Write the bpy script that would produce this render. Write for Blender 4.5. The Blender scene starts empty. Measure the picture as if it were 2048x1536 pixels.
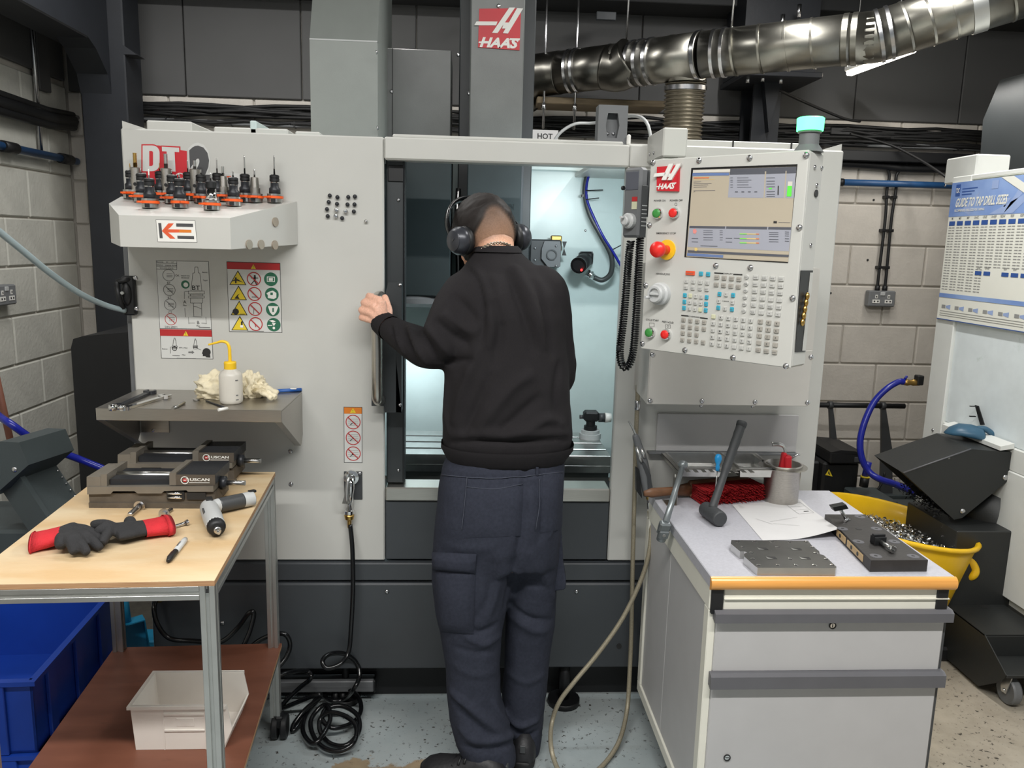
import bpy, bmesh, math, random
import numpy as np
from mathutils import Vector as V, Matrix
from mathutils.bvhtree import BVHTree
random.seed(7); rng = np.random.default_rng(7)
sc = bpy.context.scene; col = sc.collection
# ---------------------------------------------------------------- camera
FPX, PITCH, YAW, ROLL, EYE = 1600.0, 0.174327, 0.0619507, 0.0258940, V((0, 0, 1.55))
FW = V((math.sin(YAW)*math.cos(PITCH), math.cos(YAW)*math.cos(PITCH), -math.sin(PITCH)))
_r0 = V((math.cos(YAW), -math.sin(YAW), 0)); _u0 = _r0.cross(FW)
RT = _r0*math.cos(ROLL) + _u0*math.sin(ROLL); UP = RT.cross(FW)
cam = bpy.data.cameras.new('camera'); camo = bpy.data.objects.new('camera', cam); col.objects.link(camo)
cam.sensor_width = 36.0; cam.lens = FPX/2048*36.0; cam.clip_start = .02; cam.clip_end = 60
camo.matrix_world = Matrix(((RT.x, UP.x, -FW.x, EYE.x), (RT.y, UP.y, -FW.y, EYE.y), (RT.z, UP.z, -FW.z, EYE.z), (0, 0, 0, 1)))
sc.camera = camo
# ---------------------------------------------------------------- light and exposure
vs = sc.view_settings; vs.view_transform = 'Standard'; vs.look = 'None'; vs.gamma = 1; vs.use_curve_mapping = False
vs.exposure = 0.24
w = bpy.data.worlds.new('workshop_ambient'); sc.world = w; w.use_nodes = True
w.node_tree.nodes['Background'].inputs[0].default_value = (.80, .86, .90, 1)
w.node_tree.nodes['Background'].inputs[1].default_value = .26
def area(name, loc, size, size_y, power, color, direction=(0, 0, -1)):
    l = bpy.data.lights.new(name, 'AREA'); l.shape = 'RECTANGLE'; l.size = size; l.size_y = size_y
    l.energy = power; l.color = color
    o = bpy.data.objects.new(name, l); col.objects.link(o); o.location = loc
    o.rotation_euler = V(direction).to_track_quat('-Z', 'Y').to_euler()
    return o
area('ceiling_and_fill_light', (-.05, .25, 3.02), 3.4, .10, 122, (1, .985, .955))
area('ceiling_and_fill_light', (-.4, -2.2, 3.1), 5.0, .12, 14, (1, .985, .955))
area('ceiling_and_fill_light', (-1.0, 3.25, 2.98), 1.5, .10, 30, (1, .985, .955))  # added unseen lamp, put in to brighten the left wall
area('ceiling_and_fill_light', (1.3, 2.75, 2.99), .10, 1.2, 30, (1, .985, .955))  # added lamp out of view, lifts the second machine's door
area('work_and_fill_light', (.44, 2.62, 1.74), .16, .06, 4.0, (.86, .96, 1), (-.12, .6, -.8))
area('work_and_fill_light', (-.22, 3.15, 1.12), .3, .06, 1.3, (.86, .96, 1), (0, .3, -1))  # added fill for the lower left inner wall, no fitting there
area('rear_batten_light', (2.35, 3.6, 2.36), .1, 1.2, 6, (1, .97, .92))
# ---------------------------------------------------------------- pixel rays (photograph frame 2048x1536)
def ray(x, y): return FW*FPX + RT*(x-1024) - UP*(y-768)
def UY(x, y, Y): d = ray(x, y); return EYE + d*(Y/d.y)
def UZ(x, y, Z): d = ray(x, y); return EYE + d*((Z-EYE.z)/d.z)
def UX(x, y, X): d = ray(x, y); return EYE + d*(X/d.x)
def UN(x, y, P, N): d = ray(x, y); return EYE + d*((P-EYE).dot(N)/d.dot(N))
# ---------------------------------------------------------------- mesh builder
class MB:
    def __init__(s): s.v = []; s.f = []; s.m = []; s.s = []; s.k = 0
    def mat(s, k): s.k = k; return s
    def add(s, vs, fs, smooth=False):
        b = len(s.v); s.v += [tuple(p) for p in vs]
        for f in fs: s.f.append(tuple(b+i for i in f)); s.m.append(s.k); s.s.append(smooth)
        return s
    def box(s, a, b, bev=0):
        a = V(a); b = V(b); lo = V(map(min, a, b)); hi = V(map(max, a, b)); c = (lo+hi)/2; h = (hi-lo)/2
        return s.obox(c, V((h.x, 0, 0)), V((0, h.y, 0)), V((0, 0, h.z)), bev)
    def obox(s, c, ax, ay, az, bev=0):
        c = V(c); ax = V(ax); ay = V(ay); az = V(az)
        if ax.cross(ay).dot(az) < 0: ax = -ax
        if not bev:
            vs = [c+ax*i+ay*j+az*k for k in (-1, 1) for j in (-1, 1) for i in (-1, 1)]
            return s.add(vs, [(0, 2, 3, 1), (4, 5, 7, 6), (0, 1, 5, 4), (2, 6, 7, 3), (0, 4, 6, 2), (1, 3, 7, 5)])
        L = [ax.length, ay.length, az.length]; bev = min(bev, *(l*.9 for l in L)); t = [1-bev/l for l in L]
        vs = []; idx = {}
        for k in (-1, 1):
            for j in (-1, 1):
                for i in (-1, 1):
                    for d in range(3):
                        q = [i*t[0], j*t[1], k*t[2]]; q[d] = (i, j, k)[d]
                        idx[(i, j, k, d)] = len(vs); vs.append(c+ax*q[0]+ay*q[1]+az*q[2])
        I = lambda i, j, k, d: idx[(i, j, k, d)]; fs = []
        for g in (-1, 1):
            a = [I(g, -1, -1, 0), I(g, 1, -1, 0), I(g, 1, 1, 0), I(g, -1, 1, 0)]; fs.append(a if g > 0 else a[::-1])
            a = [I(-1, g, -1, 1), I(-1, g, 1, 1), I(1, g, 1, 1), I(1, g, -1, 1)]; fs.append(a if g > 0 else a[::-1])
            a = [I(-1, -1, g, 2), I(1, -1, g, 2), I(1, 1, g, 2), I(-1, 1, g, 2)]; fs.append(a if g > 0 else a[::-1])
        for g in (-1, 1):
            for h in (-1, 1):
                fs.append([I(g, h, -1, 0), I(g, h, -1, 1), I(g, h, 1, 1), I(g, h, 1, 0)] if g*h > 0 else [I(g, h, -1, 1), I(g, h, -1, 0), I(g, h, 1, 0), I(g, h, 1, 1)])
                fs.append([I(-1, g, h, 1), I(-1, g, h, 2), I(1, g, h, 2), I(1, g, h, 1)] if g*h > 0 else [I(-1, g, h, 2), I(-1, g, h, 1), I(1, g, h, 1), I(1, g, h, 2)])
                fs.append([I(g, -1, h, 2), I(g, -1, h, 0), I(g, 1, h, 0), I(g, 1, h, 2)] if g*h > 0 else [I(g, -1, h, 0), I(g, -1, h, 2), I(g, 1, h, 2), I(g, 1, h, 0)])
        for i in (-1, 1):
            for j in (-1, 1):
                for k in (-1, 1):
                    a = [I(i, j, k, 0), I(i, j, k, 1), I(i, j, k, 2)]; fs.append(a if i*j*k > 0 else a[::-1])
        return s.add(vs, fs)
    def prism(s, pts, ext):
        pts = [V(p) for p in pts]; e = V(ext); n = len(pts)
        nn = sum((pts[i].cross(pts[(i+1) % n]) for i in range(n)), V((0, 0, 0)))
        if nn.dot(e) > 0: pts = pts[::-1]
        vs = pts + [p+e for p in pts]
        return s.add(vs, [tuple(range(n)), tuple(range(2*n-1, n-1, -1))] + [(i, n+i, n+(i+1) % n, (i+1) % n)[::-1] for i in range(n)])
    def ngon(s, pts): return s.add([V(p) for p in pts], [tuple(range(len(pts)))])
    def cyl(s, p0, p1, r0, r1=None, n=16, caps=True):
        p0 = V(p0); p1 = V(p1); L = (p1-p0).length
        return s.lathe([(r0, 0), (r0 if r1 is None else r1, L)], p0, p1-p0, n, caps)
    def lathe(s, prof, o=(0, 0, 0), axis=(0, 0, 1), n=20, caps=True, smooth=True):
        o = V(o); a = V(axis).normalized(); x = a.orthogonal().normalized(); y = a.cross(x)
        vs = []; fs = []
        for r, h in prof:
            for i in range(n):
                t = 2*math.pi*i/n; vs.append(o+a*h+x*(r*math.cos(t))+y*(r*math.sin(t)))
        for k in range(len(prof)-1):
            if prof[k] == prof[k+1]: continue
            for i in range(n): fs.append((k*n+i, k*n+(i+1) % n, (k+1)*n+(i+1) % n, (k+1)*n+i))
        s.add(vs, fs, smooth)
        if caps:
            b = len(s.v)-len(vs); s.f.append(tuple(b+i for i in range(n))[::-1]); s.m.append(s.k); s.s.append(False)
            q = b+(len(prof)-1)*n; s.f.append(tuple(q+i for i in range(n))); s.m.append(s.k); s.s.append(False)
        return s
    def step(s, prof, o=(0, 0, 0), axis=(0, 0, 1), n=20, caps=True):   # hard-edged lathe: every segment its own ring pair
        q = []
        for i in range(len(prof)-1): 
            s.lathe([prof[i], prof[i+1]], o, axis, n, False)
        if caps:
            a = V(axis).normalized(); x = a.orthogonal().normalized(); y = a.cross(x); o = V(o)
            for (r, h), fl in ((prof[0], 1), (prof[-1], 0)):
                ring = [o+a*h+x*(r*math.cos(2*math.pi*i/n))+y*(r*math.sin(2*math.pi*i/n)) for i in range(n)]
                s.ngon(ring[::-1] if fl else ring)
        return s
    def sph(s, c, r, n=12, sc=(1, 1, 1)):
        c = V(c); m = max(4, n//2); b = len(s.v)
        s.lathe([(r*math.sin(math.pi*(i+.02)/(m+.04)), -r*math.cos(math.pi*(i+.02)/(m+.04))) for i in range(m+1)], (0, 0, 0), (0, 0, 1), n)
        for i in range(b, len(s.v)): p = s.v[i]; s.v[i] = (c.x+p[0]*sc[0], c.y+p[1]*sc[1], c.z+p[2]*sc[2])
        return s
    def tube(s, pts, r, n=8, closed=False, caps=True, flat=None):
        P = [V(p) for p in pts]; N = len(P); R = r if isinstance(r, (list, tuple)) else [r]*N
        T = []
        for i in range(N):
            a = P[(i-1) % N] if (closed or i > 0) else P[0]; b = P[(i+1) % N] if (closed or i < N-1) else P[-1]
            T.append((b-a).normalized())
        x = T[0].orthogonal().normalized(); vs = []
        for i in range(N):
            x = (x-T[i]*x.dot(T[i])); x = x.normalized() if x.length > 1e-6 else T[i].orthogonal().normalized(); y = T[i].cross(x)
            for k in range(n):
                t = 2*math.pi*k/n; vs.append(P[i]+x*(R[i]*math.cos(t))+y*(R[i]*math.sin(t)))
        fs = []
        for i in range(N if closed else N-1):
            j = (i+1) % N
            for k in range(n): fs.append((i*n+k, i*n+(k+1) % n, j*n+(k+1) % n, j*n+k))
        s.add(vs, fs, True)
        if caps and not closed:
            b = len(s.v)-len(vs)
            s.f.append(tuple(b+k for k in range(n))[::-1]); s.f.append(tuple(b+(N-1)*n+k for k in range(n)))
            s.m += [s.k]*2; s.s += [False]*2
        return s
    def loft(s, rings, caps=True, smooth=True):
        n = len(rings[0]); vs = [p for r in rings for p in r]; fs = []
        for i in range(len(rings)-1):
            for k in range(n): fs.append((i*n+k, i*n+(k+1) % n, (i+1)*n+(k+1) % n, (i+1)*n+k))
        if caps: fs.append(tuple(range(n))[::-1]); fs.append(tuple((len(rings)-1)*n+k for k in range(n)))
        return s.add(vs, fs, smooth)
    def grid(s, rows, smooth=True):
        n = len(rows[0]); vs = [p for r in rows for p in r]
        return s.add(vs, [(i*n+k, i*n+k+1, (i+1)*n+k+1, (i+1)*n+k) for i in range(len(rows)-1) for k in range(n-1)], smooth)
    def text(s, body, o, u, v, h, width=None, off=0.0, shear=0.0, align='C', lift=0):
        """flat lettering: o = anchor (baseline), u/v unit directions, h = capital height"""
        vs, fs = _glyphs(body, off)
        if not vs: return s
        xs = [p[0] for p in vs]; x0, x1 = min(xs), max(xs); cap = .73
        k = h/cap; kx = k if width is None else width/(x1-x0)
        sh = {'C': -(x0+x1)/2, 'L': -x0, 'R': -x1}[align]
        u = V(u); v = V(v); o = V(o)
        nn = u.cross(v)
        return s.add([o+u*((p[0]+sh)*kx+shear*p[1]*k)+v*(p[1]*k)+nn*lift for p in vs], fs)
_gc = {}
def _glyphs(body, off):
    key = (body, off)
    if key not in _gc:
        c = bpy.data.curves.new('t', 'FONT'); c.body = body; c.size = 1; c.offset = off; c.resolution_u = 3; c.fill_mode = 'FRONT'
        o = bpy.data.objects.new('t', c); col.objects.link(o)
        dg = bpy.context.evaluated_depsgraph_get(); me = bpy.data.meshes.new_from_object(o.evaluated_get(dg))
        _gc[key] = ([tuple(p.co) for p in me.vertices], [tuple(p.vertices) for p in me.polygons])
        bpy.data.objects.remove(o); bpy.data.curves.remove(c); bpy.data.meshes.remove(me)
    return _gc[key]
WM = {}
def mesh_obj(name, mb, mats, loc=V((0, 0, 0)), inv=None):
    me = bpy.data.meshes.new(name)
    vs = mb.v
    if inv is not None: vs = [tuple(inv @ V(p)) for p in vs]
    me.from_pydata(vs, [], mb.f); 
    for m in (mats if isinstance(mats, (list, tuple)) else [mats]): me.materials.append(m)
    me.polygons.foreach_set('material_index', mb.m); me.polygons.foreach_set('use_smooth', mb.s); me.update()
    o = bpy.data.objects.new(name, me); col.objects.link(o); return o
def tag(o, label=None, cat=None, group=None, kind=None):
    for k, x in (('label', label), ('category', cat), ('group', group), ('kind', kind)):
        if x: o[k] = x
    return o
def thing(name, label, cat, loc=(0, 0, 0), rz=0, group=None):
    o = bpy.data.objects.new(name, None); col.objects.link(o); o.empty_display_size = .05
    o.location = loc; o.rotation_euler = (0, 0, rz); WM[o.name] = Matrix.Translation(V(loc)) @ Matrix.Rotation(rz, 4, 'Z')
    return tag(o, label, cat, group)
def part(name, mb, mats, parent, label=None, kind=None, local=False):
    W = WM[parent.name]; o = mesh_obj(name, mb, mats, inv=None if local else W.inverted())
    o.parent = parent; WM[o.name] = W
    return tag(o, label, kind=kind)
def pin(name, me, parent, M):      # another instance of shared mesh data at world matrix M
    o = bpy.data.objects.new(name, me); col.objects.link(o); o.parent = parent
    L = WM[parent.name].inverted() @ M; o.matrix_local = L; o.matrix_basis = L; WM[o.name] = M
    return o
def solo(name, mb, mats, label, cat, loc, group=None, kind=None):
    W = Matrix.Translation(V(loc)); o = mesh_obj(name, mb, mats, inv=W.inverted()); o.location = loc; WM[o.name] = W
    return tag(o, label, cat, group, kind)
def dup(root, loc, rz=0, label=None, tilt=None):
    r = root.copy(); col.objects.link(r); r.location = loc; r.rotation_euler = tilt or (0, 0, rz)
    if label: r['label'] = label
    for ch in list(root.children):
        c = ch.copy(); col.objects.link(c); c.parent = r
        for g in ch.children: d = g.copy(); col.objects.link(d); d.parent = c
    return r
def spline(pts, n=8, closed=False):
    P = [V(p) for p in pts]; N = len(P); out = []
    for i in range(N if closed else N-1):
        g = lambda k: P[k % N] if closed else P[max(0, min(N-1, k))]
        a, b, c, d = g(i-1), g(i), g(i+1), g(i+2)
        for t in range(n):
            t /= n; out.append(.5*((2*b)+(c-a)*t+(2*a-5*b+4*c-d)*t*t+(3*b-a-3*c+d)*t**3))
    if not closed: out.append(P[-1])
    return out
def frame(u, v, n, o): return Matrix(((u.x, v.x, n.x, o.x), (u.y, v.y, n.y, o.y), (u.z, v.z, n.z, o.z), (0, 0, 0, 1)))
# ---------------------------------------------------------------- materials
def lin(c): return tuple(((x/255+.055)/1.055)**2.4 if x > 10 else x/255/12.92 for x in c)
def mat(name, rgb, rough=.5, metal=0, var=.06, vscale=14, bump=0, bscale=120, spec=.5, emit=0, trans=0, rgb2=None, stretch=None, coat=0, wear=None):
    m = bpy.data.materials.new(name); m.use_nodes = True; nt = m.node_tree; N = nt.nodes; L = nt.links
    b = N['Principled BSDF']; c = lin(rgb)
    tc = N.new('ShaderNodeTexCoord'); mp = N.new('ShaderNodeMapping'); L.new(tc.outputs['Object'], mp.inputs[0])
    if stretch: mp.inputs['Scale'].default_value = stretch
    nz = N.new('ShaderNodeTexNoise'); nz.inputs['Scale'].default_value = vscale; nz.inputs['Detail'].default_value = 4; L.new(mp.outputs[0], nz.inputs[0])
    cr = N.new('ShaderNodeValToRGB'); L.new(nz.outputs[0], cr.inputs[0])
    c2 = lin(rgb2) if rgb2 else tuple(x*(1+var) for x in c); c1 = c if rgb2 else tuple(x*(1-var) for x in c)
    cr.color_ramp.elements[0].position = .32; cr.color_ramp.elements[1].position = .68
    cr.color_ramp.elements[0].color = (*c1, 1); cr.color_ramp.elements[1].color = (*c2, 1)
    out = cr.outputs[0]
    if wear:   # (rgb, scale, threshold, softness) worn or stained spots
        for (wc, ws, th, so) in wear:
            n2 = N.new('ShaderNodeTexNoise'); n2.inputs['Scale'].default_value = ws; n2.inputs['Detail'].default_value = 7; n2.inputs['Roughness'].default_value = .65; L.new(mp.outputs[0], n2.inputs[0])
            r2 = N.new('ShaderNodeMapRange'); r2.inputs[1].default_value = th; r2.inputs[2].default_value = th+so; L.new(n2.outputs[0], r2.inputs[0])
            mx = N.new('ShaderNodeMix'); mx.data_type = 'RGBA'; L.new(r2.outputs[0], mx.inputs[0]); L.new(out, mx.inputs[6]); mx.inputs[7].default_value = (*lin(wc), 1); out = mx.outputs[2]
    L.new(out, b.inputs['Base Color'])
    b.inputs['Roughness'].default_value = rough; b.inputs['Metallic'].default_value = metal; b.inputs['Specular IOR Level'].default_value = spec
    if trans: b.inputs['Transmission Weight'].default_value = trans
    if coat: b.inputs['Coat Weight'].default_value = coat; b.inputs['Coat Roughness'].default_value = .12
    if emit: b.inputs['Emission Color'].default_value = (*c, 1); b.inputs['Emission Strength'].default_value = emit
    if bump:
        nb = N.new('ShaderNodeTexNoise'); nb.inputs['Scale'].default_value = bscale; nb.inputs['Detail'].default_value = 3; L.new(mp.outputs[0], nb.inputs[0])
        bp = N.new('ShaderNodeBump'); bp.inputs['Strength'].default_value = bump; bp.inputs['Distance'].default_value = .004; L.new(nb.outputs[0], bp.inputs['Height']); L.new(bp.outputs[0], b.inputs['Normal'])
    return m
M = {}
def D(k, *a, **kw): M[k] = mat(k, *a, **kw)
D('panel', (194, 194, 189), .38, var=.02, vscale=5, bump=.04, bscale=500)
D('panel_warm', (200, 197, 191), .4, var=.02, bump=.04, bscale=500)
D('charcoal', (64, 68, 72), .42, var=.05, vscale=6, bump=.05, bscale=400)
D('charcoal_dark', (52, 56, 58), .42, var=.06, vscale=6, bump=.05, bscale=400)
D('teal_dark', (42, 51, 53), .5, var=.06, spec=.3)
D('cover_gray', (140, 145, 141), .42, var=.03, bump=.05, bscale=300)
D('cover_mid', (104, 107, 105), .33, var=.16, vscale=5, bump=.05, bscale=300)
D('cyan_wall', (196, 212, 211), .32, var=.03, wear=[((120, 135, 138), 60, .74, .02)])
D('black', (20, 21, 23), .5, var=.1)
D('black_gloss', (14, 15, 17), .22, var=.1)
D('rubber', (22, 22, 23), .62, var=.1, bump=.1)
D('steel_navy', (23, 26, 32), .55, var=.1, bump=.08, bscale=60)
D('roof', (46, 47, 48), .7, var=.12, vscale=3)
D('cladding', (84, 84, 84), .75, var=.05, vscale=2)
D('block', (203, 197, 188), .75, var=.05, vscale=9, bump=.55, bscale=55)
D('block_left', (200, 199, 190), .75, var=.06, vscale=9, bump=.55, bscale=55)
D('mortar', (186, 181, 172), .85, var=.05, bump=.4, bscale=80)
D('steel', (196, 196, 194), .28, 1, var=.08, vscale=30)
D('stainless', (190, 187, 180), .30, 1, var=.05, vscale=30, stretch=(1, 30, 30))
D('brushed', (176, 172, 166), .36, 1, var=.08, vscale=8, stretch=(1.5, 40, 40))
D('alu', (192, 193, 190), .36, .85, var=.04, vscale=20)
D('chrome', (225, 225, 225), .1, 1, var=.02)
D('zinc', (200, 200, 202), .25, 1, var=.06, vscale=60)
D('galv', (150, 148, 140), .32, 1, var=.16, vscale=9, bump=.06, bscale=30)
D('galv_dark', (112, 110, 104), .33, 1, var=.2, vscale=7, bump=.08, bscale=30)
D('flex_duct', (126, 119, 104), .42, .75, var=.12)
D('magnet', (176, 164, 150), .35, .7, var=.04)
D('orange', (240, 96, 32), .45, var=.05)
D('red', (196, 32, 44), .42, var=.04)
D('red_btn', (226, 44, 40), .3, var=.03)
D('green_btn', (62, 140, 66), .35, var=.03)
D('yellow', (240, 196, 40), .38, var=.04, coat=.1)
D('white', (232, 231, 226), .45, var=.02)
D('white_bin', (226, 220, 212), .42, var=.03, wear=[((170, 165, 156), 14, .66, .12)])
D('sticker', (206, 207, 204), .4, var=.01)
D('ink', (38, 38, 38), .5, var=.02)
D('ink_gray', (110, 111, 110), .5, var=.02)
D('sign_yellow', (226, 200, 50), .45, var=.02)
D('sign_green', (40, 104, 78), .45, var=.02)
D('sign_red', (178, 42, 44), .45, var=.02)
D('sign_orange', (216, 122, 36), .45, var=.02)
D('logo_gray', (74, 74, 76), .45, var=.02)
D('logo_orange', (222, 92, 52), .45, var=.03)
D('brass', (196, 160, 92), .3, 1, var=.1)
D('blue_hose', (24, 34, 140), .28, var=.05)
D('blue_pipe', (34, 76, 122), .4, var=.06)
D('blue_crate', (22, 62, 158), .42, var=.05)
D('blue_scoop', (50, 88, 112), .4, var=.05)
D('dustpan', (28, 128, 168), .4, var=.05)
D('sky_blue', (40, 158, 226), .35, var=.04)
D('pen_blue', (40, 92, 168), .35, var=.04)
D('hose_gray', (150, 166, 170), .35, var=.04)
D('wood_nosing', (226, 160, 82), .32, var=.12, vscale=5, stretch=(.6, 12, 12), coat=.2)
D('worktop', (180, 180, 187), .36, var=.06, vscale=160, bump=.03)
D('drawer', (180, 179, 179), .42, var=.02)
D('drawer_rail', (92, 92, 96), .5, var=.05)
D('frame_cream', (222, 220, 208), .42, var=.02)
D('ply', (214, 194, 160), .55, rgb2=(200, 168, 124), vscale=3.2, stretch=(1.1, 3.2, 3), bump=.12, bscale=60, wear=[((198, 140, 84), 7, .66, .12), ((120, 80, 50), 34, .76, .03)])
D('ply_edge', (190, 152, 112), .6, rgb2=(160, 118, 84), vscale=5, stretch=(2, 2, 160))
D('brown_ply', (104, 62, 46), .45, rgb2=(122, 76, 58), vscale=4, stretch=(1, 4, 1), wear=[((168, 130, 112), 40, .74, .03), ((66, 38, 30), 5, .62, .15)])
D('vise_gray', (128, 122, 112), .42, .35, var=.1, vscale=12, bump=.12)
D('vise_cast', (92, 84, 74), .6, .25, var=.2, vscale=18, bump=.5, bscale=50)
D('vise_dark', (48, 50, 54), .4, .3, var=.1, bump=.1)
D('glove_black', (40, 40, 42), .85, var=.14, vscale=40, bump=.4, bscale=300)
D('glove_red', (192, 34, 44), .8, var=.1, vscale=40, bump=.35, bscale=300)
D('rag', (222, 212, 184), .85, var=.1, vscale=9, bump=.3, bscale=120, wear=[((172, 156, 118), 16, .56, .12)])
D('bottle', (226, 222, 212), .38, var=.04, trans=.25)
D('sweater', (33, 31, 33), .92, var=.10, vscale=300, bump=.25, bscale=900, spec=.25)
D('trousers', (47, 50, 61), .9, var=.12, vscale=120, bump=.3, bscale=700, spec=.2)
D('stitch', (66, 70, 82), .9, var=.1)
D('shoe', (30, 30, 33), .55, var=.15, bump=.3, bscale=80)
D('necklace', (196, 190, 176), .25, 1)
D('headphone', (58, 60, 66), .32, .3, var=.08)
D('plastic_gray', (104, 106, 108), .45, var=.05)
D('plastic_light', (186, 188, 188), .42, var=.03)
D('plastic_dark', (62, 64, 66), .45, var=.05)
D('key', (186, 186, 182), .45, var=.03)
D('key_dark', (160, 156, 148), .45, var=.03)
D('key_blue', (52, 160, 186), .42, var=.03)
D('key_red', (220, 84, 48), .42, var=.03)
D('key_cream', (200, 200, 170), .45, var=.03)
D('paper', (206, 205, 205), .6, var=.015)
D('bristle', (168, 24, 30), .7, var=.2, vscale=300, bump=.6, bscale=400)
D('wood_dark', (112, 78, 54), .5, var=.2, stretch=(1, 8, 8))
D('hammer', (58, 60, 62), .6, var=.08, bump=.15)
D('wrench_gray', (124, 130, 132), .35, .5, var=.06)
D('fixture', (58, 56, 55), .5, .3, var=.12, vscale=20, bump=.1)
D('fixture_edge', (190, 162, 118), .5, var=.06)
D('alu_plate', (112, 112, 110), .32, .8, var=.14, vscale=9)
D('alu_bright', (206, 206, 204), .3, .9, var=.05)
D('conveyor', (36, 38, 38), .5, var=.07, vscale=8, bump=.08, bscale=200)
D('conveyor_left', (58, 66, 68), .5, var=.07, vscale=8, bump=.08, bscale=200)
D('machine_two', (222, 224, 220), .4, var=.02)
D('machine_two_door', (226, 234, 236), .3, var=.04, wear=[((170, 186, 178), 9, .62, .2)])
D('poster_blue', (116, 146, 206), .4, rgb2=(150, 176, 222), vscale=6)
D('poster_white', (236, 236, 226), .45, var=.01)
D('poster_line', (150, 150, 148), .5)
D('poster_navy', (52, 88, 158), .45)
D('poster_tint', (156, 176, 218), .45)
D('hydro_cable', (58, 62, 62), .4)
D('socket_gray', (118, 120, 122), .45, var=.04)
D('braid', (150, 142, 122), .5, .3, var=.25, vscale=500)
D('label_white', (220, 208, 194), .5)
D('wood_plank', (110, 96, 74), .7, var=.2, stretch=(1, 10, 10))
D('broom', (120, 76, 60), .6)
D('skin', (226, 170, 140), .5, var=.06, vscale=30, bump=.1, bscale=120)
D('hair', (30, 25, 22), .55, var=.25, vscale=200, bump=.6, bscale=400)
D('beacon_on', (70, 255, 130), .4, emit=5)
D('lamp_on', (255, 244, 224), .4, emit=14)
D('led_red', (255, 40, 40), .4, emit=4)
# ================================================================ the room
def floor_mat():
    m = bpy.data.materials.new('painted_concrete'); m.use_nodes = True; nt = m.node_tree; N = nt.nodes; L = nt.links; b = N['Principled BSDF']
    tc = N.new('ShaderNodeTexCoord'); O = tc.outputs['Object']; sp = N.new('ShaderNodeSeparateXYZ'); L.new(O, sp.inputs[0])
    def noise(s, d=6, r=.6):
        n = N.new('ShaderNodeTexNoise'); n.inputs['Scale'].default_value = s; n.inputs['Detail'].default_value = d; n.inputs['Roughness'].default_value = r; L.new(O, n.inputs[0]); return n.outputs[0]
    def mr(x, a, bb, c=0, d=1):
        n = N.new('ShaderNodeMapRange'); L.new(x, n.inputs[0])
        for i, q in enumerate((a, bb, c, d)): n.inputs[i+1].default_value = q
        return n.outputs[0]
    def mth(op, x, y):
        n = N.new('ShaderNodeMath'); n.operation = op
        for i, q in enumerate((x, y)):
            if isinstance(q, (int, float)): n.inputs[i].default_value = q
            else: L.new(q, n.inputs[i])
        return n.outputs[0]
    def mix(f, a, c):
        n = N.new('ShaderNodeMix'); n.data_type = 'RGBA'; L.new(f, n.inputs[0])
        for i, q in ((6, a), (7, c)):
            if isinstance(q, tuple): n.inputs[i].default_value = (*lin(q), 1)
            else: L.new(q, n.inputs[i])
        return n.outputs[2]
    n1 = noise(2.2); n2 = noise(9); n3 = noise(55, 5, .7); n4 = noise(1.3)
    paint = mix(mr(n1, .35, .65), (150, 160, 162), (168, 175, 175))
    bare = mix(mr(n2, .35, .7), (158, 140, 114), (128, 112, 92))
    tan = mix(mr(n2, .3, .7), (176, 168, 154), (152, 144, 130))
    c = mix(mth('MULTIPLY', mr(sp.outputs[0], .95, 1.02), 1), paint, tan)
    left = mix(mr(n2, .3, .7), (92, 88, 80), (74, 72, 66))
    c = mix(mr(sp.outputs[0], -.98, -1.10), c, left)
    # worn-through patch where people stand at the machine
    def blob(x, y, rx, ry):
        dx = mth('DIVIDE', mth('SUBTRACT', sp.outputs[0], x), rx); dy = mth('DIVIDE', mth('SUBTRACT', sp.outputs[1], y), ry)
        return mth('SQRT', mth('ADD', mth('MULTIPLY', dx, dx), mth('MULTIPLY', dy, dy)), 0)
    def worn(c, bl, lo, hi): return mix(mr(mth('ADD', bl, mth('MULTIPLY', mth('SUBTRACT', n2, .5), 1.5)), hi, lo), c, bare)
    c = worn(c, blob(-.26, 2.05, .2, .16), .92, 1.0)
    c = worn(c, blob(-.04, 2.10, .2, .11), .92, 1.0)
    c = worn(c, blob(.13, 2.2, .07, .09), .9, 1.0)
    fl = mth('MULTIPLY', mr(n3, .585, .63), mr(mth('ADD', n2, mth('MULTIPLY', n1, .4)), .60, .72))
    c = mix(fl, c, (58, 54, 48))
    c = mix(mth('MULTIPLY', mr(n4, .52, .68), .35), c, (90, 90, 86))
    L.new(c, b.inputs['Base Color']); L.new(mr(n2, .3, .7, .32, .55), b.inputs['Roughness'])
    bp = N.new('ShaderNodeBump'); bp.inputs['Strength'].default_value = .25; bp.inputs['Distance'].default_value = .003; L.new(n3, bp.inputs['Height']); L.new(bp.outputs[0], b.inputs['Normal'])
    return m
mb = MB(); mb.box((-3.2, -3.2, -.1), (5.2, 5.2, 0)); o = mesh_obj('floor', mb, floor_mat()); tag(o, kind='structure')
XW, YW, ZB = -2.09, 4.5, 2.253
def struct(name, mb, m):
    o = mesh_obj(name, mb, m); WM[o.name] = Matrix.Identity(4); return tag(o, kind='structure')
mb = MB(); mb.box((XW-.2, YW+.012, 0), (5.0, YW+.2, 3.3)); wb = struct('wall_back', mb, M['mortar'])
mb = MB(); mb.box((XW-.2, -3.2, 0), (XW-.012, YW+.012, 3.6)); wl = struct('wall_left', mb, M['mortar'])
mb = MB(); mb.box((5.0, -3.2, 0), (5.2, 5.2, 3.6)); struct('wall_right', mb, M['block'])
mb = MB(); mb.box((-3.2, -3.2, 3.42), (5.2, 5.2, 3.5)); ce = struct('ceiling', mb, M['roof'])
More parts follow.
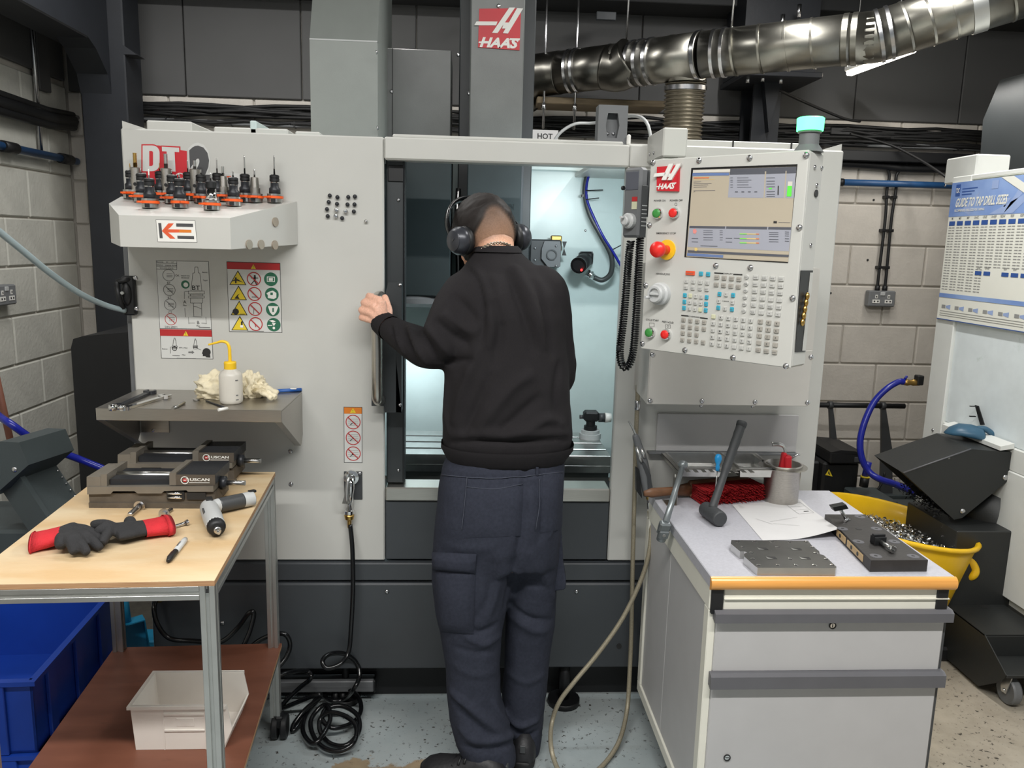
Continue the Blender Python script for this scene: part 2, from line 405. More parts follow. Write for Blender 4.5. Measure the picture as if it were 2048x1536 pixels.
# single blocks, joints recessed
PZ = .2275; Z0 = 1.589-PZ*7+.0
def block_mesh(w, h, m, ax):
    b = MB(); d = .02
    if ax == 'x': b.obox((0, d/2, 0), (w/2, 0, 0), (0, d/2, 0), (0, 0, h/2), .006)
    else: b.obox((-d/2, 0, 0), (d/2, 0, 0), (0, w/2, 0), (0, 0, h/2), .006)
    me = bpy.data.meshes.new('block'); me.from_pydata(b.v, [], b.f); me.materials.append(m); return me
BW = .443; me = block_mesh(BW-.008, PZ-.008, M['block'], 'x'); JX = UY(1699.5, 530, YW).x
for k in range(-1, 10):
    zc = Z0+PZ*(k+.5)
    if zc+PZ/2 > ZB+.02 or zc < 0: continue
    sh = JX+(0 if (k % 2 == 0) else BW/2)
    i0 = math.ceil((XW-sh)/BW); x = sh+i0*BW
    while x+BW/2 < 4.4:
        pin('block', me, wb, Matrix.Translation((x+BW/2, YW, zc))); x += BW
    wf = (sh+i0*BW)-XW
    if wf > .06:
        m2 = block_mesh(wf-.008, PZ-.008, M['block'], 'x'); pin('block', m2, wb, Matrix.Translation((XW+wf/2, YW, zc)))
me = block_mesh(BW-.008, PZ-.008, M['block_left'], 'y')
for k in range(-1, 10):
    zc = Z0+PZ*(k+.5)+.02
    if zc < 0.05: continue
    y = YW-(0 if k % 2 else BW/2)
    if not k % 2: pin('block', block_mesh(BW/2-.008, PZ-.008, M['block_left'], 'y'), wl, Matrix.Translation((XW, YW-BW/4, zc)))
    while y-BW > 1.2:
        pin('block', me, wl, Matrix.Translation((XW, y-BW/2, zc))); y -= BW
# profiled cladding above the blockwork
zt = 2.76
for i in range(11):
    b = MB(); x0 = XW+.02+i*.6; b.box((x0, YW-.015, ZB+.015), (x0+.594, YW+.012, 3.3), .004); part('cladding_panel', b, M['cladding'], wb)
for i in range(7):
    b = MB(); y1 = YW-.03-i*.6; b.box((XW-.012, y1-.594, ZB+.06), (XW+.012, y1, 3.42), .004); part('cladding_panel', b, M['cladding'], wl)
# steelwork
def ibeam(mb, c, ax, h, w, tf=.014):   # c list of two centres, web height h along 'ax' dir, flange width w
    p0, p1 = V(c[0]), V(c[1]); d = (p1-p0)/2; m = (p0+p1)/2; up = V(ax).normalized(); sd = d.normalized().cross(up)
    mb.obox(m, d, up*(h/2), sd*.006)
    for s in (-1, 1): mb.obox(m+up*(s*(h/2-tf/2)), d, up*(tf/2), sd*(w/2))
t = thing('steel_column', 'dark navy steel column and rafter standing in the left rear corner', 'column', (-1.83, 4.2, 0))
xl = UY(178, 150, 4.2).x; xr = UY(247, 150, 4.2).x
b = MB(); b.box((xl, 4.1, 0), (xr+.05, 4.3, 3.40), .006); part('stanchion', b, M['steel_navy'], t)
za = UX(60, 52, xl-.02).z
b = MB(); b.box((xl-.05, 1.0, za), (xr-.02, 4.12, za+.62), .006)
b.prism([(xl, 4.12, za+.02), (xl, 3.85, za+.02), (xl, 3.96, za-.03), (xl, 4.07, za-.12), (xl, 4.12, za-.26)], (xr-xl-.02, 0, 0)); part('rafter', b, M['steel_navy'], t)
for q in ((201, 15), (172, 90), (203, 104)):
    p = UY(q[0], q[1], 4.09); b = MB(); b.cyl(p, p+V((0, -.03, 0)), .012, n=6); b.sph(p+V((0, -.03, 0)), .009, 8); part('bolt', b, M['zinc'], t)
p = UY(235, 108, 4.1); b = MB(); b.prism([p, p+V((.09, 0, 0)), p+V((0, 0, .06))], (0, .1, 0)); part('gusset', b, M['steel_navy'], t)
t = thing('eave_beam', 'dark steel eave beam running along the top of the cladding', 'beam', (0, 4.4, zt))
b = MB(); b.box((-2.0, 4.25, zt-.0), (5, 4.5, zt+.55), .004); part('web', b, M['roof'], t)
for xx in (.1, 1.15):
    p = UY(960+xx*220, 22+xx*8, 4.24); b = MB(); b.box(p-V((.05, 0, .02)), p+V((.05, .02, .02)), .003); part('clip', b, M['charcoal'], t)
t = thing('steel_column', 'black steel column with tapered haunch plate behind the silver duct', 'column', (1.55, 4.33, 0))
a0, a1 = UY(1503, 165, 4.3), UY(1557, 165, 4.3); c0, c1 = UY(1497, 280, 4.3), UY(1545, 280, 4.3)
b = MB(); b.box((a0.x, 4.25, 0), (a1.x, 4.27, a0.z+.02)); b.box((a0.x, 4.43, 0), (a1.x, 4.45, a0.z+.02)); b.box(((a0.x+a1.x)/2-.01, 4.27, 0), ((a0.x+a1.x)/2+.01, 4.43, a0.z+.02)); part('stanchion', b, M['steel_navy'], t)
b = MB(); b.prism([(a0.x+.03, 4.2, a0.z), (a1.x-.02, 4.2, a0.z), (a0.x+.075, 4.2, c0.z+.03)], (0, .05, 0)); part('haunch', b, M['steel_navy'], t)
p0, p1 = UY(1470, 157, 4.2), UY(1622, 143, 4.2)
b = MB(); b.box((p0.x, 4.05, p0.z-.012), (p1.x, 4.45, p0.z+.014), .003); b.box((p0.x, 4.1, p0.z+.014), (p1.x-.02, 4.4, p0.z+.6)); part('cap_plate', b, M['steel_navy'], t)
for q in ((1496, 158), (1526, 155), (1548, 148), (1578, 148), (1562, 159)):
    p = UY(q[0], q[1], 4.12); b = MB(); b.cyl(p+V((0, 0, .02)), p-V((0, 0, .02)), .010, n=6); part('bolt', b, M['zinc'], t)
for q in ((1565, 42), (1598, 22)):
    p = UY(q[0], q[1], 4.0); b = MB(); b.cyl(p+V((0, 0, .03)), p-V((0, 0, .03)), .011, n=6); part('bolt', b, M['zinc'], t)
# ================================================================ extraction duct
t = thing('extraction_duct', 'galvanised spiral extraction duct crossing the top right with a tee', 'duct', UY(1469, 103, 3.6))
R = .100
A, B_, Cc, D_, E_ = UY(1098, 148, 4.18), UY(1265, 128, 3.95), UY(1405, 110, 3.72), UY(1752, 74, 3.36), UY(2110, -40, 3.1)
def run(nm, p, q, r, m, n=28): b = MB(); b.cyl(p, q, r, n=n); return part(nm, b, m, t)
run('duct_section', A+(B_-A)*.12, A+(B_-A)*.86, R, M['galv_dark'])
b = MB(); ex = A+V((-.02, .0, .0)); b.tube(spline([A+(B_-A)*.15, A+(B_-A)*.02, A+V((-.11, .05, -.02)), A+V((-.12, .16, -.10))], 5), R*1.02, 24); part('elbow', b, M['galv_dark'], t)
run('tee_body', B_, Cc, R*1.01, M['galv'])
b = MB(); b.tube(spline([A+(B_-A)*.7, A+(B_-A)*.86-V((0, 0, .012)), B_+V((0, -.02, .02))], 5), R*1.06, 24); part('elbow', b, M['galv_dark'], t)
b = MB(); b.tube(spline([D_+(Cc-D_)*.05, D_, D_+(E_-D_)*.06], 5), R*1.0, 24); part('elbow', b, M['galv'], t)
run('duct_section', Cc, D_, R, M['galv']); run('duct_section', D_, E_, R*1.01, M['galv'])
def band(p, q, f, r, wd, m, nm='joint_band', tilt=0):
    d = (q-p).normalized(); c = p+(q-p)*f; ax = (d+V((0, 0, tilt))).normalized(); b = MB()
    b.step([(R*.97, -wd/2), (r, -wd/2), (r, wd/2), (R*.97, wd/2)], c, ax, 28, False); return part(nm, b, m, t)
for f in (.28, .36): band(A, B_, f, R*1.05, .014, M['zinc'])
for f in (.03, .16, .30, .97): band(B_, Cc, f, R*1.06, .016, M['zinc'])
for f in (.08, .14): band(Cc, D_, f, R*1.05, .014, M['zinc'])
for f in (.20, .36, .51, .66): band(Cc, D_, f, R*1.035, .009, M['galv'], 'seam', .1)
for f in (.84, .89): band(Cc, D_, f, R*1.03, .022, M['galv'], 'tape_band')
for f in (.02, .08): band(D_, E_, f, R*1.06, .014, M['zinc'])
for f in (.18, .31, .44, .75): band(D_, E_, f, R*1.04, .009, M['galv'], 'seam', .12)
band(D_, E_, .58, R*1.05, .05, M['alu'], 'tape_band')
sC = (B_+Cc)/2+V((.02, 0, 0)); S1 = UY(1371, 168, sC.y); 
b = MB(); rings = []
for k, (rr, zz) in enumerate(((.02, R*.98), (.05, R*.55), (.085, .02), (.088, -.04), (.088, S1.z-sC.z))):
    rings.append([V((S1.x+(sC.x-S1.x)*(1-k/4)+rr*math.cos(a)*1.0, sC.y-.035+rr*math.sin(a)*.8, sC.z+zz)) for a in [2*math.pi*i/24 for i in range(24)]])
b.loft(rings); part('saddle', b, M['galv'], t)
S2 = UY(1363, 285, sC.y+.02); prof = []; n = 15; Lh = (S1-S2).length
for i in range(n*4+1): prof.append((.089+.006*math.cos(i/4*2*math.pi), Lh*i/(n*4)))
b = MB(); b.lathe(prof, S1, S2-S1, 28); part('flexible_hose', b, M['flex_duct'], t)
b = MB(); b.step([(.09, .01), (.098, .01), (.098, .03), (.09, .03)], S1, S2-S1, 28, False); part('hose_clamp', b, M['zinc'], t)
for q in ((1267, 0, 1252, 92, 4.0), (1470, 0, 1463, 58, 3.62)):
    p0 = UY(q[2], q[3], q[4]); b = MB(); b.cyl(p0, V((p0.x+.01, p0.y, 3.42)), .005, n=8); part('hanger_rod', b, M['zinc'], t)
# LED batten
Pf = UY(1698, 147, 4.2); Pn = UZ(1803, 108, Pf.z); d = (Pn-Pf)
t = thing('batten_lamp', 'lit LED batten hanging under the silver duct', 'lamp', Pf)
dn = d.normalized(); sd = dn.cross(V((0, 0, 1))).normalized()
b = MB(); b.obox(Pf+d*.6+V((0, 0, .028)), d*.6, sd*.028, V((0, 0, .02)), .004); part('housing', b, M['white'], t)
b = MB(); b.obox(Pf+d*.6, d*.6, sd*.018, V((0, 0, .012)), .006); part('diffuser', b, M['lamp_on'], t)
b = MB()
for f in (.1, .9): b.cyl(Pf+d*f+V((0, 0, .04)), V(((Pf+d*f).x, (Pf+d*f).y, 3.42)), .004, n=6)
part('hanger_wire', b, M['zinc'], t)
t2 = thing('ceiling_and_fill_batten', 'added unseen white batten above the rear of the machine', 'lamp', (-1.0, 3.25, 3.06)); b = MB(); b.box((-1.8, 3.18, 3.02), (-.2, 3.32, 3.42), .01); part('housing', b, M['white'], t2)  # made-up housing for the fill lamp over the machine rear
t2 = thing('ceiling_and_fill_batten', 'added unseen white batten above the right chip conveyor aisle', 'lamp', (1.3, 2.75, 3.06)); b = MB(); b.box((1.23, 2.1, 3.03), (1.37, 3.4, 3.42), .01); part('housing', b, M['white'], t2)  # made-up housing for the fill lamp beside the second machine
for nm, yy, lab in (('ceiling_and_fill_batten', .25, 'long white batten on the ceiling over the aisle'), ('ceiling_and_fill_batten', -2.2, 'long white batten on the ceiling at the far aisle end')):
    t2 = thing(nm, lab, 'lamp', (0, yy, 3.1)); b = MB(); b.box((-2.0, yy-.07, 3.06), (1.9, yy+.07, 3.42), .01); part('housing', b, M['white'], t2)
# ================================================================ services on the walls
def bundle(name, label, cat, pts, r, m, nstr=1, spread=.02, group=None):
    b = MB()
    for k in range(nstr):
        o = V((0, -abs(rng.normal(0, spread*.3)), rng.normal(0, spread) if nstr > 1 else 0))
        b.tube([V(p)+o+V((0, 0, rng.normal(0, spread*.12) if nstr > 1 else 0)) for p in spline(pts, 4)], r, 6)
    return solo(name, b, m, label, cat, pts[0], group)
YB = YW-.03
t = thing('cable_tray', 'black cable tray with bundled wires along the right back wall', 'cable tray', UY(1700, 310, YB))
p0, p1 = UY(1560, 306, YB-.05), UY(1985, 318, YB-.05)
b = MB(); b.box((p0.x, YB-.06, p0.z-.028), (p1.x, YB+.028, p0.z+.028), .004); part('tray', b, M['black'], t)
q0 = UY(1700, 272, YB).z; xs = np.linspace(UY(236, 250, YB).x, p1.x, 30)
b = MB()
for k in range(13):
    dz = rng.uniform(-.05, .05); b.tube([(x, YB-rng.uniform(0, .03), q0+dz+rng.normal(0, .006)) for x in xs], .009, 6)
part('wire', b, M['rubber'], t, kind='stuff')
b = MB(); z1 = UY(1700, 289, YB).z; b.box((xs[0], YB-.02, z1-.012), (p1.x, YB+.02, z1+.012), .003); part('trunking', b, M['plastic_gray'], t)
for i in range(14):
    x = xs[0]+.25+i*.33; b = MB(); b.box((x, YB-.024, z1-.014), (x+.008, YB+.02, z1+.016)); part('cable_tie', b, M['black'], t)
b = MB(); z2 = UY(1750, 331, YB).z; b.tube(spline([(p0.x, YB, z2+.01), (UY(1750, 331, YB).x, YB, z2), (UY(1820, 331, YB).x, YB-.01, z2-.012), (p1.x, YB, z2)], 5), .022, 8); part('conduit', b, M['black'], t)
t = thing('cable_tray', 'black cable bundles running along the left block wall', 'cable tray', UX(20, 230, XW))
def LX(x, y, off=.05): return UX(x, y, XW+off)
for (ya, yb_, r, k) in ((205, 252, .03, 'black'), (222, 262, .022, 'black'), (187, 240, .016, 'rubber')):
    pa = LX(0, ya); pb = LX(176, yb_); z = (pa.z+pb.z)/2
    b = MB(); b.tube([V((pa.x, 1.4, pa.z)), V((pa.x, pa.y, pa.z)), V((pa.x, (pa.y+pb.y)/2, z-.01)), V((pb.x, YW-.05, pb.z))], r, 8); part('cable_bundle', b, M[k], t)
pa = LX(0, 200); pb = LX(176, 240); b = MB(); b.tube([V((pa.x, pa.y-.5, pa.z)), pa, pb], .012, 8); part('trunking', b, M['plastic_gray'], t)
pa = LX(0, 300, .04); pb = LX(184, 322, .04)
t = thing('air_pipe', 'blue compressed air pipe along the left block wall', 'pipe', pa)
z = (pa.z+pb.z)/2; b = MB(); b.cyl((pa.x, 1.4, z), (pa.x, YW-.02, z), .0185, n=14); part('pipe', b, M['blue_pipe'], t)
for x, y in ((17, 300), (130, 317)):
    p = LX(x, y, .04); b = MB(); b.cyl((pa.x, p.y-.05, z), (pa.x, p.y+.06, z), .026, n=14); part('coupling', b, M['black'], t)
pa, pb = UY(1676, 365, YB), UY(1900, 371, YB)
t = thing('air_pipe', 'blue compressed air pipe on the right back wall above the socket', 'pipe', pa)
b = MB(); b.cyl((pa.x, YB-.02, pa.z), (pb.x+.4, YB-.02, pa.z), .018, n=14); part('pipe', b, M['blue_pipe'], t)
b = MB(); b.cyl((pa.x-.005, YB-.02, pa.z), (pa.x+.02, YB-.02, pa.z), .021, n=14); part('end_cap', b, M['black'], t)
# conduit on the left wall
t = thing('conduit', 'galvanised conduit dropping down the left block wall', 'conduit', LX(75, 200, .02))
b = MB(); p = LX(74, 200, .02); b.cyl((p.x, p.y, LX(76, 300).z), (p.x, p.y, 3.0), .011, n=8); part('pipe', b, M['zinc'], t)
b = MB(); b.box((XW, p.y+.02, LX(88, 178).z), (XW+.03, p.y+.13, 3.0), .004); part('channel', b, M['cladding'], t)
# sockets
def socket(name, label, c, u, n):
    t = thing(name, label, 'socket', c); u = V(u); n = V(n); z = V((0, 0, 1))
    b = MB(); b.obox(c, u*.078, n*.026, z*.045, .006); part('back_box', b, M['socket_gray'], t)
    for s in (-1, 1):
        b = MB(); f = c+n*.027
        b.mat(0).obox(f+u*(s*.036)-z*.015, u*.021, n*.0015, z*.010); b.obox(f+u*(s*.036)+z*.012, u*.007, n*.0015, z*.010)
        b.mat(1).obox(f+u*(s*.036-.010)-z*.015+n*.001, u*.004, n*.0015, z*.004); b.obox(f+u*(s*.036+.010)-z*.015+n*.001, u*.004, n*.0015, z*.004); b.obox(f+u*(s*.036)+z*.012+n*.001, u*.003, n*.0015, z*.005)
        part('outlet', b, [M['white'], M['ink']], t)
    b = MB(); b.obox(c+n*.027+z*.028, u*.014, n*.003, z*.010, .002); part('switch', b, M['plastic_light'], t)
    return t
c = UY(1760, 597, YW-.03); t = socket('double_socket', 'grey double wall socket under two black conduits', c, (1, 0, 0), (0, -1, 0))
for s in (-1, 1):
    b = MB(); x0 = c.x+s*.022; za = c.z+.045; zb2 = UY(1775, 326, YW-.03).z
    b.tube(spline([(x0, c.y, za), (x0+.0, c.y, za+.12), (x0-.004*s, c.y, za+.4), (x0+.004*s, c.y, zb2-.15), (x0+s*.0, c.y, zb2-.06), (x0+s*.05, c.y-.01, zb2)], 6), .0085, 8); part('conduit', b, M['black'], t)
    b = MB(); b.cyl((x0, c.y, za-.005), (x0, c.y, za+.028), .014, n=10); part('gland', b, M['black'], t)
    for yy in (394, 461, 535):
        zz = UY(1770, yy, YW-.03).z; b = MB(); b.box((x0-.012, c.y-.012, zz-.008), (x0+.012, c.y+.03, zz+.008), .002); part('saddle_clip', b, M['black'], t)
c = UX(2, 590, XW+.03); socket('double_socket', 'grey wall socket on the left block wall at the frame edge', c, (0, 1, 0), (1, 0, 0))
for q in ((1747, 400), (1735, 520), (1661, 586)):
    p = UY(q[0], q[1], YW); b = MB(); b.cyl(p, p+V((0, -.004, 0)), .006, n=8); part('wall_plug', b, M['ink'], wb)
# timber shelf behind the spindle head
t = thing('timber_bearer', 'timber plank hung on threaded rods below the dark duct elbow', 'plank', UY(1200, 203, 4.2))
pa, pb = UY(1073, 194, 4.2), UY(1330, 200, 4.2); zq = UY(1180, 214, 4.2).z
b = MB(); b.box((pa.x, 4.15, zq), (pb.x, 4.35, pa.z-.005), .004); part('plank', b, M['wood_plank'], t)
for x in (1088, 1150):
    p = UY(x, 200, 4.14); b = MB(); b.cyl((p.x, 4.14, zq-.12), (p.x, 4.14, 3.0), .006, n=6); b.cyl((p.x, 4.14, zq-.03), (p.x, 4.14, zq), .012, n=6); part('threaded_rod', b, M['zinc'], t)
b = MB(); p0 = UY(1064, 259, 4.1); p1 = UY(1116, 282, 4.1); b.mat(0).box((p0.x, 4.1, p1.z-.06), (p1.x, 4.105, p0.z)); b.mat(1).text('HOT', (p0.x+(p1.x-p0.x)*.5, 4.099, p0.z-.042), (1, 0, 0), (0, 0, 1), .026, off=.02); b.text('AIR DUCT', (p0.x+(p1.x-p0.x)*.55, 4.099, p0.z-.075), (1, 0, 0), (0, 0, 1), .022, off=.02)
solo('paper_sign', b, [M['paper'], M['ink']], 'white paper sign with HOT lettering behind the machine header', 'sign', (p0.x, 4.1, p0.z))
bundle('white_cable', 'white cable looping behind the grey bracket on the header', 'cable', [UY(1100, 300, 3.6), UY(1118, 268, 3.6), UY(1150, 248, 3.6), UY(1190, 246, 3.6), UY(1262, 232, 3.4), UY(1292, 244, 3.3), UY(1302, 280, 3.3)], .007, M['plastic_light'])
bundle('black_cable', 'thin black cable drooping from the haunched column to the tray', 'cable', [UY(1553, 178, 4.24), UY(1590, 196, 4.3), UY(1640, 218, 4.35), UY(1690, 238, 4.4), UY(1720, 243, 4.44)], .007, M['rubber'])
b = MB(); p = UY(1683, 262, YB-.03); b.box(p-V((.06, 0, .02)), p+V((.06, .05, .02)), .004); solo('cable_plug', b, M['black'], 'black plug block lying on the wires above the cable tray', 'plug', p)
bundle('black_cable', 'black cable running down from the tray to the second machine', 'cable', [UY(1700, 268, 4.38), UY(1780, 290, 4.4), UY(1840, 320, 4.3), UY(1895, 356, 4.1)], .007, M['rubber'])
# ================================================================ the milling machine
YF = 2.48
def F(x, y, dy=0): return UY(x, y, YF+dy)
mc = thing('milling_machine', 'large pale grey and charcoal machining centre with its sliding door open', 'machine', (.08, YF, 0))
XL, XD, XH, XR = F(243, 300).x, F(768.5, 700).x, F(1259, 310).x, F(1688, 305).x
XP = F(1235, 705).x; ZT = 1.850; ZL = .523; ZHB = F(1000, 327).z; ZS = F(900, 975).z; ZS2 = F(900, 1002).z
def mp(name, lo, hi, m, bev=.003, label=None, parent=mc):
    b = MB(); b.box(lo, hi, bev); return part(name, b, M[m], parent, label)
def screw_mesh(r, m):
    b = MB(); b.lathe([(r, 0), (r*.95, r*.35), (r*.6, r*.62), (r*.15, r*.7)], n=10); b.step([(r*.38, r*.70), (r*.38, r*.45)], n=6)
    me = bpy.data.meshes.new('screw'); me.from_pydata(b.v, [], b.f); me.polygons.foreach_set('use_smooth', b.s); me.materials.append(m); return me
SCR = screw_mesh(.0075, M['zinc']); SCRS = screw_mesh(.0055, M['zinc'])
def screw(p, n, parent, me=SCR):
    n = V(n).normalized(); x = n.orthogonal().normalized(); y = n.cross(x); pin('screw', me, parent, frame(x, y, n, V(p)))
lp = mp('left_panel', (XL, YF, ZL), (XD, YF+.03, ZT), 'panel', .004)
mp('left_flange', (XL-.022, YF+.022, ZL), (XL-.0005, YF+.03, 1.55), 'plastic_gray')
mp('side_panel', (XL, YF+.03, .16), (XL+.03, 3.9, ZT-.03), 'panel')
mp('header', (XD+.002, YF-.012, ZHB), (XH-.002, YF+.06, ZT), 'panel', .005)
hp = F(785, 268); mp('header_cap', (hp.x, YF+.0, ZT-.002), (XH-.02, YF+.08, ZT+.010), 'panel', .004)
rp = mp('right_panel', (XP, YF, ZL), (XR, YF+.03, 1.855), 'panel', .004)
mp('right_panel_top', (XH, YF-.008, ZHB+.002), (XH+.10, YF+.02, ZT), 'panel', .003)
mp('side_panel', (XR-.03, YF+.03, .16), (XR, 3.9, ZT-.03), 'panel')
mp('lower_door_panel', (XD+.002, YF+.004, ZL+.002), (XP-.002, YF+.03, ZS2-.002), 'charcoal', .003)
mp('sill', (XD+.003, YF-.006, ZS2), (XP-.003, YF+.09, ZS), 'stainless', .004, 'brushed stainless sill')
zb = F(900, 1160).z; zc = F(900, 1331).z
mp('skirt_band', (XL+.02, YF-.012, zb+.002), (XP+.17, YF+.05, ZL-.004), 'charcoal', .004)
mp('skirt', (XL+.02, YF-.020, zc), (XP+.16, YF+.05, zb-.004), 'charcoal', .005)
mp('skirt_band', (XP+.172, YF-.012, zc), (XR-.02, YF+.05, ZL-.004), 'charcoal_dark', .004)
mp('base', (XL+.1, 2.56, 0), (XR-.1, 3.9, .18), 'black', .004)
for x, y in ((774, 1183), (1153, 1183), (445, 1246)): screw(UY(x, y, YF-.02), (0, -1, 0), mc)
b = MB(); p = UY(1238, 1292, YF-.02); b.cyl(p, p+V((0, -.003, 0)), .0085, n=12); part('plug', b, M['ink'], mc)
for x, y in ((582, 968), (581, 903), (307, 860), (306, 902)): screw(F(x, y), (0, -1, 0), mc)
b = MB(); a = UY(1130, 1330, 2.5); b.lathe([(.055, 0), (.055, .02)], (a.x, 2.50, 0), n=16); b.cyl((a.x, 2.50, .02), (a.x, 2.50, .16), .018, n=12); part('levelling_foot', b, M['black'], mc)
b = MB(); a = UY(690, 1330, 2.52); b.cyl((a.x, 2.53, 0), (a.x, 2.53, .16), .012, n=12); b.lathe([(.05, 0), (.05, .02)], (a.x, 2.53, 0), n=16); part('levelling_foot', b, M['black'], mc)
# top plates
def top_box(x0, y0, x1, y1, Ya, Yb, m='panel'):
    a = UY(x0, y0, Ya); c = UY(x1, y1, Ya); return mp('top_plate', (a.x, Ya, ZT-.02), (c.x, Yb, a.z), m, .004)
top_box(292, 240, 383, 250, YF+.10, YF+.35); top_box(427, 253, 576, 258, YF+.12, YF+.3); top_box(590, 262, 640, 264, YF+.1, YF+.2)
mp('roof_plate', (XL+.01, YF+.03, ZT-.03), (XD, 3.9, ZT-.012), 'panel')
mp('roof_plate', (XH-.05, YF+.03, ZT-.03), (XR, 3.9, ZT-.012), 'panel')
b = MB(); a = F(243, 245); b.prism([(XL+.002, YF+.01, ZT), (XL+.002, YF+.01, ZT+.022), (XL+.075, YF+.01, ZT)], (0, .01, 0)); part('corner_lip', b, M['panel'], mc)
b = MB(); c = UY(1688, 294, YF+.01); b.prism([(XR-.004, YF+.01, 1.855), (XR-.004, YF+.01, 1.876), (XR-.07, YF+.01, 1.855)], (0, .01, 0)); part('corner_lip', b, M['panel'], mc)
p0 = UY(1376, 279, YF+.06); mp('top_rail', (XH+.08, YF+.06, 1.84), (XR-.1, YF+.075, p0.z), 'panel', .002)
for x in (1466, 1583): p = UY(x, 289, YF+.058); mp('slot', (p.x-.002, YF+.056, p0.z-.018), (p.x+.002, YF+.061, p0.z+.0005), 'ink', 0)
b = MB(); c = F(1258, 280); b.box((c.x-.006, YF+.0, ZT), (c.x+.006, YF+.012, ZT+.032), .004); part('hinge_tab', b, M['white'], mc)
# tall covers above the enclosure
Ya = 2.78; a0, a1 = UY(619, 78, Ya), UY(755, 78, Ya); zk = a0.z; bx = UY(690, 0, 2.86)
b = MB(); prof = [(Ya, ZT-.02), (Ya, zk), (Ya+.10, zk+.22), (Ya+.10, zk+.5), (3.3, zk+.5), (3.3, ZT-.02)]
b.prism([V((a0.x, y, z)) for y, z in prof], (a1.x-a0.x, 0, 0)); part('toolchanger_cover', b, M['cover_gray'], mc)
b = MB(); b.box((a0.x, Ya-.0015, zk-.002), (a1.x, Ya+.02, zk+.0025)); part('fold_seam', b, M['plastic_light'], mc)
for x, y in ((752, 104), (754, 256)): screw(UX(x, y, a1.x), (1, 0, 0), mc)
Yb = 3.12; c0, c1 = UY(785, 97, Yb), UY(903, 101, Yb); mp('column_cover', (c0.x-.06, Yb, ZT-.03), (c1.x, Yb+.3, c1.z), 'cover_mid', .003)
b = MB(); b.box((c0.x-.0015, Yb-.002, ZT), (c0.x+.0015, Yb+.01, c0.z)); part('panel_seam', b, M['ink'], mc)
screw(UY(783, 183, Yb), (0, -1, 0), mc); screw(UY(938, 187, 3.2), (0, -1, 0), mc); screw(UY(917, 110, 3.2), (0, -1, 0), mc)
# spindle head and its cover
Yh = 2.98; h0, h1 = UY(938, 250, Yh), UY(1044, 250, Yh); zh = 1.13
b = MB(); b.box((h0.x, Yh, zh), (h1.x, Yh+.3, 2.55), .004); hd = part('spindle_head_cover', b, M['cover_mid'], mc); mp('shaded_head_sleeve', (h0.x-.003, Yh-.003, zh-.002), (h1.x+.003, Yh+.29, ZT+.005), 'teal_dark')  # dark sleeve repeats the cover inside the enclosure, shade put into its colour
k0, k1 = UY(917, 250, 3.2), UY(1066, 250, 3.2); mp('column', (k0.x, 3.2, .8), (k1.x, 3.5, 2.7), 'charcoal_dark', .004)
mp('head_flank', (h1.x, Yh+.02, zh), (h1.x+.012, Yh+.3, ZT-.02), 'charcoal', .002)
b = MB(); hc = V(((h0.x+h1.x)/2, Yh+.13, 0)); b.step([(.085, 1.13), (.085, 1.06), (.06, 1.055), (.06, 1.01), (.033, 1.005), (.033, .95), (.018, .94), (.018, .90)][::-1], hc, n=24); part('spindle_nose', b, M['steel'], mc)
screw(UY(997, 12, Yh), (0, -1, 0), mc)
# --- maker's logo: slanted bars on a red square (mapped on a plane facing the aisle)
def logo(name, P, parent, depth, poly, red, bars, word, wbar, wo, wh, ww, un, vn, thick=.004):
    nn = V(un).cross(V(vn))*-1
    b = MB(); b.mat(0).prism([P(*q)+nn*0 for q in red], -nn*thick)
    for i_, br in enumerate(bars): b.mat(1).prism([P(*q)-nn*thick for q in br], -nn*(.0022+.0002*i_))
    b.mat(1).text(word, P(*wo)-nn*(thick+.0008), un, vn, wh, ww, off=.045, shear=.35)
    for br in wbar: b.mat(1).ngon([P(*q)-nn*(thick+.0009) for q in br])
    return part(name, b, [M['red'], M['white']], parent)
PH = lambda x, y: UY(x, y, Yh)
logo('logo_plate', PH, mc, 0, 0, [(956, 95), (1039, 101), (1042, 17), (958.5, 18)],
     [[(984, 66.5), (995, 67), (1030, 16), (1018.5, 16)], [(1005.6, 67), (1015.6, 68), (1046, 18), (1034, 17)], [(948.4, 51.5), (992, 51.5), (995, 44), (953, 43.7)], [(1004, 58), (1014, 58), (1024, 46), (1008, 46)]],
     'HAAS', [[(957, 86.5), (974, 87), (976, 84), (958, 83.5)], [(1018, 81), (1039, 81.5), (1040, 77.5), (1020, 77)]], (996, 95), UY(996, 76, Yh).z-UY(996, 95, Yh).z, (UY(1036, 90, Yh)-UY(963, 90, Yh)).x, (1, 0, 0), (0, 0, 1))
# grey lifting bracket on the header
q0, q1 = UY(1198, 209, YF+.02), UY(1253, 288, YF+.02)
b = MB(); cx, cz = UY(1225, 253, YF+.02).x, UY(1225, 251, YF+.02).z; hw, hh = .021, .036; ow0, ow1, oz0, oz1 = q0.x, q1.x, ZT, q0.z
def ring_plate(b, o, i, y0, y1):
    n = len(o); b.add([V((x, y0, z)) for x, z in o]+[V((x, y0, z)) for x, z in i]+[V((x, y1, z)) for x, z in o]+[V((x, y1, z)) for x, z in i],
      [(k, (k+1) % n, n+(k+1) % n, n+k) for k in range(n)]+[(2*n+k, 3*n+k, 3*n+(k+1) % n, 2*n+(k+1) % n) for k in range(n)]+[(n+k, n+(k+1) % n, 3*n+(k+1) % n, 3*n+k) for k in range(n)]+[(k, 2*n+k, 2*n+(k+1) % n, (k+1) % n) for k in range(n)])
out = [(ow0, oz0), (ow1, oz0), (ow1, (oz0+oz1)/2), (ow1, oz1), (ow0+.004, oz1), (ow0, (oz0+oz1)/2)]
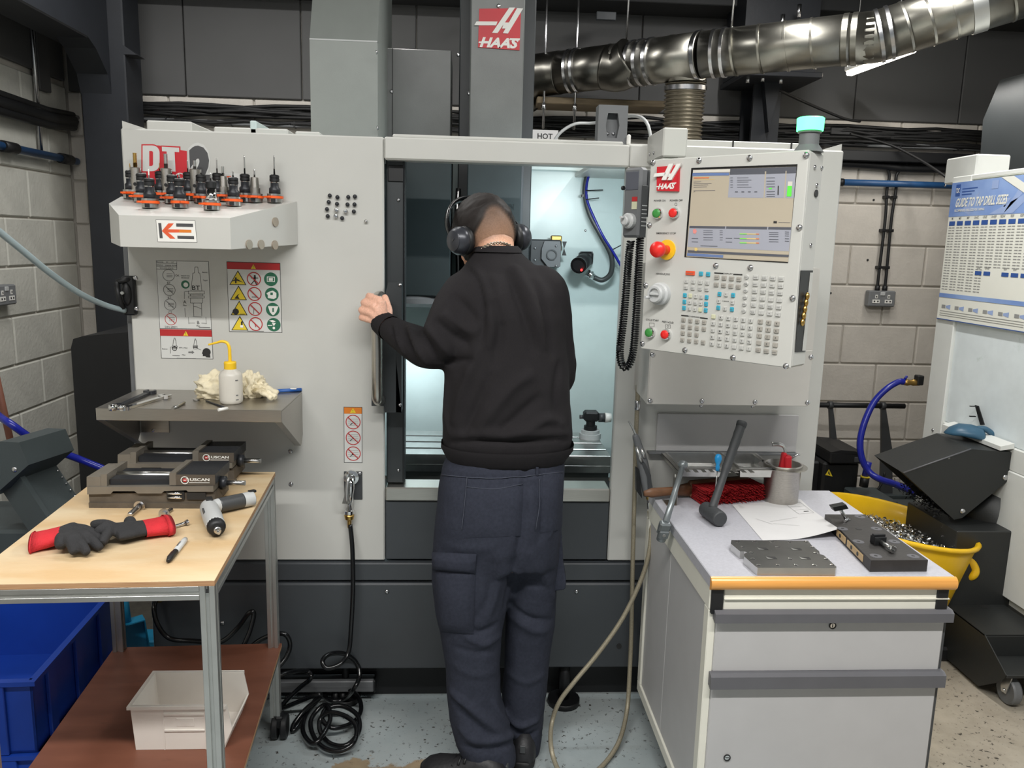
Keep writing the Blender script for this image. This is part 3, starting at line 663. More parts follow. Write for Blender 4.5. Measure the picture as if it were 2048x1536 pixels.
out = [(ow0, oz0), ((ow0+ow1)/2, oz0), (ow1, oz0), (ow1, cz), (ow1, oz1), ((ow0+ow1)/2, oz1), (ow0, oz1), (ow0, cz)]
inn = [(cx-hw*.7, cz-hh), (cx, cz-hh), (cx+hw*.7, cz-hh), (cx+hw, cz), (cx+hw*.7, cz+hh), (cx, cz+hh), (cx-hw*.7, cz+hh), (cx-hw, cz)]
ring_plate(b, out, inn, YF+.02, YF+.075); b.box((ow0+.004, YF+.05, oz0), (ow1-.004, YF+.072, oz1-.01)); part('lift_bracket', b, M['plastic_gray'], mc)
for dx in (-.009, .009): screw(V((cx+dx, YF+.05, cz-hh+.016)), (0, -1, 0), mc, SCRS)
# ================================================================ inside the enclosure
YI = 3.34
mp('inner_back_wall', (XD-.5, YI, .55), (XP+.25, YI+.03, 1.90), 'cyan_wall', .003)
mp('inner_side_wall', (XP+.16, YF+.12, .55), (XP+.18, YI, 1.90), 'cyan_wall', .003)
mp('inner_side_wall', (XD-.42, YF+.12, .55), (XD-.40, YI, 1.90), 'cyan_wall', .003)
mp('inner_roof', (XD-.4, YF+.062, 1.838), (XP+.16, 2.70, 1.846), 'cyan_wall', .003)
za = UY(1150, 343, YI).z; mp('inner_rail', (h1.x+.02, YI-.012, za), (XP+.16, YI, za+.05), 'cyan_wall', .003)
mp('inner_floor', (XD-.4, YF+.12, .50), (XP+.16, YI, .54), 'charcoal_dark', .003)
i0, i1 = UY(700, 330, 3.0), UY(903, 330, 3.0); zi = UY(850, 592, 3.0).z
mp('toolchanger_guard', (i0.x-.25, 3.0, zi), (i1.x, 3.3, 1.88), 'teal_dark', .004)
b = MB(); cc = UY(835, 590, 3.15); b.step([(.14, 0), (.15, -.012), (.15, -.03), (.12, -.045)][::-1], (cc.x, 3.15, zi), n=28); part('carousel_rim', b, M['plastic_gray'], mc)
b = MB(); pp = UY(918, 320, 3.18); b.tube(spline([(pp.x, 3.15, 1.75), (pp.x-.006, 3.13, 1.6), (pp.x+.004, 3.13, 1.45), (pp.x-.004, 3.14, 1.2)], 6), .010, 8); part('drag_chain', b, M['steel'], mc)
q = UY(1017, 413, Yh-.002)
b = MB(); b.mat(0).box((q.x-.022, Yh-.002, q.z-.035), (q.x+.022, Yh, q.z+.012)); b.mat(1).box((q.x-.015, Yh-.003, q.z-.012), (q.x+.02, Yh-.0005, q.z+.009)); part('warning_label', b, [M['sticker'], M['sign_red']], mc)
# table with T slots
zt_ = UZ(1100, 912, .80).z; T0 = UZ(1100, 911, .80).y; T1 = UZ(1100, 864, .80).y; tx0, tx1 = XD+.02, UY(1222, 912, T0).x
n = 4; ws = (T1-T0-.016*(n-1))/n; b = MB()
for i in range(n): y0 = T0+i*(ws+.016); b.box((tx0, y0, .762), (tx1, y0+ws, .80), .002)
b.box((tx0, T0, .735), (tx1, T1, .764), .002); part('work_table', b, M['steel'], mc, 'bright slotted steel table')
mp('table_apron', (tx0, T0+.03, .55), (tx1, T0+.05, .733), 'cover_mid')
mp('way_cover', (XD, T0-.06, .54), (XP+.1, T0+.0, .66), 'charcoal_dark')
mp('way_cover', (XD, YF+.1, .54), (XP+.1, T0-.06, .60), 'teal_dark')
# motor housing and laser sensor on the inner wall
t = mc
o0, o1 = UY(1060, 478, YI-.09), UY(1121, 535, YI-.09)
b = MB(); b.box((o0.x, YI-.09, o1.z), (o1.x, YI, o0.z), .006); part('pump_housing', b, M['plastic_dark'], mc)
b = MB(); cx, cz = UY(1103, 508, YI-.1).x, UY(1103, 508, YI-.1).z
b.prism([V((cx+x, YI-.09, cz+z)) for x, z in ((-.03, .05), (.032, .05), (.036, .03), (.036, -.05), (-.012, -.052), (-.04, -.02), (-.04, .02))], (0, -.016, 0)); part('pump_lid', b, M['plastic_gray'], mc)
b = MB(); b.step([(.022, 0), (.022, .006), (.017, .006), (.017, .002)], (cx, YI-.106, cz-.003), (0, -1, 0), 20, False); part('lid_ring', b, M['plastic_dark'], mc)
for x, y in ((1112, 492), (1112, 532), (1070, 496), (1070, 520)): screw(UY(x, y, YI-.106 if x > 1100 else YI-.09), (0, -1, 0), mc, SCRS)
b = MB(); p = UY(1112, 477, YI-.06); b.box(p-V((.022, .02, .012)), p+V((.022, .02, .012)), .004); b.box(p+V((.012, -.02, -.05)), p+V((.022, .0, .0)), .003); part('fitting', b, M['brass'], mc)
b = MB(); p = UY(1128, 497, YI-.07)
for s in (1, -1): b.prism([p, p+V((-.008, 0, s*.028)), p+V((.010, 0, s*.028))], (0, -.008, 0))
part('wing_nut', b, M['black'], mc)
p = UY(1172, 512, YI-.03); b = MB(); b.prism([UY(x, y, YI-.02) for x, y in ((1155, 515), (1163, 503), (1184, 503), (1186, 508), (1184, 528), (1165, 534))], (0, -.02, 0)); part('sensor_plate', b, M['plastic_gray'], mc)
b = MB(); a = UY(1172, 518, YI-.04); e = UY(1158, 530, YI-.13); b.cyl(a, e, .030, .033, 20); b.box(a-V((.03, .03, .02)), a+V((.025, .02, .03)), .008); part('sensor_body', b, M['black'], mc)
ax = (e-a).normalized(); b = MB(); b.step([(.033, 0), (.033, .008), (.026, .008), (.026, .002)], e, ax, 20, False); part('sensor_rim', b, M['black_gloss'], mc)
b = MB(); p = UY(1163, 540, YI-.138); b.sph(p, .005, 10); part('status_led', b, M['led_red'], mc)
b = MB(); p0 = UY(1175, 545, YI-.07); p1 = UY(1187, 554, YI-.065); b.cyl(p0, p1, .014, n=12); b.cyl(p0+(p1-p0)*.4, p0+(p1-p0)*.6, .018, n=6); part('gland', b, M['chrome'], mc)
cab = [UY(1187, 554, YI-.065), UY(1205, 560, YI-.07), UY(1222, 545, YI-.08), UY(1222, 510, YI-.09), UY(1200, 468, YI-.09), UY(1180, 430, YI-.08), UY(1170, 392, YI-.06), UY(1172, 362, YI-.05), UY(1180, 342, YI-.05), UY(1188, 330, YI-.06)]
b = MB(); b.tube(spline(cab, 6), .0105, 8); part('sensor_cable', b, M['hydro_cable'], mc)
b = MB(); b.tube(spline([UY(1183, 338, YI-.055), UY(1174, 365, YI-.06), UY(1174, 400, YI-.075), UY(1190, 440, YI-.09), UY(1207, 474, YI-.10), UY(1226, 504, YI-.10), UY(1242, 532, YI-.10)], 6), .0055, 6); part('air_line', b, M['blue_hose'], mc)
for a, e in (((1172, 381), (1206, 380)), ((1172, 399), (1198, 396)), ((1222, 501), (1243, 490))):
    b = MB(); b.cyl(UY(*a, YI-.09), UY(*e, YI-.12), .0022, n=5); part('cable_tie', b, M['black'], mc)
b = MB(); p = UY(1168, 392, YI-.05); b.step([(.017, -.005), (.017, .005)], p, (0, 0, 1), 12); part('cable_clamp', b, M['steel'], mc)
screw(UY(1171, 461, YI), (0, -1, 0), mc, SCRS); screw(UY(1235, 345, YI-.012), (0, -1, 0), mc, SCRS)
# tool setter on the table
c = UZ(1180, 876, .80); t = thing('tool_setter', 'black probe with white cap on the machine table right of the person', 'probe', c)
b = MB(); b.step([(.042, 0), (.042, .02), (.036, .02), (.036, .034)], c, n=20); part('base_ring', b, M['plastic_light'], t)
b = MB(); b.step([(.026, .034), (.026, .05), (.018, .05), (.018, .085)], c, n=16); b.box(c+V((-.03, -.025, .07)), c+V((.03, .025, .11)), .008); part('body', b, M['black'], t)
b = MB(); b.cyl(c+V((.03, 0, .083)), c+V((.055, 0, .083)), .018, n=14); b.cyl(c+V((-.03, 0, .085)), c+V((-.045, 0, .085)), .008, n=10); part('sensor_neck', b, M['plastic_dark'], t)
b = MB(); b.cyl(c+V((.055, 0, .083)), c+V((.08, 0, .083)), .020, .017, 14); part('cap', b, M['white'], t)
# ================================================================ sliding door
dr = MB(); d0, d1 = F(770, 600).x, F(808, 600).x; dr.box((d0, YF+.035, ZS+.002), (d1, YF+.10, ZHB+.03), .004); door = part('sliding_door', dr, M['charcoal_dark'], mc)
b = MB(); Yp = YF-.035; PB = lambda x, y: UY(x, y, Yp)
b.prism([PB(803, 565), PB(776, 565), PB(771, 588), PB(743, 588), PB(743, 812), PB(768, 812), PB(769, 825), PB(803, 825)], (0, .006, 0))
e0 = PB(790, 565); e1 = PB(803, 825); b.box((e0.x+.003, Yp, e1.z), (e1.x, YF+.05, e0.z)); part('handle_bracket', b, M['charcoal_dark'], door)
hx = UY(754, 700, Yp-.05).x; hz0, hz1 = UY(754, 600, Yp-.05).z, UY(756, 800, Yp-.045).z
HT = [V((hx+.004, Yp, hz1-.006)), V((hx+.002, Yp-.03, hz1-.004)), V((hx, Yp-.05, hz1+.025)), V((hx, Yp-.052, (hz0+hz1)/2)), V((hx, Yp-.05, hz0-.02)), V((hx+.002, Yp-.03, hz0+.006)), V((hx+.004, Yp, hz0+.008))]
b = MB(); b.tube(spline(HT, 6), .0165, 14); part('handle', b, M['stainless'], door, 'brushed stainless tubular handle')
for x, y in ((800, 570), (800, 810)): screw(UY(x, y, Yp), (0, -1, 0), door, SCRS)
for x, y in ((797, 940), (797, 400)): screw(UY(x, y, YF+.035), (0, -1, 0), door, SCRS)
b = MB(); a = F(800, 335, .03); b.box((d0+.006, YF+.03, ZHB-.06), (d1-.004, YF+.036, ZHB-.012), .002); part('door_stop', b, M['black'], door)
b = MB(); b.box((d1-.006, YF+.03, ZS+.01), (d1-.001, YF+.036, ZHB)); part('door_seal', b, M['black_gloss'], door)
# ================================================================ flat print on the panels
UU, VV, NN = V((1, 0, 0)), V((0, 0, 1)), V((0, -1, 0))
def P1(x, y, l=0): return F(x, y) + NN*(.0006+l*.0004)
def poly(b, m, pts, l): b.mat(m).ngon(pts_ccw([P1(x, y, l) for x, y in pts]))
def pts_ccw(p, n=NN):
    s = sum((p[i].cross(p[(i+1) % len(p)]) for i in range(len(p))), V((0, 0, 0))); return p if s.dot(n) > 0 else p[::-1]
def disc(b, m, x, y, r, l, inner=0, n=24):
    c = P1(x, y, l); k = 2.5/1600
    if inner == 0: b.mat(m).ngon([c+UU*(r*k*math.cos(a))+VV*(r*k*math.sin(a)) for a in [2*math.pi*i/n for i in range(n)]])
    else:
        o = [c+UU*(q*k*math.cos(a))+VV*(q*k*math.sin(a)) for q in (r, inner) for a in [2*math.pi*i/n for i in range(n)]]
        b.mat(m).add(o, [(i, (i+1) % n, n+(i+1) % n, n+i) for i in range(n)])
def line(b, m, p, q, wd, l):
    p = P1(*p, l); q = P1(*q, l); d = (q-p).normalized(); s = NN.cross(d)*(wd*2.5/1600/2); b.mat(m).ngon(pts_ccw([p-s, q-s, q+s, p+s]))
def txt(b, m, s, x, y, h, l, width=None, off=0, shear=0, align='C'):
    b.mat(m).text(s, P1(x, y, l), UU, VV, h*2.5/1600, None if width is None else width*2.5/1600, off, shear, align)
# model badge
b = MB()
poly(b, 0, [(283, 289), (318, 291), (324, 292), (359, 294), (359, 300), (374, 302), (375, 374), (296, 371), (292, 345), (287, 343)], 0)
def dsh(x0, y0, x1, y1, k, n=9):
    r = (y1-y0)*k; return [(x0, y0)]+[(x1-r+r*math.sin(a), y0+r-r*math.cos(a)) for a in np.linspace(0, 1.57, n)]+[(x1-r+r*math.sin(a), y1-r-r*math.cos(a)) for a in np.linspace(1.57, 3.14, n)]+[(x0, y1)]
poly(b, 0, dsh(283, 288.5, 322, 345, .3), 1); poly(b, 1, dsh(285.5, 291, 319.5, 342.5, .28), 2); poly(b, 0, dsh(299, 302, 306.5, 332, .12), 3)
poly(b, 0, [(321.5, 291), (361, 293), (361, 307), (352, 306.5), (354, 346), (333, 345), (331, 305), (322, 304.5)], 1)
poly(b, 1, [(324, 293.5), (358.5, 295.5), (358.5, 304.5), (349.5, 304), (351.5, 343.5), (335.5, 342.5), (333.5, 303), (324.5, 302.5)], 2)
disc(b, 1, 361, 357, 10.5, 2, 8.5); txt(b, 1, 'H', 361, 362, 10, 2, 11, .03, .3)
b.mat(2); txt(b, 1, '2', 402, 367, 66, 1, 44, .13); txt(b, 2, '2', 402, 366, 64, 2, 40, .085)
poly(b, 3, [(428, 345), (480, 347), (481, 377), (428, 375)], 0); poly(b, 4, [(445, 352), (462, 352), (462, 355), (445, 355)], 1); poly(b, 5, [(440, 360), (470, 361), (470, 363), (440, 362)], 1)
part('model_badge', b, [M['red'], M['sticker'], M['logo_gray'], M['sticker'], M['logo_orange'], M['ink_gray']], lp)
SM = [M['sticker'], M['ink'], M['sign_red'], M['sign_yellow'], M['sign_green'], M['ink_gray'], M['sign_orange'], M['white']]
# safety sticker with three columns of pictograms
b = MB(); poly(b, 1, [(453, 523), (560.5, 526), (564.5, 665.5), (458.5, 663.5)], 0); poly(b, 0, [(454, 524), (559.5, 527), (563.5, 664.5), (459.5, 662.5)], 1); poly(b, 2, [(454, 524), (559.5, 527), (560, 540.5), (454.7, 538)], 2)
poly(b, 3, [(502, 537.5), (512, 538), (507, 528.5)], 3); txt(b, 1, '!', 507, 536.5, 6, 4)
for r in range(4):
    x0, y0 = 476+r*1.3, 556+r*30.3
    poly(b, 1, [(x0-17, y0+13.5), (x0+17, y0+14), (x0, y0-15.5)], 2); poly(b, 3, [(x0-14.5, y0+12.2), (x0+14.5, y0+12.6), (x0, y0-12.5)], 3)
    x1, y1 = 508+r*1.2, 558+r*30; disc(b, 2, x1, y1, 13.5, 2, 11.6); 
    disc(b, 4, 542+r*1.9, 558.5+r*30.3, 13.2, 2)
# pictogram marks
def fig(m, x, y, k=1, l=5):
    disc(b, m, x, y-4*k, 2.0*k, l); poly(b, m, [(x-2*k, y-2*k), (x+2*k, y-2*k), (x+1.6*k, y+7*k), (x-1.6*k, y+7*k)], l)
fig(1, 472, 560, .9); poly(b, 1, [(462, 564), (469, 559), (475, 558), (487, 565), (475, 561.5), (469, 561.5)], 6)
fig(1, 510, 556, 1); line(b, 1, (510, 560), (503, 568), 1.6, 5); line(b, 1, (510, 562), (514, 570), 1.6, 5); line(b, 1, (503, 556), (517, 556), 1.4, 5)
poly(b, 7, [(534, 553), (550, 553.5), (550, 564), (534, 563.5)], 3); poly(b, 4, [(535.5, 554.5), (548.5, 555), (548.5, 562.5), (535.5, 562)], 4); poly(b, 7, [(538, 556), (546, 556), (546, 561.5), (538, 561.5)], 5)
poly(b, 1, [(469, 597), (475, 590), (480, 587), (476, 592), (480, 598)], 5)
poly(b, 5, [(504, 593), (516, 593.4), (516, 595), (504, 594.6)], 5)
poly(b, 7, [(536, 596), (536, 590), (533, 587), (537, 584), (546, 581), (553, 586), (553, 595), (548, 598)], 3); poly(b, 4, [(541, 585), (546, 585), (546, 590), (541, 590)], 4)
disc(b, 1, 472, 623, 6, 5); line(b, 1, (480, 628), (490, 628), .8, 5); line(b, 5, (508, 616), (508, 628), 1, 5)
poly(b, 7, [(536, 612), (557, 612.5), (553, 624), (548, 630), (545, 630), (540, 624)], 3); poly(b, 4, [(545, 616), (548, 616), (548, 624), (545, 624)], 4)
fig(1, 484, 648, .9); poly(b, 7, [(481, 650), (487, 650), (487, 655), (481, 655)], 6); line(b, 2, (510, 646), (512, 654), 1.4, 5)
poly(b, 7, [(538, 641), (546, 640), (552, 643), (546, 645)], 3); poly(b, 7, [(544, 646), (552, 646), (548, 652)], 3); poly(b, 7, [(536, 650), (545, 650), (545, 651.5), (536, 651.5)], 3); disc(b, 7, 548, 656, 2.5, 3)
for r in range(4):
    x1, y1 = 508+r*1.2, 558+r*30; line(b, 2, (x1-8.6, y1-8.2), (x1+8.6, y1+8.6), 2, 7)
line(b, 5, (495, 662), (528, 662.6), 1.2, 2); part('safety_sticker', b, SM, lp)
# tool-size sticker
b = MB(); poly(b, 5, [(312, 520.5), (417.5, 522.5), (423.5, 658.5), (319.5, 656.5)], 0); poly(b, 0, [(313, 521.5), (416.5, 523.5), (422.5, 658), (320.5, 656)], 1)
poly(b, 1, [(319.5, 656.5), (423.8, 658.5), (426.8, 718.5), (322.5, 716.5)], 0); poly(b, 0, [(320.5, 657.5), (423, 659.5), (425.8, 717.5), (323.5, 715.5)], 1); poly(b, 2, [(320, 658), (423, 660), (424, 673.5), (320.6, 671.5)], 2)
poly(b, 3, [(367, 671), (377, 671.3), (372, 662)], 3); txt(b, 1, '!', 372, 670, 6, 4)
for i, (s, red) in enumerate((('BT', 0), ('BT', 0), ('CT', 0), ('DIN 69871', 1))):
    x, y = 337.5+i*1.5, 550.5+i*29.3; disc(b, 2 if red else 5, x, y, 11.5, 2, 10.4)
    for dy in (-3, 0, 3): line(b, 5, (x-4, y+dy), (x+8, y+dy+.3), .9, 2)
    if i: line(b, 2 if red else 5, (x-7.5, y-7), (x+7.5, y+7.4), 1.4, 3)
    txt(b, 1, s, x+.5, y+17.5, 4.2, 2, None if len(s) < 4 else 23)
txt(b, 1, 'OK', 355, 553, 4, 2); line(b, 5, (313, 526), (354, 527), .8, 2); line(b, 5, (313, 533), (354, 534), .8, 2); line(b, 5, (313, 538), (354, 539), .8, 2); line(b, 5, (354, 523), (354, 539), .8, 2)
txt(b, 1, 'MACHINE', 320, 525.3, 2.6, 2, 13); txt(b, 1, 'BT', 335, 525.6, 2.6, 2); txt(b, 1, 'DT', 346, 526, 2.6, 2); txt(b, 1, 'SPINDLE', 320, 531.5, 2.6, 2, 12); txt(b, 1, '20000 RPM', 342, 532.3, 2.6, 2, 22); txt(b, 1, 'TOOLING', 333, 537.5, 2.6, 2, 26)
def taper(x, y, k, m=5, lw=.9):
    pts = [(-3, -12), (3, -12), (4, 0), (7, 0), (11, 36), (-11, 36), (-7, 0), (-4, 0)]
    for i in range(8): a = pts[i]; c = pts[(i+1) % 8]; line(b, m, (x+a[0]*k, y+a[1]*k), (x+c[0]*k, y+c[1]*k), lw, 2)
    for (w0, w1, h0, h1) in ((16, 16, 36, 42), (12, 12, 42, 46), (16, 16, 46, 50), (12, 12, 50, 60)):
        for p, q in (((-w0, h0), (w0, h0)), ((-w0, h1), (w0, h1)), ((-w0, h0), (-w1, h1)), ((w0, h0), (w1, h1))): line(b, m, (x+p[0]*k, y+p[1]*k), (x+q[0]*k, y+q[1]*k), lw, 2)
taper(393, 546, 1.0)
for xx in (387, 403): line(b, 5, (xx, 606), (xx+1, 632), 1, 2)
line(b, 5, (387, 613), (395, 614), .9, 2); line(b, 5, (395, 614), (403, 618), .9, 2); line(b, 5, (386, 633), (404, 634), .9, 2)
txt(b, 1, 'BT', 392.5, 580, 9, 3, 15); txt(b, 1, 'A', 370, 607, 6.5, 3); txt(b, 1, 'B', 397, 648, 6.5, 3); txt(b, 1, 'Max', 370, 612, 3, 3); txt(b, 1, 'Max', 397, 653, 3, 3); txt(b, 1, 'Retention', 410, 546, 3, 3, 10); txt(b, 1, 'Taper', 411, 562, 3, 3, 9)
txt(b, 1, 'WEIGHT MAX', 371, 553, 2.6, 3, 17); txt(b, 1, 'SEE BOOK', 371, 557, 2.6, 3, 15); disc(b, 4, 371, 569, 8, 2); disc(b, 7, 372, 569.5, 4.5, 3)
line(b, 5, (369, 583), (369, 598), .9, 2); line(b, 5, (370, 616), (371, 634), .9, 2); line(b, 5, (378, 646), (390, 646), .9, 2); line(b, 5, (403, 646), (413, 647), .9, 2); line(b, 5, (370, 583), (378, 583), .8, 2); line(b, 5, (377, 634), (378, 648), .8, 2); line(b, 5, (412, 634), (413, 648), .8, 2)
line(b, 1, (398, 654.6), (421, 655.2), 1.1, 2)
taper(349.5, 680, .33, 1, .8); taper(391, 681, .28, 1, .8); line(b, 1, (391, 694), (402, 700), .8, 2)
txt(b, 1, 'Balance', 330, 699, 3, 2, 10); txt(b, 1, 'RPM x MAX', 367, 697, 3, 2, 16); txt(b, 1, 'Max', 368, 711, 3, 2); disc(b, 1, 349.5, 697, 4.5, 2, 3.6); line(b, 1, (341, 693), (341, 707), .8, 2); line(b, 1, (345, 711), (360, 711.5), .8, 2)
poly(b, 5, [(377, 703), (384, 703), (384, 701), (389, 704.5), (384, 708), (384, 706), (377, 706)], 2)
disc(b, 1, 413.5, 704, 7.8, 2); poly(b, 1, [(406, 702), (404, 707), (406, 708), (406, 712), (411, 712), (413, 714.5), (421, 715), (420, 706)], 3)
line(b, 5, (354, 716), (392, 716.8), 1.1, 2); part('tooling_sticker', b, SM, lp)
# pinch-hazard sticker low on the panel
b = MB(); poly(b, 1, [(687.3, 813.5), (724.5, 814), (724.8, 926), (688, 925.5)], 0); poly(b, 0, [(688.3, 814.5), (723.5, 815), (723.8, 925), (689, 924.5)], 1); poly(b, 6, [(688.3, 814.5), (723.5, 815), (723.6, 827.5), (688.5, 827)], 2)
poly(b, 3, [(700, 825.5), (712, 825.5), (706, 816)], 3); txt(b, 1, '!', 706, 824.5, 6, 4)
for i, y in enumerate((844, 875.5, 907)):
    disc(b, 2, 706.3+i*.2, y, 15, 2, 13.2)
    for dy in (-6, -2, 2, 6): line(b, 5, (696, y+dy), (717, y+dy), .6, 2)
    line(b, 1, (704, y-2+i), (711-2*i, y+3), 1.6, 3); line(b, 1, (700, y+6), (705, y+2), 1.2, 3); line(b, 2, (696.5, y-9.5), (716.5, y+9.5), 1.8, 5)
part('pinch_sticker', b, SM, lp)
# side latch on the left edge of the panel
t = mc
b = MB(); a, c = F(246, 551), F(277, 630); b.box((a.x, YF-.02, c.z), (c.x, YF, a.z), .005); part('cable_gland_plate', b, M['black'], mc)
for x, y in ((271, 556), (273, 617)): screw(UY(x, y, YF-.02), (0, -1, 0), mc)
b = MB(); p0, p1 = UY(233, 564, YF-.03), UY(245, 618, YF-.03); b.tube([p0, (p0+p1)/2+V((0, -.006, 0)), p1], .008, 8); b.cyl(p0, V((p0.x+.04, YF-.01, p0.z+.01)), .008, n=8); part('latch_lever', b, M['black'], mc)
b = MB(); p = UY(253, 588, YF-.022); b.sph(p, .026, 16, (.55, .35, 1.3)); part('latch_boss', b, M['black'], mc); b = MB(); b.cyl(p+V((-.005, -.004, .004)), p+V((-.005, -.02, .004)), .005, n=8); part('latch_pin', b, M['steel'], mc)
b = MB(); b.tube(spline([UY(-30, 440, 2.0), UY(40, 497, 2.1), UY(100, 546, 2.2), UY(160, 587, 2.3), UY(210, 610, 2.4), UY(250, 621, YF-.02)], 6), .0085, 8)
solo('grey_hose', b, M['hose_gray'], 'pale grey hose sweeping from the left edge to the machine panel', 'hose', UY(100, 546, 2.2))
# console housing under the pendant
Yc = YF-.19; z0, z1 = UY(1450, 810, Yc).z, UY(1450, 704, Yc).z; x0, x1 = UY(1297, 750, Yc).x, UY(1621, 750, Yc).x
b = MB(); b.prism([V((x0, YF, z0+.012)), V((x0, Yc, z0)), V((x0, Yc, z1+.25)), V((x0, YF, z1+.25))], (x1-x0, 0, 0)); part('console_housing', b, M['panel_warm'], mc)
mp('housing_cover', (x0+.002, Yc-.004, z0), (x1-.002, Yc+.0, z1+.01), 'panel_warm', .0015)
for x, y in ((1305, 709), (1300, 801), (1404, 802), (1510, 804), (1615, 805), (1622, 714)): screw(UY(x, y, Yc-.004), (0, -1, 0), mc)
for x, y in ((1402, 811), (1505, 812)): p = UY(x, y, Yc+.04); b = MB(); b.sph(p, .006, 8); part('screw_tip', b, M['zinc'], mc)
a, c = F(1316, 827, -.012), F(1592, 905, -.012); mp('splash_plate', (a.x, YF-.012, c.z), (c.x, YF-.0005, a.z), 'drawer', .002)
mp('plate_lip', (F(1293, 903).x, YF-.03, c.z-.006), (c.x, YF-.0005, c.z), 'plastic_gray', .001)
xq = UY(1326, 285, YF-.2); xr2 = UY(1375, 285, YF-.2); zz0, zz1 = UY(1350, 314, YF-.2).z, UY(1350, 255, YF-.2).z
mp('pendant_arm', (xq.x, YF-.2, zz0), (xr2.x, YF+.0, zz1), 'panel', .004); mp('pendant_arm', (xq.x+.004, YF-.19, zz0-.05), (xr2.x-.02, YF-.10, zz0), 'panel', .002)
for x, y in ((1300, 309), (1308, 306)): screw(UX(x, y, xq.x), (-1, 0, 0), mc, SCRS)
# ================================================================ control pendant
D('scr_bg', (170, 160, 142), .25, var=.02, emit=.16)
D('scr_panel', (150, 152, 162), .25, var=.01, emit=.16)
D('scr_dark', (82, 84, 92), .25, var=.01, emit=.10)
D('scr_blue', (96, 116, 158), .25, var=.01, emit=.14)
D('scr_green', (84, 196, 64), .3, emit=.45)
D('scr_orange', (200, 116, 70), .3, emit=.2)
D('scr_light', (196, 192, 182), .25, emit=.2)
D('scr_pink', (206, 130, 124), .3, emit=.2)
D('scr_amber', (206, 180, 110), .3, emit=.2)
Yl = 2.10; hgt = UY(1303, 317.5, Yl).z-UY(1282, 695, Yl).z; Yr = hgt/((UY(1620.7, 302, 1).z-UY(1579.7, 739, 1).z))
Pl, Pr = UY(1292, 506, Yl), UY(1600, 520, Yr); pu = V((Pr.x-Pl.x, Pr.y-Pl.y, 0)).normalized(); pv = V((0, 0, 1)); pn = V((pu.y, -pu.x, 0))
def PP(x, y, l=0): return UN(x, y, Pl, pn)+pn*l
def K1(x, y): return (1200+x/4.267, 280+y/4.267)
def K2(x, y): return (1280+x/6.4, 560+y/6.4)
side = lambda x, y: UN(x, y, Pr, pu)
thk = .078
TLp, TRp, BRp, BLp = PP(1303, 317.5), PP(1620.7, 302), PP(1579.7, 739), PP(1282, 695)
zt0, zb0 = (TLp.z+TRp.z)/2, (BLp.z+BRp.z)/2
wP = (V((Pr.x-Pl.x, Pr.y-Pl.y, 0))).length; O0 = V((Pl.x, Pl.y, zb0)); H0 = zt0-zb0
pc = thing('control_pendant', 'pale grey machine control pendant with screen, keypad and green beacon', 'control panel', V((Pl.x, Pl.y, zb0)))
def LP(a, h, l=0): return O0+pu*(a*wP)+pv*(h*H0)+pn*l
b = MB(); b.obox(LP(.5, .5, -thk/2-.001), pu*(wP/2), pv*(H0/2), pn*(thk/2-.001), .005); part('case', b, M['panel'], pc)
b = MB(); b.obox(LP(.5, .5, -.001), pu*(wP/2), pv*(H0/2), pn*.003, .002); part('front_plate', b, M['panel'], pc)
sx = lambda x, y, l=0: UN(x, y, Pr, pu)+pu*l
b = MB(); q = [sx(1600, 541, .001), sx(1624, 541, .001), sx(1609, 703, .001), sx(1589, 704, .001)]; q = [V((p.x, p.y, p.z)) for p in q]
b.mat(0).prism(q, pu*.0015); part('side_recess', b, [M['ink']], pc)
b = MB(); q = [sx(1618, 545, .003), sx(1623.5, 545, .003), sx(1608.5, 701, .003), sx(1602, 701, .003)]; b.prism(q, pu*.001); part('recess_wall', b, M['panel'], pc)
b = MB()
for k in range(5): p = sx(1607-k*2.4, 592+k*13, .009); b.sph(p, .0085, 8, (.7, .7, 1.1))
part('usb_keys', b, M['brass'], pc)
b = MB(); p = sx(1631, 387, .001); b.cyl(p, p+pu*.002, .0085, n=12); part('key_slot', b, M['ink'], pc)
for x, y in ((1629, 335), (1643, 336), (1633, 371), (1621, 491)): screw(sx(x, y, 0), pu, pc, SCRS)
for x, y in [K1(*k) for k in ((458, 195), (850, 177), (1282, 155), (1763, 132), (427, 727), (1705, 748), (993, 1074), (1288, 1090), (396, 1240), (1648, 1350))]+[(1286, 687), (1371, 700), (1467, 715), (1573, 732)]: screw(PP(x, y, .002), pn, pc)
# maker's plate
PQ = lambda x, y: PP(*K1(x, y), .002)
def logoP():
    b = MB()
    def pr(m, pts, l0, th): b.mat(m).prism([PQ(*q)+pn*l0 for q in pts], pn*th)
    pr(0, [(500, 232), (690, 215), (682, 440), (498, 435)], 0, .006)
    pr(1, [(548, 345), (585, 345), (650, 205), (612, 207)], .006, .005); pr(1, [(598, 345), (632, 345), (715, 205), (678, 207)], .006, .005); pr(1, [(480, 318), (575, 310), (588, 280), (492, 288)], .006, .005); pr(1, [(600, 318), (640, 314), (655, 286), (612, 290)], .006, .004)
    b.mat(1).text('HAAS', PQ(578, 418)+pn*.0068, pu, pv, (PQ(580, 372)-PQ(578, 418)).z, (PQ(655, 400)-PQ(520, 400)).length, off=.045, shear=.3)
    pr(1, [(495, 405), (530, 403), (533, 393), (498, 396)], .0062, .0006); pr(1, [(615, 378), (665, 374), (668, 364), (618, 368)], .0062, .0006)
    return part('logo_plate', b, [M['red'], M['white']], pc)
logoP()
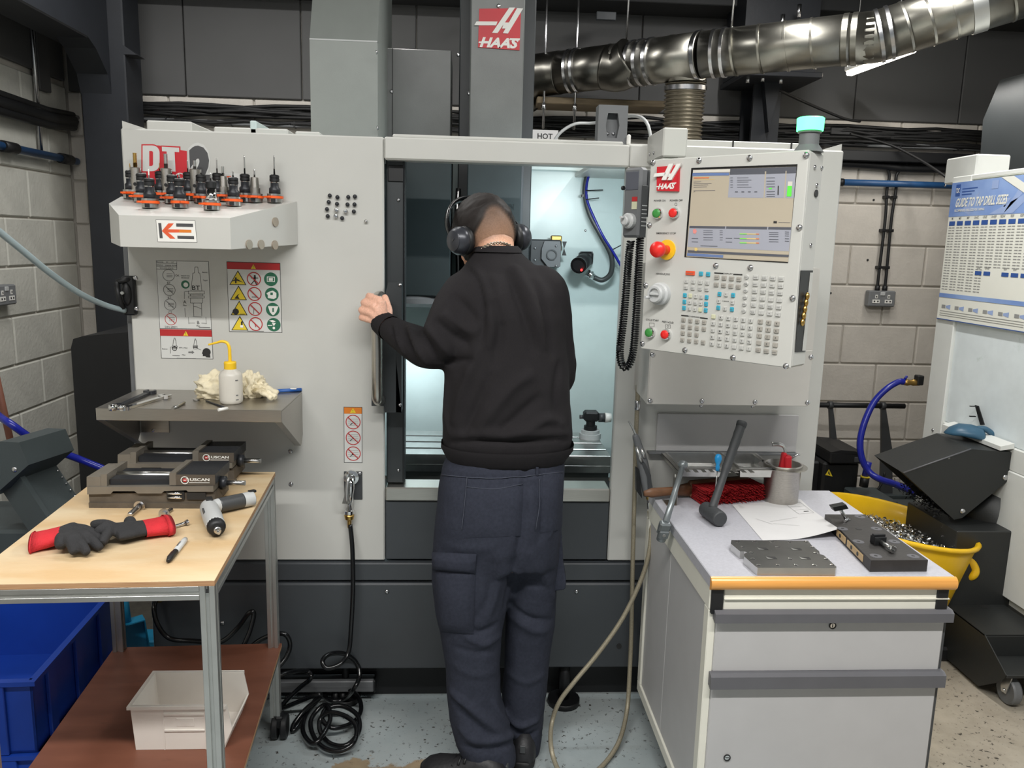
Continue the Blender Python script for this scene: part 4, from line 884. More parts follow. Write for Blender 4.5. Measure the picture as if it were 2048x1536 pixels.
# screen
b = MB(); S0 = [PP(1384, 336), PP(1596, 328.5), PP(1577, 526), PP(1370, 514)]
b.prism([p+pn*.0021 for p in S0], pn*.001); scn = part('screen_bezel', b, M['black_gloss'], pc)
SMt = [M[k] for k in ('scr_bg', 'scr_panel', 'scr_dark', 'scr_blue', 'scr_green', 'scr_orange', 'scr_light', 'scr_pink', 'scr_amber', 'ink')]
b = MB()
def sp(m, pts, l=0): b.mat(m).ngon(pts_ccw([PP(*K1(*q), .0034+l*.0003) for q in pts], pn))
sp(0, [(800, 255), (1683, 228), (1612, 1040), (742, 995)])
sp(2, [(800, 256), (1683, 229), (1681, 262), (798, 284)], 1); sp(6, [(802, 258), (1118, 249), (1117, 274), (800, 282)], 2)
sp(3, [(797, 284), (1110, 280), (1108, 303), (795, 308)], 2)
sp(1, [(1115, 275), (1414, 268), (1402, 495), (1098, 492)], 1); sp(2, [(1115, 275), (1414, 268), (1413, 292), (1113, 298)], 2)
sp(1, [(1426, 268), (1590, 264), (1575, 495), (1412, 493)], 1); sp(2, [(1426, 268), (1590, 264), (1589, 286), (1425, 291)], 2)
sp(1, [(1600, 263), (1680, 262), (1660, 497), (1586, 495)], 1); sp(2, [(1600, 263), (1680, 262), (1679, 284), (1599, 287)], 2)
sp(6, [(1612, 355), (1650, 355), (1646, 395), (1608, 395)], 2); sp(4, [(1608, 393), (1646, 393), (1640, 483), (1600, 482)], 3)
sp(4, [(1448, 410), (1475, 409), (1474, 420), (1447, 420)], 3); sp(9, [(1525, 392), (1534, 392), (1532, 470), (1522, 470)], 3)
sp(5, [(808, 320), (938, 318), (937, 328), (807, 330)], 2)
for y, x1 in ((338, 985), (358, 870), (372, 960), (385, 930), (402, 920), (432, 990), (443, 820)): sp(8 if y < 345 else 2, [(806, y), (x1, y-3), (x1, y), (806, y+3.5)], 2)
for y in (322, 342, 358, 382, 402): sp(2, [(1120, y), (1142, y-.5), (1142, y+4), (1120, y+4.5)], 3); sp(2, [(1178, y), (1300-(y % 3)*25, y-1), (1300-(y % 3)*25, y+3), (1178, y+4)], 3)
for x in (1160, 1215, 1270, 1325): sp(2, [(x, 440), (x+24, 440), (x+24, 447), (x, 447)], 3)
for y in (322, 350, 374, 398, 440, 462, 480): sp(2, [(1428, y), (1500, y-1), (1500, y+4), (1428, y+5)], 3)
sp(9, [(1488, 692), (1517, 693), (1516, 712), (1486, 711)], 2); sp(2, [(1530, 702), (1630, 704), (1630, 707), (1530, 705)], 2)
sp(1, [(770, 733), (1640, 745), (1618, 950), (752, 912)], 1); 
sp(2, [(772, 733), (1075, 737), (1073, 758), (770, 752)], 2); sp(2, [(1085, 737), (1434, 741), (1432, 764), (1083, 758)], 2); sp(2, [(1444, 742), (1638, 745), (1636, 767), (1442, 764)], 2)
sp(7, [(800, 765), (822, 758), (835, 780), (822, 802), (802, 795)], 3)
for y in (772, 788, 806, 830, 850): sp(2, [(890, y), (970, y+1), (970, y+5), (890, y+4)], 3); sp(2, [(1030, y+1), (1055, y+1), (1055, y+5), (1030, y+5)], 3); sp(2, [(1450, y+15), (1530, y+17), (1530, y+22), (1450, y+20)], 3); sp(2, [(1585, y+10), (1620, y+12), (1620, y+17), (1585, y+15)], 3)
for y in (797, 837, 873): sp(8, [(1200, y), (1350, y+3), (1349, y+11), (1199, y+8)], 3); sp(4, [(1200, y+2), (1260, y+3), (1260, y+9), (1200, y+8)], 4); sp(5, [(1340, y+2), (1366, y+3), (1365, y+11), (1339, y+10)], 4)
for x, y in ((790, 838), (790, 866), (1080, 836), (1080, 868), (1150, 836)): sp(2, [(x, y), (x+55, y+2), (x+55, y+7), (x, y+5)], 3)
sp(8, [(815, 920), (835, 920), (842, 935), (832, 950), (815, 945)], 3); sp(2, [(865, 900), (1010, 905), (1010, 910), (865, 905)], 3)
sp(2, [(756, 940), (1618, 980), (1616, 1000), (755, 960)], 3); sp(3, [(752, 965), (1060, 982), (1058, 1005), (750, 988)], 3)
part('display', b, SMt, scn)
# printed words and push buttons
b = MB(); b.k = 0
def ptxt(s, x, y, h, wd=None): b.text(s, PP(*K1(x, y), .0028), pu, pv, h/4.267*1.95/1600, None if wd is None else wd/4.267*1.95/1600*1.32, off=.01)
ptxt('POWER ON', 514, 526, 17, 92); ptxt('POWER OFF', 655, 524, 17, 100); ptxt('EMERGENCY STOP', 568, 804, 17, 156); ptxt('HANDLE JOG', 541, 1150, 17, 110)
ptxt('CYCLE START', 452, 1544, 17, 106); ptxt('FEED HOLD', 583, 1562, 17, 92); ptxt('DISPLAY', 1097, 1146, 12, 66); ptxt('OVERRIDES', 808, 1514, 12, 84)
ptxt('CURSOR', 1076, 1380, 9, 50)
def bar(x0, y0, x1, y1, t): b.ngon(pts_ccw([PP(*K1(x0, y0-t), .0028), PP(*K1(x1, y1-t), .0028), PP(*K1(x1, y1+t), .0028), PP(*K1(x0, y0+t), .0028)], pn))
bar(980, 1134, 1056, 1139, 5); bar(1142, 1146, 1220, 1150, 5); bar(698, 1496, 760, 1502, 5); bar(858, 1516, 924, 1524, 5); bar(514, 540, 515, 562, 1.3)
for (x, y) in ((447, 1576), (584, 1590)):
    for q in ((-20, -16, 20, -14), (-20, 16, 20, 18)): bar(x+q[0], y+q[1], x+q[2], y+q[3], 1.2)
    for s in (-20, 20): b.ngon(pts_ccw([PP(*K1(x+s-1.2, y-16), .0028), PP(*K1(x+s+1.2, y-16), .0028), PP(*K1(x+s+1.2, y+17), .0028), PP(*K1(x+s-1.2, y+17), .0028)], pn))
bar(445, 1566, 447, 1588, 1.3)
def pring(x, y, r):
    c = PP(*K1(x, y), .0028); k = 1.95/1600/4.267
    o = [c+pu*(q*k*math.cos(a))+pv*(q*k*math.sin(a)) for q in (r, r-2.6) for a in [2*math.pi*i/16 for i in range(16)]]; b.add(o, [(i, (i+1) % 16, 16+(i+1) % 16, 16+i) for i in range(16)])
pring(652, 549, 13); pring(584, 1590, 10)
part('panel_print', b, M['ink'], pc)
def button(c, m, r=.0115):
    t0 = MB(); t0.step([(r*1.22, 0), (r*1.22, .008), (r*1.08, .011), (r*1.0, .011)], c, pn, 20); o = part('button_collar', t0, M['chrome'], pc)
    t1 = MB(); t1.lathe([(r*.98, .008), (r*.98, .013), (r*.9, .0145), (.001, .0125)], c, pn, 20); part('button_cap', t1, M[m], o, {'green_btn': 'green cap', 'red_btn': 'red cap'}[m])
for (x, y, m) in ((505, 628, 'green_btn'), (645, 625, 'red_btn'), (440, 1642, 'green_btn'), (575, 1658, 'red_btn')): button(PP(*K1(x, y), .002), m)
c = PP(*K1(578, 937), .002); b = MB(); b.step([(.0255, 0), (.0255, .004)], c, pn, 28); part('stop_collar', b, M['yellow'], pc, 'yellow disc')
b = MB(); b.lathe([(.012, .004), (.012, .022), (.013, .024)], c, pn, 20, False); b.lathe([(.0135, .022), (.0195, .036), (.0205, .046), (.018, .052), (.001, .054)], c, pn, 24); part('stop_button', b, M['red_btn'], pc, 'red mushroom button')
c = PP(*K1(528, 1312), .002); b = MB(); b.step([(.029, 0), (.029, .014), (.025, .018), (.023, .018), (.023, .03), (.020, .034), (.015, .034), (.015, .028)], c, pn, 28); wh = part('jog_dial', b, M['plastic_light'], pc)
b = MB(); b.obox(c+pn*.031, pu*.014, pv*.003, pn*.004, .001); p = c-pu*.013-pv*.009+pn*.034; b.cyl(p, p+pn*.014-pu*.004, .0035, .0045, 10); part('jog_crank', b, M['plastic_light'], wh)
# keypad, each key its own piece
def key_mesh(m, w=.0112, h=.0108, txt_=None, tm='ink_gray', rnd=False):
    k = MB(); k.mat(0)
    if rnd: k.lathe([(w/2, 0), (w/2, .0025), (w/2-.001, .0035), (.001, .0035)], n=14)
    else: k.obox((0, 0, .0016), (w/2, 0, 0), (0, h/2, 0), (0, 0, .0020), .0012)
    if txt_: k.mat(1).text(txt_, (0, -h*.2, .0038), (1, 0, 0), (0, 1, 0), h*.42 if len(txt_) < 2 else h*.26, None if len(txt_) < 4 else w*.7, off=.015)
    me = bpy.data.meshes.new('key'); me.from_pydata(k.v, [], k.f); me.materials.append(M[m]); me.materials.append(M[tm]); me.polygons.foreach_set('material_index', k.m); return me
KM = {}
def key(xy, m='key', t_=None, w=.0112, h=.0108, rnd=False):
    kk = (m, t_, w, rnd)
    if kk not in KM: KM[kk] = key_mesh(m, w, h, t_, 'ink' if t_ and len(t_) == 1 else 'ink_gray', rnd)
    pin('key', KM[kk], pc, frame(pu, pv, pn, PP(*xy, .0021)))
def rowof(a, e, n): return [(a[0]+(e[0]-a[0])*i/(n-1), a[1]+(e[1]-a[1])*i/(n-1)) for i in range(n)]
def gridkeys(c00, c01, c10, c11, nr, nc, fn, K, **kw):
    for r in range(nr):
        f = r/(nr-1); a = (c00[0]+(c10[0]-c00[0])*f, c00[1]+(c10[1]-c00[1])*f); e = (c01[0]+(c11[0]-c01[0])*f, c01[1]+(c11[1]-c01[1])*f)
        for i, q in enumerate(rowof(a, e, nc)):
            z = fn(r, i)
            if z: key(K(*q), z[0], z[1], **kw)
key(K1(777, 1136), 'key_red', 'RESET', w=.026); key(K1(868, 1141), 'key_blue', 'PWR'); key(K1(929, 1146), 'key_blue', 'RCVR')
gridkeys((742, 1203), (922, 1219), (738, 1257), (918, 1273), 2, 4, lambda r, i: ('key', f'F{i+1}' if r == 0 else 'OFST'), K1)
J = [['+C', '', '^', '/', 'CLNT'], ['CHIP', '<', 'JOG', '>', 'UP'], ['AUX', '(', 'v', '', 'DN']]
for r, row in enumerate((((584, 195), (862, 222)), ((578, 278), (855, 307)), ((572, 358), (850, 388)))):
    for i, q in enumerate(rowof(*row, 5)): key(K2(*q), 'key_blue' if i in (0, 4) else 'key_cream' if J[r][i] == '' else 'key', J[r][i] or None, w=.0098)
gridkeys((566, 508), (831, 540), (551, 764), (817, 798), 4, 4, lambda r, i: None if (r, i) == (2, 3) else ('key_dark', ['-10%', '100%', '+10%', 'HNDL'][i]), K2)
gridkeys((1003, 1171), (1192, 1188), (998, 1234), (1186, 1252), 2, 4, lambda r, i: ('key_dark', [['PRGM', 'POS', 'OFST', 'CRNT'], ['ALRM', 'PARM', 'SET', 'HELP']][r][i]), K1, w=.0125)
for q, m, s in (((1027, 180), 'key_blue', 'HOME'), ((1111, 185), 'key', '^'), ((1201, 195), 'key_blue', 'PGUP'), ((1020, 270), 'key', '<'), ((1192, 287), 'key', '>'), ((1011, 355), 'key_blue', 'END'), ((1096, 366), 'key', 'v'), ((1186, 375), 'key_blue', 'PGDN')): key(K2(*q), m, s, w=.0098)
for r, s in enumerate(('EDIT', 'MEM', 'MDI', 'HAND', 'ZERO', 'LIST')): key(K1(1258-r*4.8, 1168+r*57.8), 'key', s, rnd=True)
MODE = ['INSERT', 'ALTER', 'DELETE', 'UNDO', 'SINGLE', 'DRY', 'OPT', 'BLOCK', 'DNC', 'COOL', 'SPIN', 'NEXT', '.001', '.01', '.1', '1.', 'ALL', 'ORIG', 'SINGL', 'G28', 'PROG', '-', '+', 'F4']
gridkeys((1337, 1170), (1552, 1185), (1310, 1465), (1525, 1487), 6, 4, lambda r, i: ('key', MODE[r*4+i]), K1, w=.0132)
AL = ['', 'A', 'B', 'C', 'D', 'E', 'F', 'G', 'H', 'I', 'J', 'K', 'L', 'M', 'N', 'O', 'P', 'Q', 'R', 'S', 'T', 'U', 'V', 'W', 'X', 'Y', 'Z', '', ';', '/']
gridkeys((950, 468), (1427, 520), (930, 815), (1402, 878), 5, 6, lambda r, i: ('key_cream' if r+i == 0 else 'key', AL[r*6+i] or None), K2)
NU = ['7', '8', '9', '4', '5', '6', '1', '2', '3', '', '0', '.', 'CANC', 'SPACE', 'ENTER']
gridkeys((1550, 532), (1762, 558), (1521, 893), (1731, 922), 5, 3, lambda r, i: ('key_dark', NU[r*3+i] or None), K2, w=.0125)
# beacon
bc = UN(1614, 299, Pr+pn*(-thk*.5), pn); bc = V((LP(.945, 1, -thk*.55).x, LP(.945, 1, -thk*.55).y, zt0)); sB = bc.y
zz = lambda y: UY(1615, y, bc.y).z
b = MB(); b.step([(.034, 0), (.028, .008), (.022, .016), (.022, zz(266)-zt0), (.026, zz(266)-zt0), (.026, zz(261)-zt0)], bc, n=24); bo = part('beacon_base', b, M['plastic_gray'], pc)
b = MB(); b.step([(.029, zz(262)-zt0), (.030, zz(237)-zt0), (.027, zz(235)-zt0)], bc, n=24); part('beacon_lens', b, M['beacon_on'], pc, 'glowing green lens')
# mount behind the pendant
b = MB(); c = LP(.35, .55, -thk); b.obox(c-pn*.04, pu*.07, pv*.09, pn*.045, .006); part('swivel_mount', b, M['panel'], pc)
b = MB(); c2 = V((UY(1350, 300, YF-.12).x, YF-.12, zt0+.0)); b.cyl(c2-V((0, 0, .06)), c2+V((0, 0, .02)), .02, n=16); part('swivel_post', b, M['panel'], pc)
# ================================================================ remote jog handle with its holder and coil
Yj = 2.22; a0, a1 = UY(1249, 337, Yj), UY(1284, 478, Yj)
t = thing('jog_handset', 'grey handheld jog unit with dial hanging left of the pendant', 'handset', V((a1.x, Yj, a1.z)))
ju = (pu*.55-pn*.2).normalized(); ju = V((.62, -.78, 0)).normalized(); jn = V((-.78, -.62, 0)).normalized()
cj = UY(1270, 406, Yj); hj = (a0.z-a1.z)/2
b = MB(); b.obox(cj, ju*.030, V((0, 0, hj)), jn*.016, .007); part('body', b, M['plastic_gray'], t)
b = MB(); b.obox(cj+V((0, 0, -hj*.25))+ju*.0305-jn*.002, ju*.0012, V((0, 0, hj*.74)), jn*.013, .001); part('side_grip', b, M['plastic_dark'], t)
for k in range(6): b = MB(); b.obox(cj+ju*.032-jn*.002+V((0, 0, -hj*(.08+k*.115))), ju*.0012, V((0, 0, .0012)), jn*.010); part('rib', b, M['plastic_light'], t)
b = MB(); b.obox(cj+jn*.0165+V((0, 0, hj*.62)), ju*.022, V((0, 0, hj*.26)), jn*.001, .001); part('display', b, M['scr_dark'], t)
b = MB(); b.mat(0).obox(cj+jn*.0165-V((0, 0, hj*.08))+ju*.012, ju*.009, V((0, 0, .010)), jn*.001); b.mat(1).obox(cj+jn*.0165+V((0, 0, hj*.10))+ju*.012, ju*.009, V((0, 0, .006)), jn*.001); part('print_label', b, [M['key_cream'], M['sign_red']], t)
p = cj+jn*.016-V((0, 0, hj*.52)); b = MB(); b.step([(.021, 0), (.021, .012), (.017, .016), (.013, .016), (.013, .026), (.010, .028)], p, jn, 20); q = p+jn*.026+V((0, 0, .008)); b.cyl(q, q+jn*.016, .0035, n=8); part('dial', b, M['plastic_light'], t)
b = MB(); p = UY(1248, 376, Yj); b.cyl(p, p-ju*.006, .006, n=8); part('side_button', b, M['black'], t)
h0 = UY(1293, 388, Yj+.02); b = MB(); b.obox(h0, ju*.012+V((.01, 0, 0)), V((0, 0, .062)), jn*.02, .004); part('holder', b, M['plastic_dark'], t)
ctr = spline([UY(1262, 482, Yj), UY(1259, 502, Yj), UY(1254, 560, Yj+.02), UY(1247, 640, Yj+.03), UY(1240, 700, Yj+.03), UY(1243, 727, Yj+.03), UY(1251, 735, Yj+.03), UY(1261, 724, Yj+.03), UY(1268, 690, Yj+.03), UY(1273, 620, Yj+.02), UY(1277, 540, Yj+.01), UY(1281, 470, Yj), UY(1285, 440, Yj)], 60)
arc = [0]
for i in range(1, len(ctr)): arc.append(arc[-1]+(ctr[i]-ctr[i-1]).length)
NT = 118; tot = arc[-1]; pts = []; j = 0
for i in range(NT*8+1):
    s_ = tot*i/(NT*8)
    while j < len(arc)-2 and arc[j+1] < s_: j += 1
    f = (s_-arc[j])/max(1e-9, arc[j+1]-arc[j]); c = ctr[j].lerp(ctr[j+1], min(1, f)); T = (ctr[j+1]-ctr[j]).normalized(); y_ = V((0, 1, 0)); x_ = T.cross(y_).normalized(); y_ = x_.cross(T)
    a = 2*math.pi*i/8; pts.append(c+x_*(.0095*math.cos(a))+y_*(.0095*math.sin(a)))
b = MB(); b.tube(pts, .0027, 5); part('coiled_cord', b, M['black_gloss'], t)
b = MB(); p = UY(1236, 697, Yj+.02); b.box(p-V((.004, .01, .006)), p+V((.008, .01, .006)), .002); part('cord_clip', b, M['black'], t)
b = MB(); b.cyl(UY(1262, 480, Yj), UY(1259, 500, Yj), .0035, n=8); part('strain_relief', b, M['plastic_light'], t)
# ================================================================ magnetic tool tray with its tool holders
Yt = 2.20; zr = UY(594, 403, YF).z; zrb = UY(597, 489, YF).z
fl, fr = UY(237.4, 430, Yt), UY(460, 436, Yt); flb, frb = UY(244.5, 494, Yt), UY(465, 498, Yt)
ll, llb = UY(217.5, 403, 2.36), UY(223, 483, 2.36); bl = UY(243, 394, YF); rr, rrb = UY(594, 403, YF), UY(597, 489, YF)
tr = thing('tool_tray', 'white tray with angled corners holding the tools, stuck on the machine panel', 'tray', V((fl.x+.2, YF, zrb)))
zf, zfb = (fl.z+fr.z)/2, (flb.z+frb.z)/2
xbl = bl.x
top = [V((xbl, YF-.001, zr)), V((ll.x, 2.36, zf+(zr-zf)*(2.36-Yt)/(YF-Yt))), V((fl.x, Yt, zf)), V((fr.x, Yt, zf)), V((rr.x, YF-.001, zr))]
bot = [V((xbl, YF-.001, zrb)), V((ll.x, 2.36, zfb+(zrb-zfb)*(2.36-Yt)/(YF-Yt))), V((fl.x, Yt, zfb)), V((fr.x, Yt, zfb)), V((rr.x, YF-.001, zrb))]
b = MB(); b.add(top+bot, [(0, 1, 2, 3, 4), (9, 8, 7, 6, 5)]+[(i, 5+i, 5+(i+1) % 5, (i+1) % 5) for i in range(5)]); part('tray_body', b, M['panel'], tr)
for i, (x, y) in enumerate(((549.5, 444), (497, 489), (521, 489), (548.5, 490))):
    nrm = ((top[4]-top[3]).cross(bot[3]-top[3])).normalized(); nrm = nrm if nrm.y < 0 else -nrm
    p = UN(x, y, top[3], nrm); b = MB(); b.step([(.0132, 0), (.0132, .0045), (.001, .0046)], p, nrm, 20); part('magnet', b, M['magnet'], tr)
b = MB(); g = lambda x, y, l=0: UY(x, y, Yt-.0006-l*.0004)
def gp(m, pts, l=0): b.mat(m).ngon(pts_ccw([g(x, y, l) for x, y in pts]))
C5 = lambda x, y: (180+x/4.267, 230+y/4.267)
gp(0, [C5(*q) for q in ((560, 892), (897, 898), (915, 1090), (578, 1084))]); gp(1, [C5(*q) for q in ((564, 896), (894, 902), (911, 1086), (581, 1080))], 1)
for q in ([(582, 922), (607, 922), (621, 1052), (595, 1052)], [(735, 925), (878, 928), (880, 956), (736, 953)], [(745, 1030), (887, 1033), (889, 1060), (747, 1056)]): gp(2, [C5(*k) for k in q], 2)
for q in ([(613, 990), (668, 925), (715, 925), (690, 955), (648, 990)], [(613, 990), (648, 990), (690, 1020), (730, 1056), (685, 1056)]): gp(3, [C5(*k) for k in q], 2)
gp(3, [C5(*k) for k in ((640, 975), (760, 977), (760, 1003), (645, 1003))], 2); gp(4, [C5(*k) for k in ((760, 977), (864, 980), (866, 1005), (760, 1003))], 2)
part('maker_sticker', b, [M['ink_gray'], M['white'], M['logo_gray'], M['logo_orange'], M['sign_orange']], tr, 'sticker with grey and orange K E arrow')
TN = ((top[4]-top[2]).cross(top[0]-top[2])).normalized(); TN = TN if TN.z > 0 else -TN
def tool_holder(kind, x, y, ytip, label, rd=.003, drill='steel'):
    p = UN(x, y-4, top[2], TN)
    if p.y > YF-.032: q_ = UY(x, y, YF-.032); p = V((q_.x, YF-.032, top[2].z+(zr-zf)*(YF-.032-Yt)/(YF-Yt)))
    s = (p-EYE).dot(FW)/FPX; H = UY(x, ytip, p.y).z-p.z      # flange base to cutter tip
    t = thing('tool_holder', label, 'tool holder', p, rng.uniform(0, 6), 'tool holders on the magnetic tray')
    A = V((0, 0, 1))
    b = MB(); b.step([(.022, 0), (.022, .011), (.018, .011), (.018, .013)], p, A, 20); part('flange', b, M['steel'], t)
    for s_ in (-1, 1): b = MB(); b.obox(p+V((0, s_*.0215, .006)), (.006, 0, 0), (0, .003, 0), (0, 0, .005)); part('drive_slot', b, M['black'], t)
    b = MB(); b.step([(.0245, .012), (.0245, .019)], p, A, 20)
    an = rng.uniform(3.0, 5.5); b.obox(p+V((math.cos(an)*.026, math.sin(an)*.026, .0155)), (math.cos(an)*.008, math.sin(an)*.008, 0), (-math.sin(an)*.009, math.cos(an)*.009, 0), (0, 0, .0025)); part('tool_clip', b, M['orange'], t, 'orange plastic clip')
    b = MB(); b.step([(.022, .0195), (.022, .025)], p, A, 20); part('rim', b, M['steel'], t)
    b = MB(); hb = .025
    if kind == 'collet':
        b.lathe([(.0165, hb), (.0165, hb+.015), (.012, hb+.020), (.012, hb+.036)], p, A, 16); part('shank', b, M['vise_dark'], t)
        b = MB(); b.step([(.0095, hb+.02), (.0125, hb+.034)], p, A, 16, False); part('collar', b, M['chrome'], t)
        b = MB(); b.step([(.014, hb+.036), (.014, hb+.044), (.0125, hb+.045), (.014, hb+.046), (.014, hb+.052), (.010, hb+.055)], p, A, 6+6); hn = hb+.055; part('nut', b, M['black'], t)
    elif kind == 'cone':
        b.lathe([(.0185, hb), (.014, hb+.014), (.0125, hb+.034)], p, A, 18); part('shank', b, M['chrome'], t)
        b = MB(); b.step([(.014, hb+.034), (.014, hb+.05), (.010, hb+.054)], p, A, 12); hn = hb+.054; part('nut', b, M['black'], t)
    elif kind == 'weldon':
        b.step([(.0165, hb), (.0165, hb+.03), (.0155, hb+.03), (.0155, hb+.062), (.013, hb+.064)], p, A, 20); hn = hb+.064; part('shank', b, M['brushed'], t)
        b = MB(); q = p+V((.003, -.0165, hb+.016)); b.cyl(q, q+V((0, -.0012, 0)), .005, n=12); part('set_screw', b, M['black'], t)
    else:
        b.step([(.0155, hb), (.0155, hb+.016), (.0125, hb+.017), (.0110, hb+.046), (.009, hb+.047)], p, A, 18); hn = hb+.047; part('shank', b, M['brushed'], t)
    L = max(.012, H-hn); b = MB(); n = max(6, int(L/(rd*2.2))); prof = [(rd*.95, hn-.004), (rd*.95, hn+L*.3)]
    for i in range(n): h_ = hn+L*.3+L*.66*i/n; prof += [(rd, h_), (rd*.72, h_+L*.66/n*.5)]
    prof += [(rd, hn+L*.97), (rd*.25 if rd < .004 else rd*.9, hn+L)]; b.lathe(prof, p, A, 8); part('cutter', b, M[drill], t)
    return t
ord_ = 'collet chuck with {} on the tray, {}'
TL_ = [('collet', 301, 420, 338, 'black collet chuck with slim white-tipped cutter, leftmost of the front row', .0022, 'white'),
 ('collet', 360.5, 420, 357, 'black collet chuck with short stub cutter, second from left in the front row', .0022, 'steel'),
 ('cone', 424, 424, 346, 'polished cone-necked chuck with thin cutter standing nearest the tray front edge', .0022, 'steel'),
 ('collet', 468, 416, 342, 'black collet chuck with slim cutter, just right of the polished cone-necked chuck', .0025, 'steel'),
 ('shrink', 510.5, 409, 339, 'smooth silver shrink chuck second from the right end of the tray', .0026, 'steel'),
 ('collet', 550, 402, 311, 'collet chuck with long drill alone at the right end of the tray', .0028, 'steel'),
 ('weldon', 274, 396, 306, 'tall silver side-lock holder with wide end mill at the left rear of the tray', .0062, 'brass'),
 ('collet', 285, 408, 340, 'black collet chuck between the left rear tall holder and the front row', .0018, 'steel'),
 ('collet', 263, 392, 327, 'collet chuck mostly hidden behind the leftmost tall silver holder', .0016, 'brass'),
 ('weldon', 335, 397, 308, 'tall silver side-lock holder in front of the red badge letters', .0062, 'steel'),
 ('collet', 346, 411, 340, 'black collet chuck standing before the tall holder under the red badge', .0018, 'steel'),
 ('collet', 322, 394, 326, 'collet chuck with needle drill behind the holder under the red badge', .0012, 'brass'),
 ('weldon', 392, 397, 321, 'slimmer silver side-lock holder with ball end mill below the big numeral', .005, 'steel'),
 ('collet', 404, 410, 339, 'black collet chuck right behind the polished cone-necked chuck', .002, 'steel'),
 ('collet', 378, 397, 320, 'collet chuck with thin drill left behind the ball end mill holder', .002, 'steel'),
 ('shrink', 448, 406, 333, 'smooth silver shrink chuck with stout cutter in the middle right of the tray', .0042, 'steel'),
 ('collet', 436, 397, 317, 'collet chuck with long thin drill behind the middle shrink chuck', .0022, 'steel'),
 ('collet', 491, 397, 311, 'collet chuck with long drill behind the right shrink chuck', .0026, 'steel')]
for q in TL_: tool_holder(*q)
# ball magnets
def C8(x, y): return (640+x/17.07, 370+y/17.07)
ROWS = ['top row', 'second row', 'third row', 'bottom row']
BALLS = [(345, 365, 0, 'first'), (605, 420, 0, 'second'), (975, 415, 0, 'third'), (1200, 395, 0, 'last'), (308, 585, 1, 'first'), (590, 650, 1, 'second'), (948, 670, 1, 'third'), (1187, 668, 1, 'last'), (248, 828, 2, 'first'), (572, 865, 2, 'second'), (888, 905, 2, 'third'), (1165, 908, 2, 'last'), (275, 1065, 3, 'first'), (556, 1065, 3, 'second'), (765, 1135, 3, 'last')]
for x, y, r, o in BALLS:
    m = 'chrome' if (r, o) in ((2, 'second'), (2, 'third'), (3, 'second')) else 'vise_dark'
    p = F(*C8(x, y))+V((0, -.006, 0)); b = MB(); b.sph(p, .0062, 16) if m != 'chrome' else b.lathe([(.004, -.006), (.0062, -.003), (.0062, .005), (.004, .006)], p, (0, -1, 0), 16)
    solo('ball_magnet', b, M[m], f'{"bright stud" if m == "chrome" else "dark ball"} magnet on the panel, {o} in the {ROWS[r]}', 'magnet', p, 'magnets on the machine panel')
p = F(*C8(1575, 1245))+V((0, -.005, 0)); b = MB(); b.sph(p, .0055, 16); solo('ball_magnet', b, M['steel'], 'single small ball magnet apart at the lower right of the others', 'magnet', p, 'magnets on the machine panel')
# ================================================================ stainless wall shelf
sr = F(604, 783); zs = sr.z; xr = sr.x; fq = UX(563, 826, xr); Ysf = fq.y; xl = UY(192, 826, Ysf).x; lip = UY(400, 826, Ysf).z-UY(400, 850, Ysf).z
sh = thing('wall_shelf', 'brushed stainless shelf fixed to the machine panel above the bench', 'shelf', V(((xl+xr)/2, YF, zs)))
b = MB(); b.box((xl, Ysf, zs-.004), (xr, YF-.001, zs), .001); part('top', b, M['brushed'], sh)
b = MB(); b.box((xl, Ysf-.001, zs-lip), (xr, Ysf+.002, zs), .0008); part('front_lip', b, M['stainless'], sh)
for s, x in ((1, xr), (-1, xl)):
    b = MB(); zb2 = F(605, 868).z; pr = [(YF-.001, zs-.004), (Ysf+.002, zs-.004), (Ysf+.002, zs-lip), (YF-.03, zb2-.03), (YF-.001, zb2)]
    xx = x-.002 if s > 0 else x; b.prism([V((xx, y, z)) for y, z in pr], (.002, 0, 0)); 
    b.prism([V((xx, Ysf+.004, zs-lip)), V((xx, YF-.03, zb2-.03)), V((xx, YF-.028, zb2-.028)), V((xx, Ysf+.008, zs-lip))], (-.018*s, 0, 0)); part('bracket', b, M['brushed'], sh)
b = MB(); a = F(283, 850); b.box((a.x, YF-.004, zb2+.0), (a.x+.085, YF-.001, zs-.02), .001); part('mount_plate', b, M['brushed'], sh)
SZ = lambda x, y: UZ(x, y, zs)
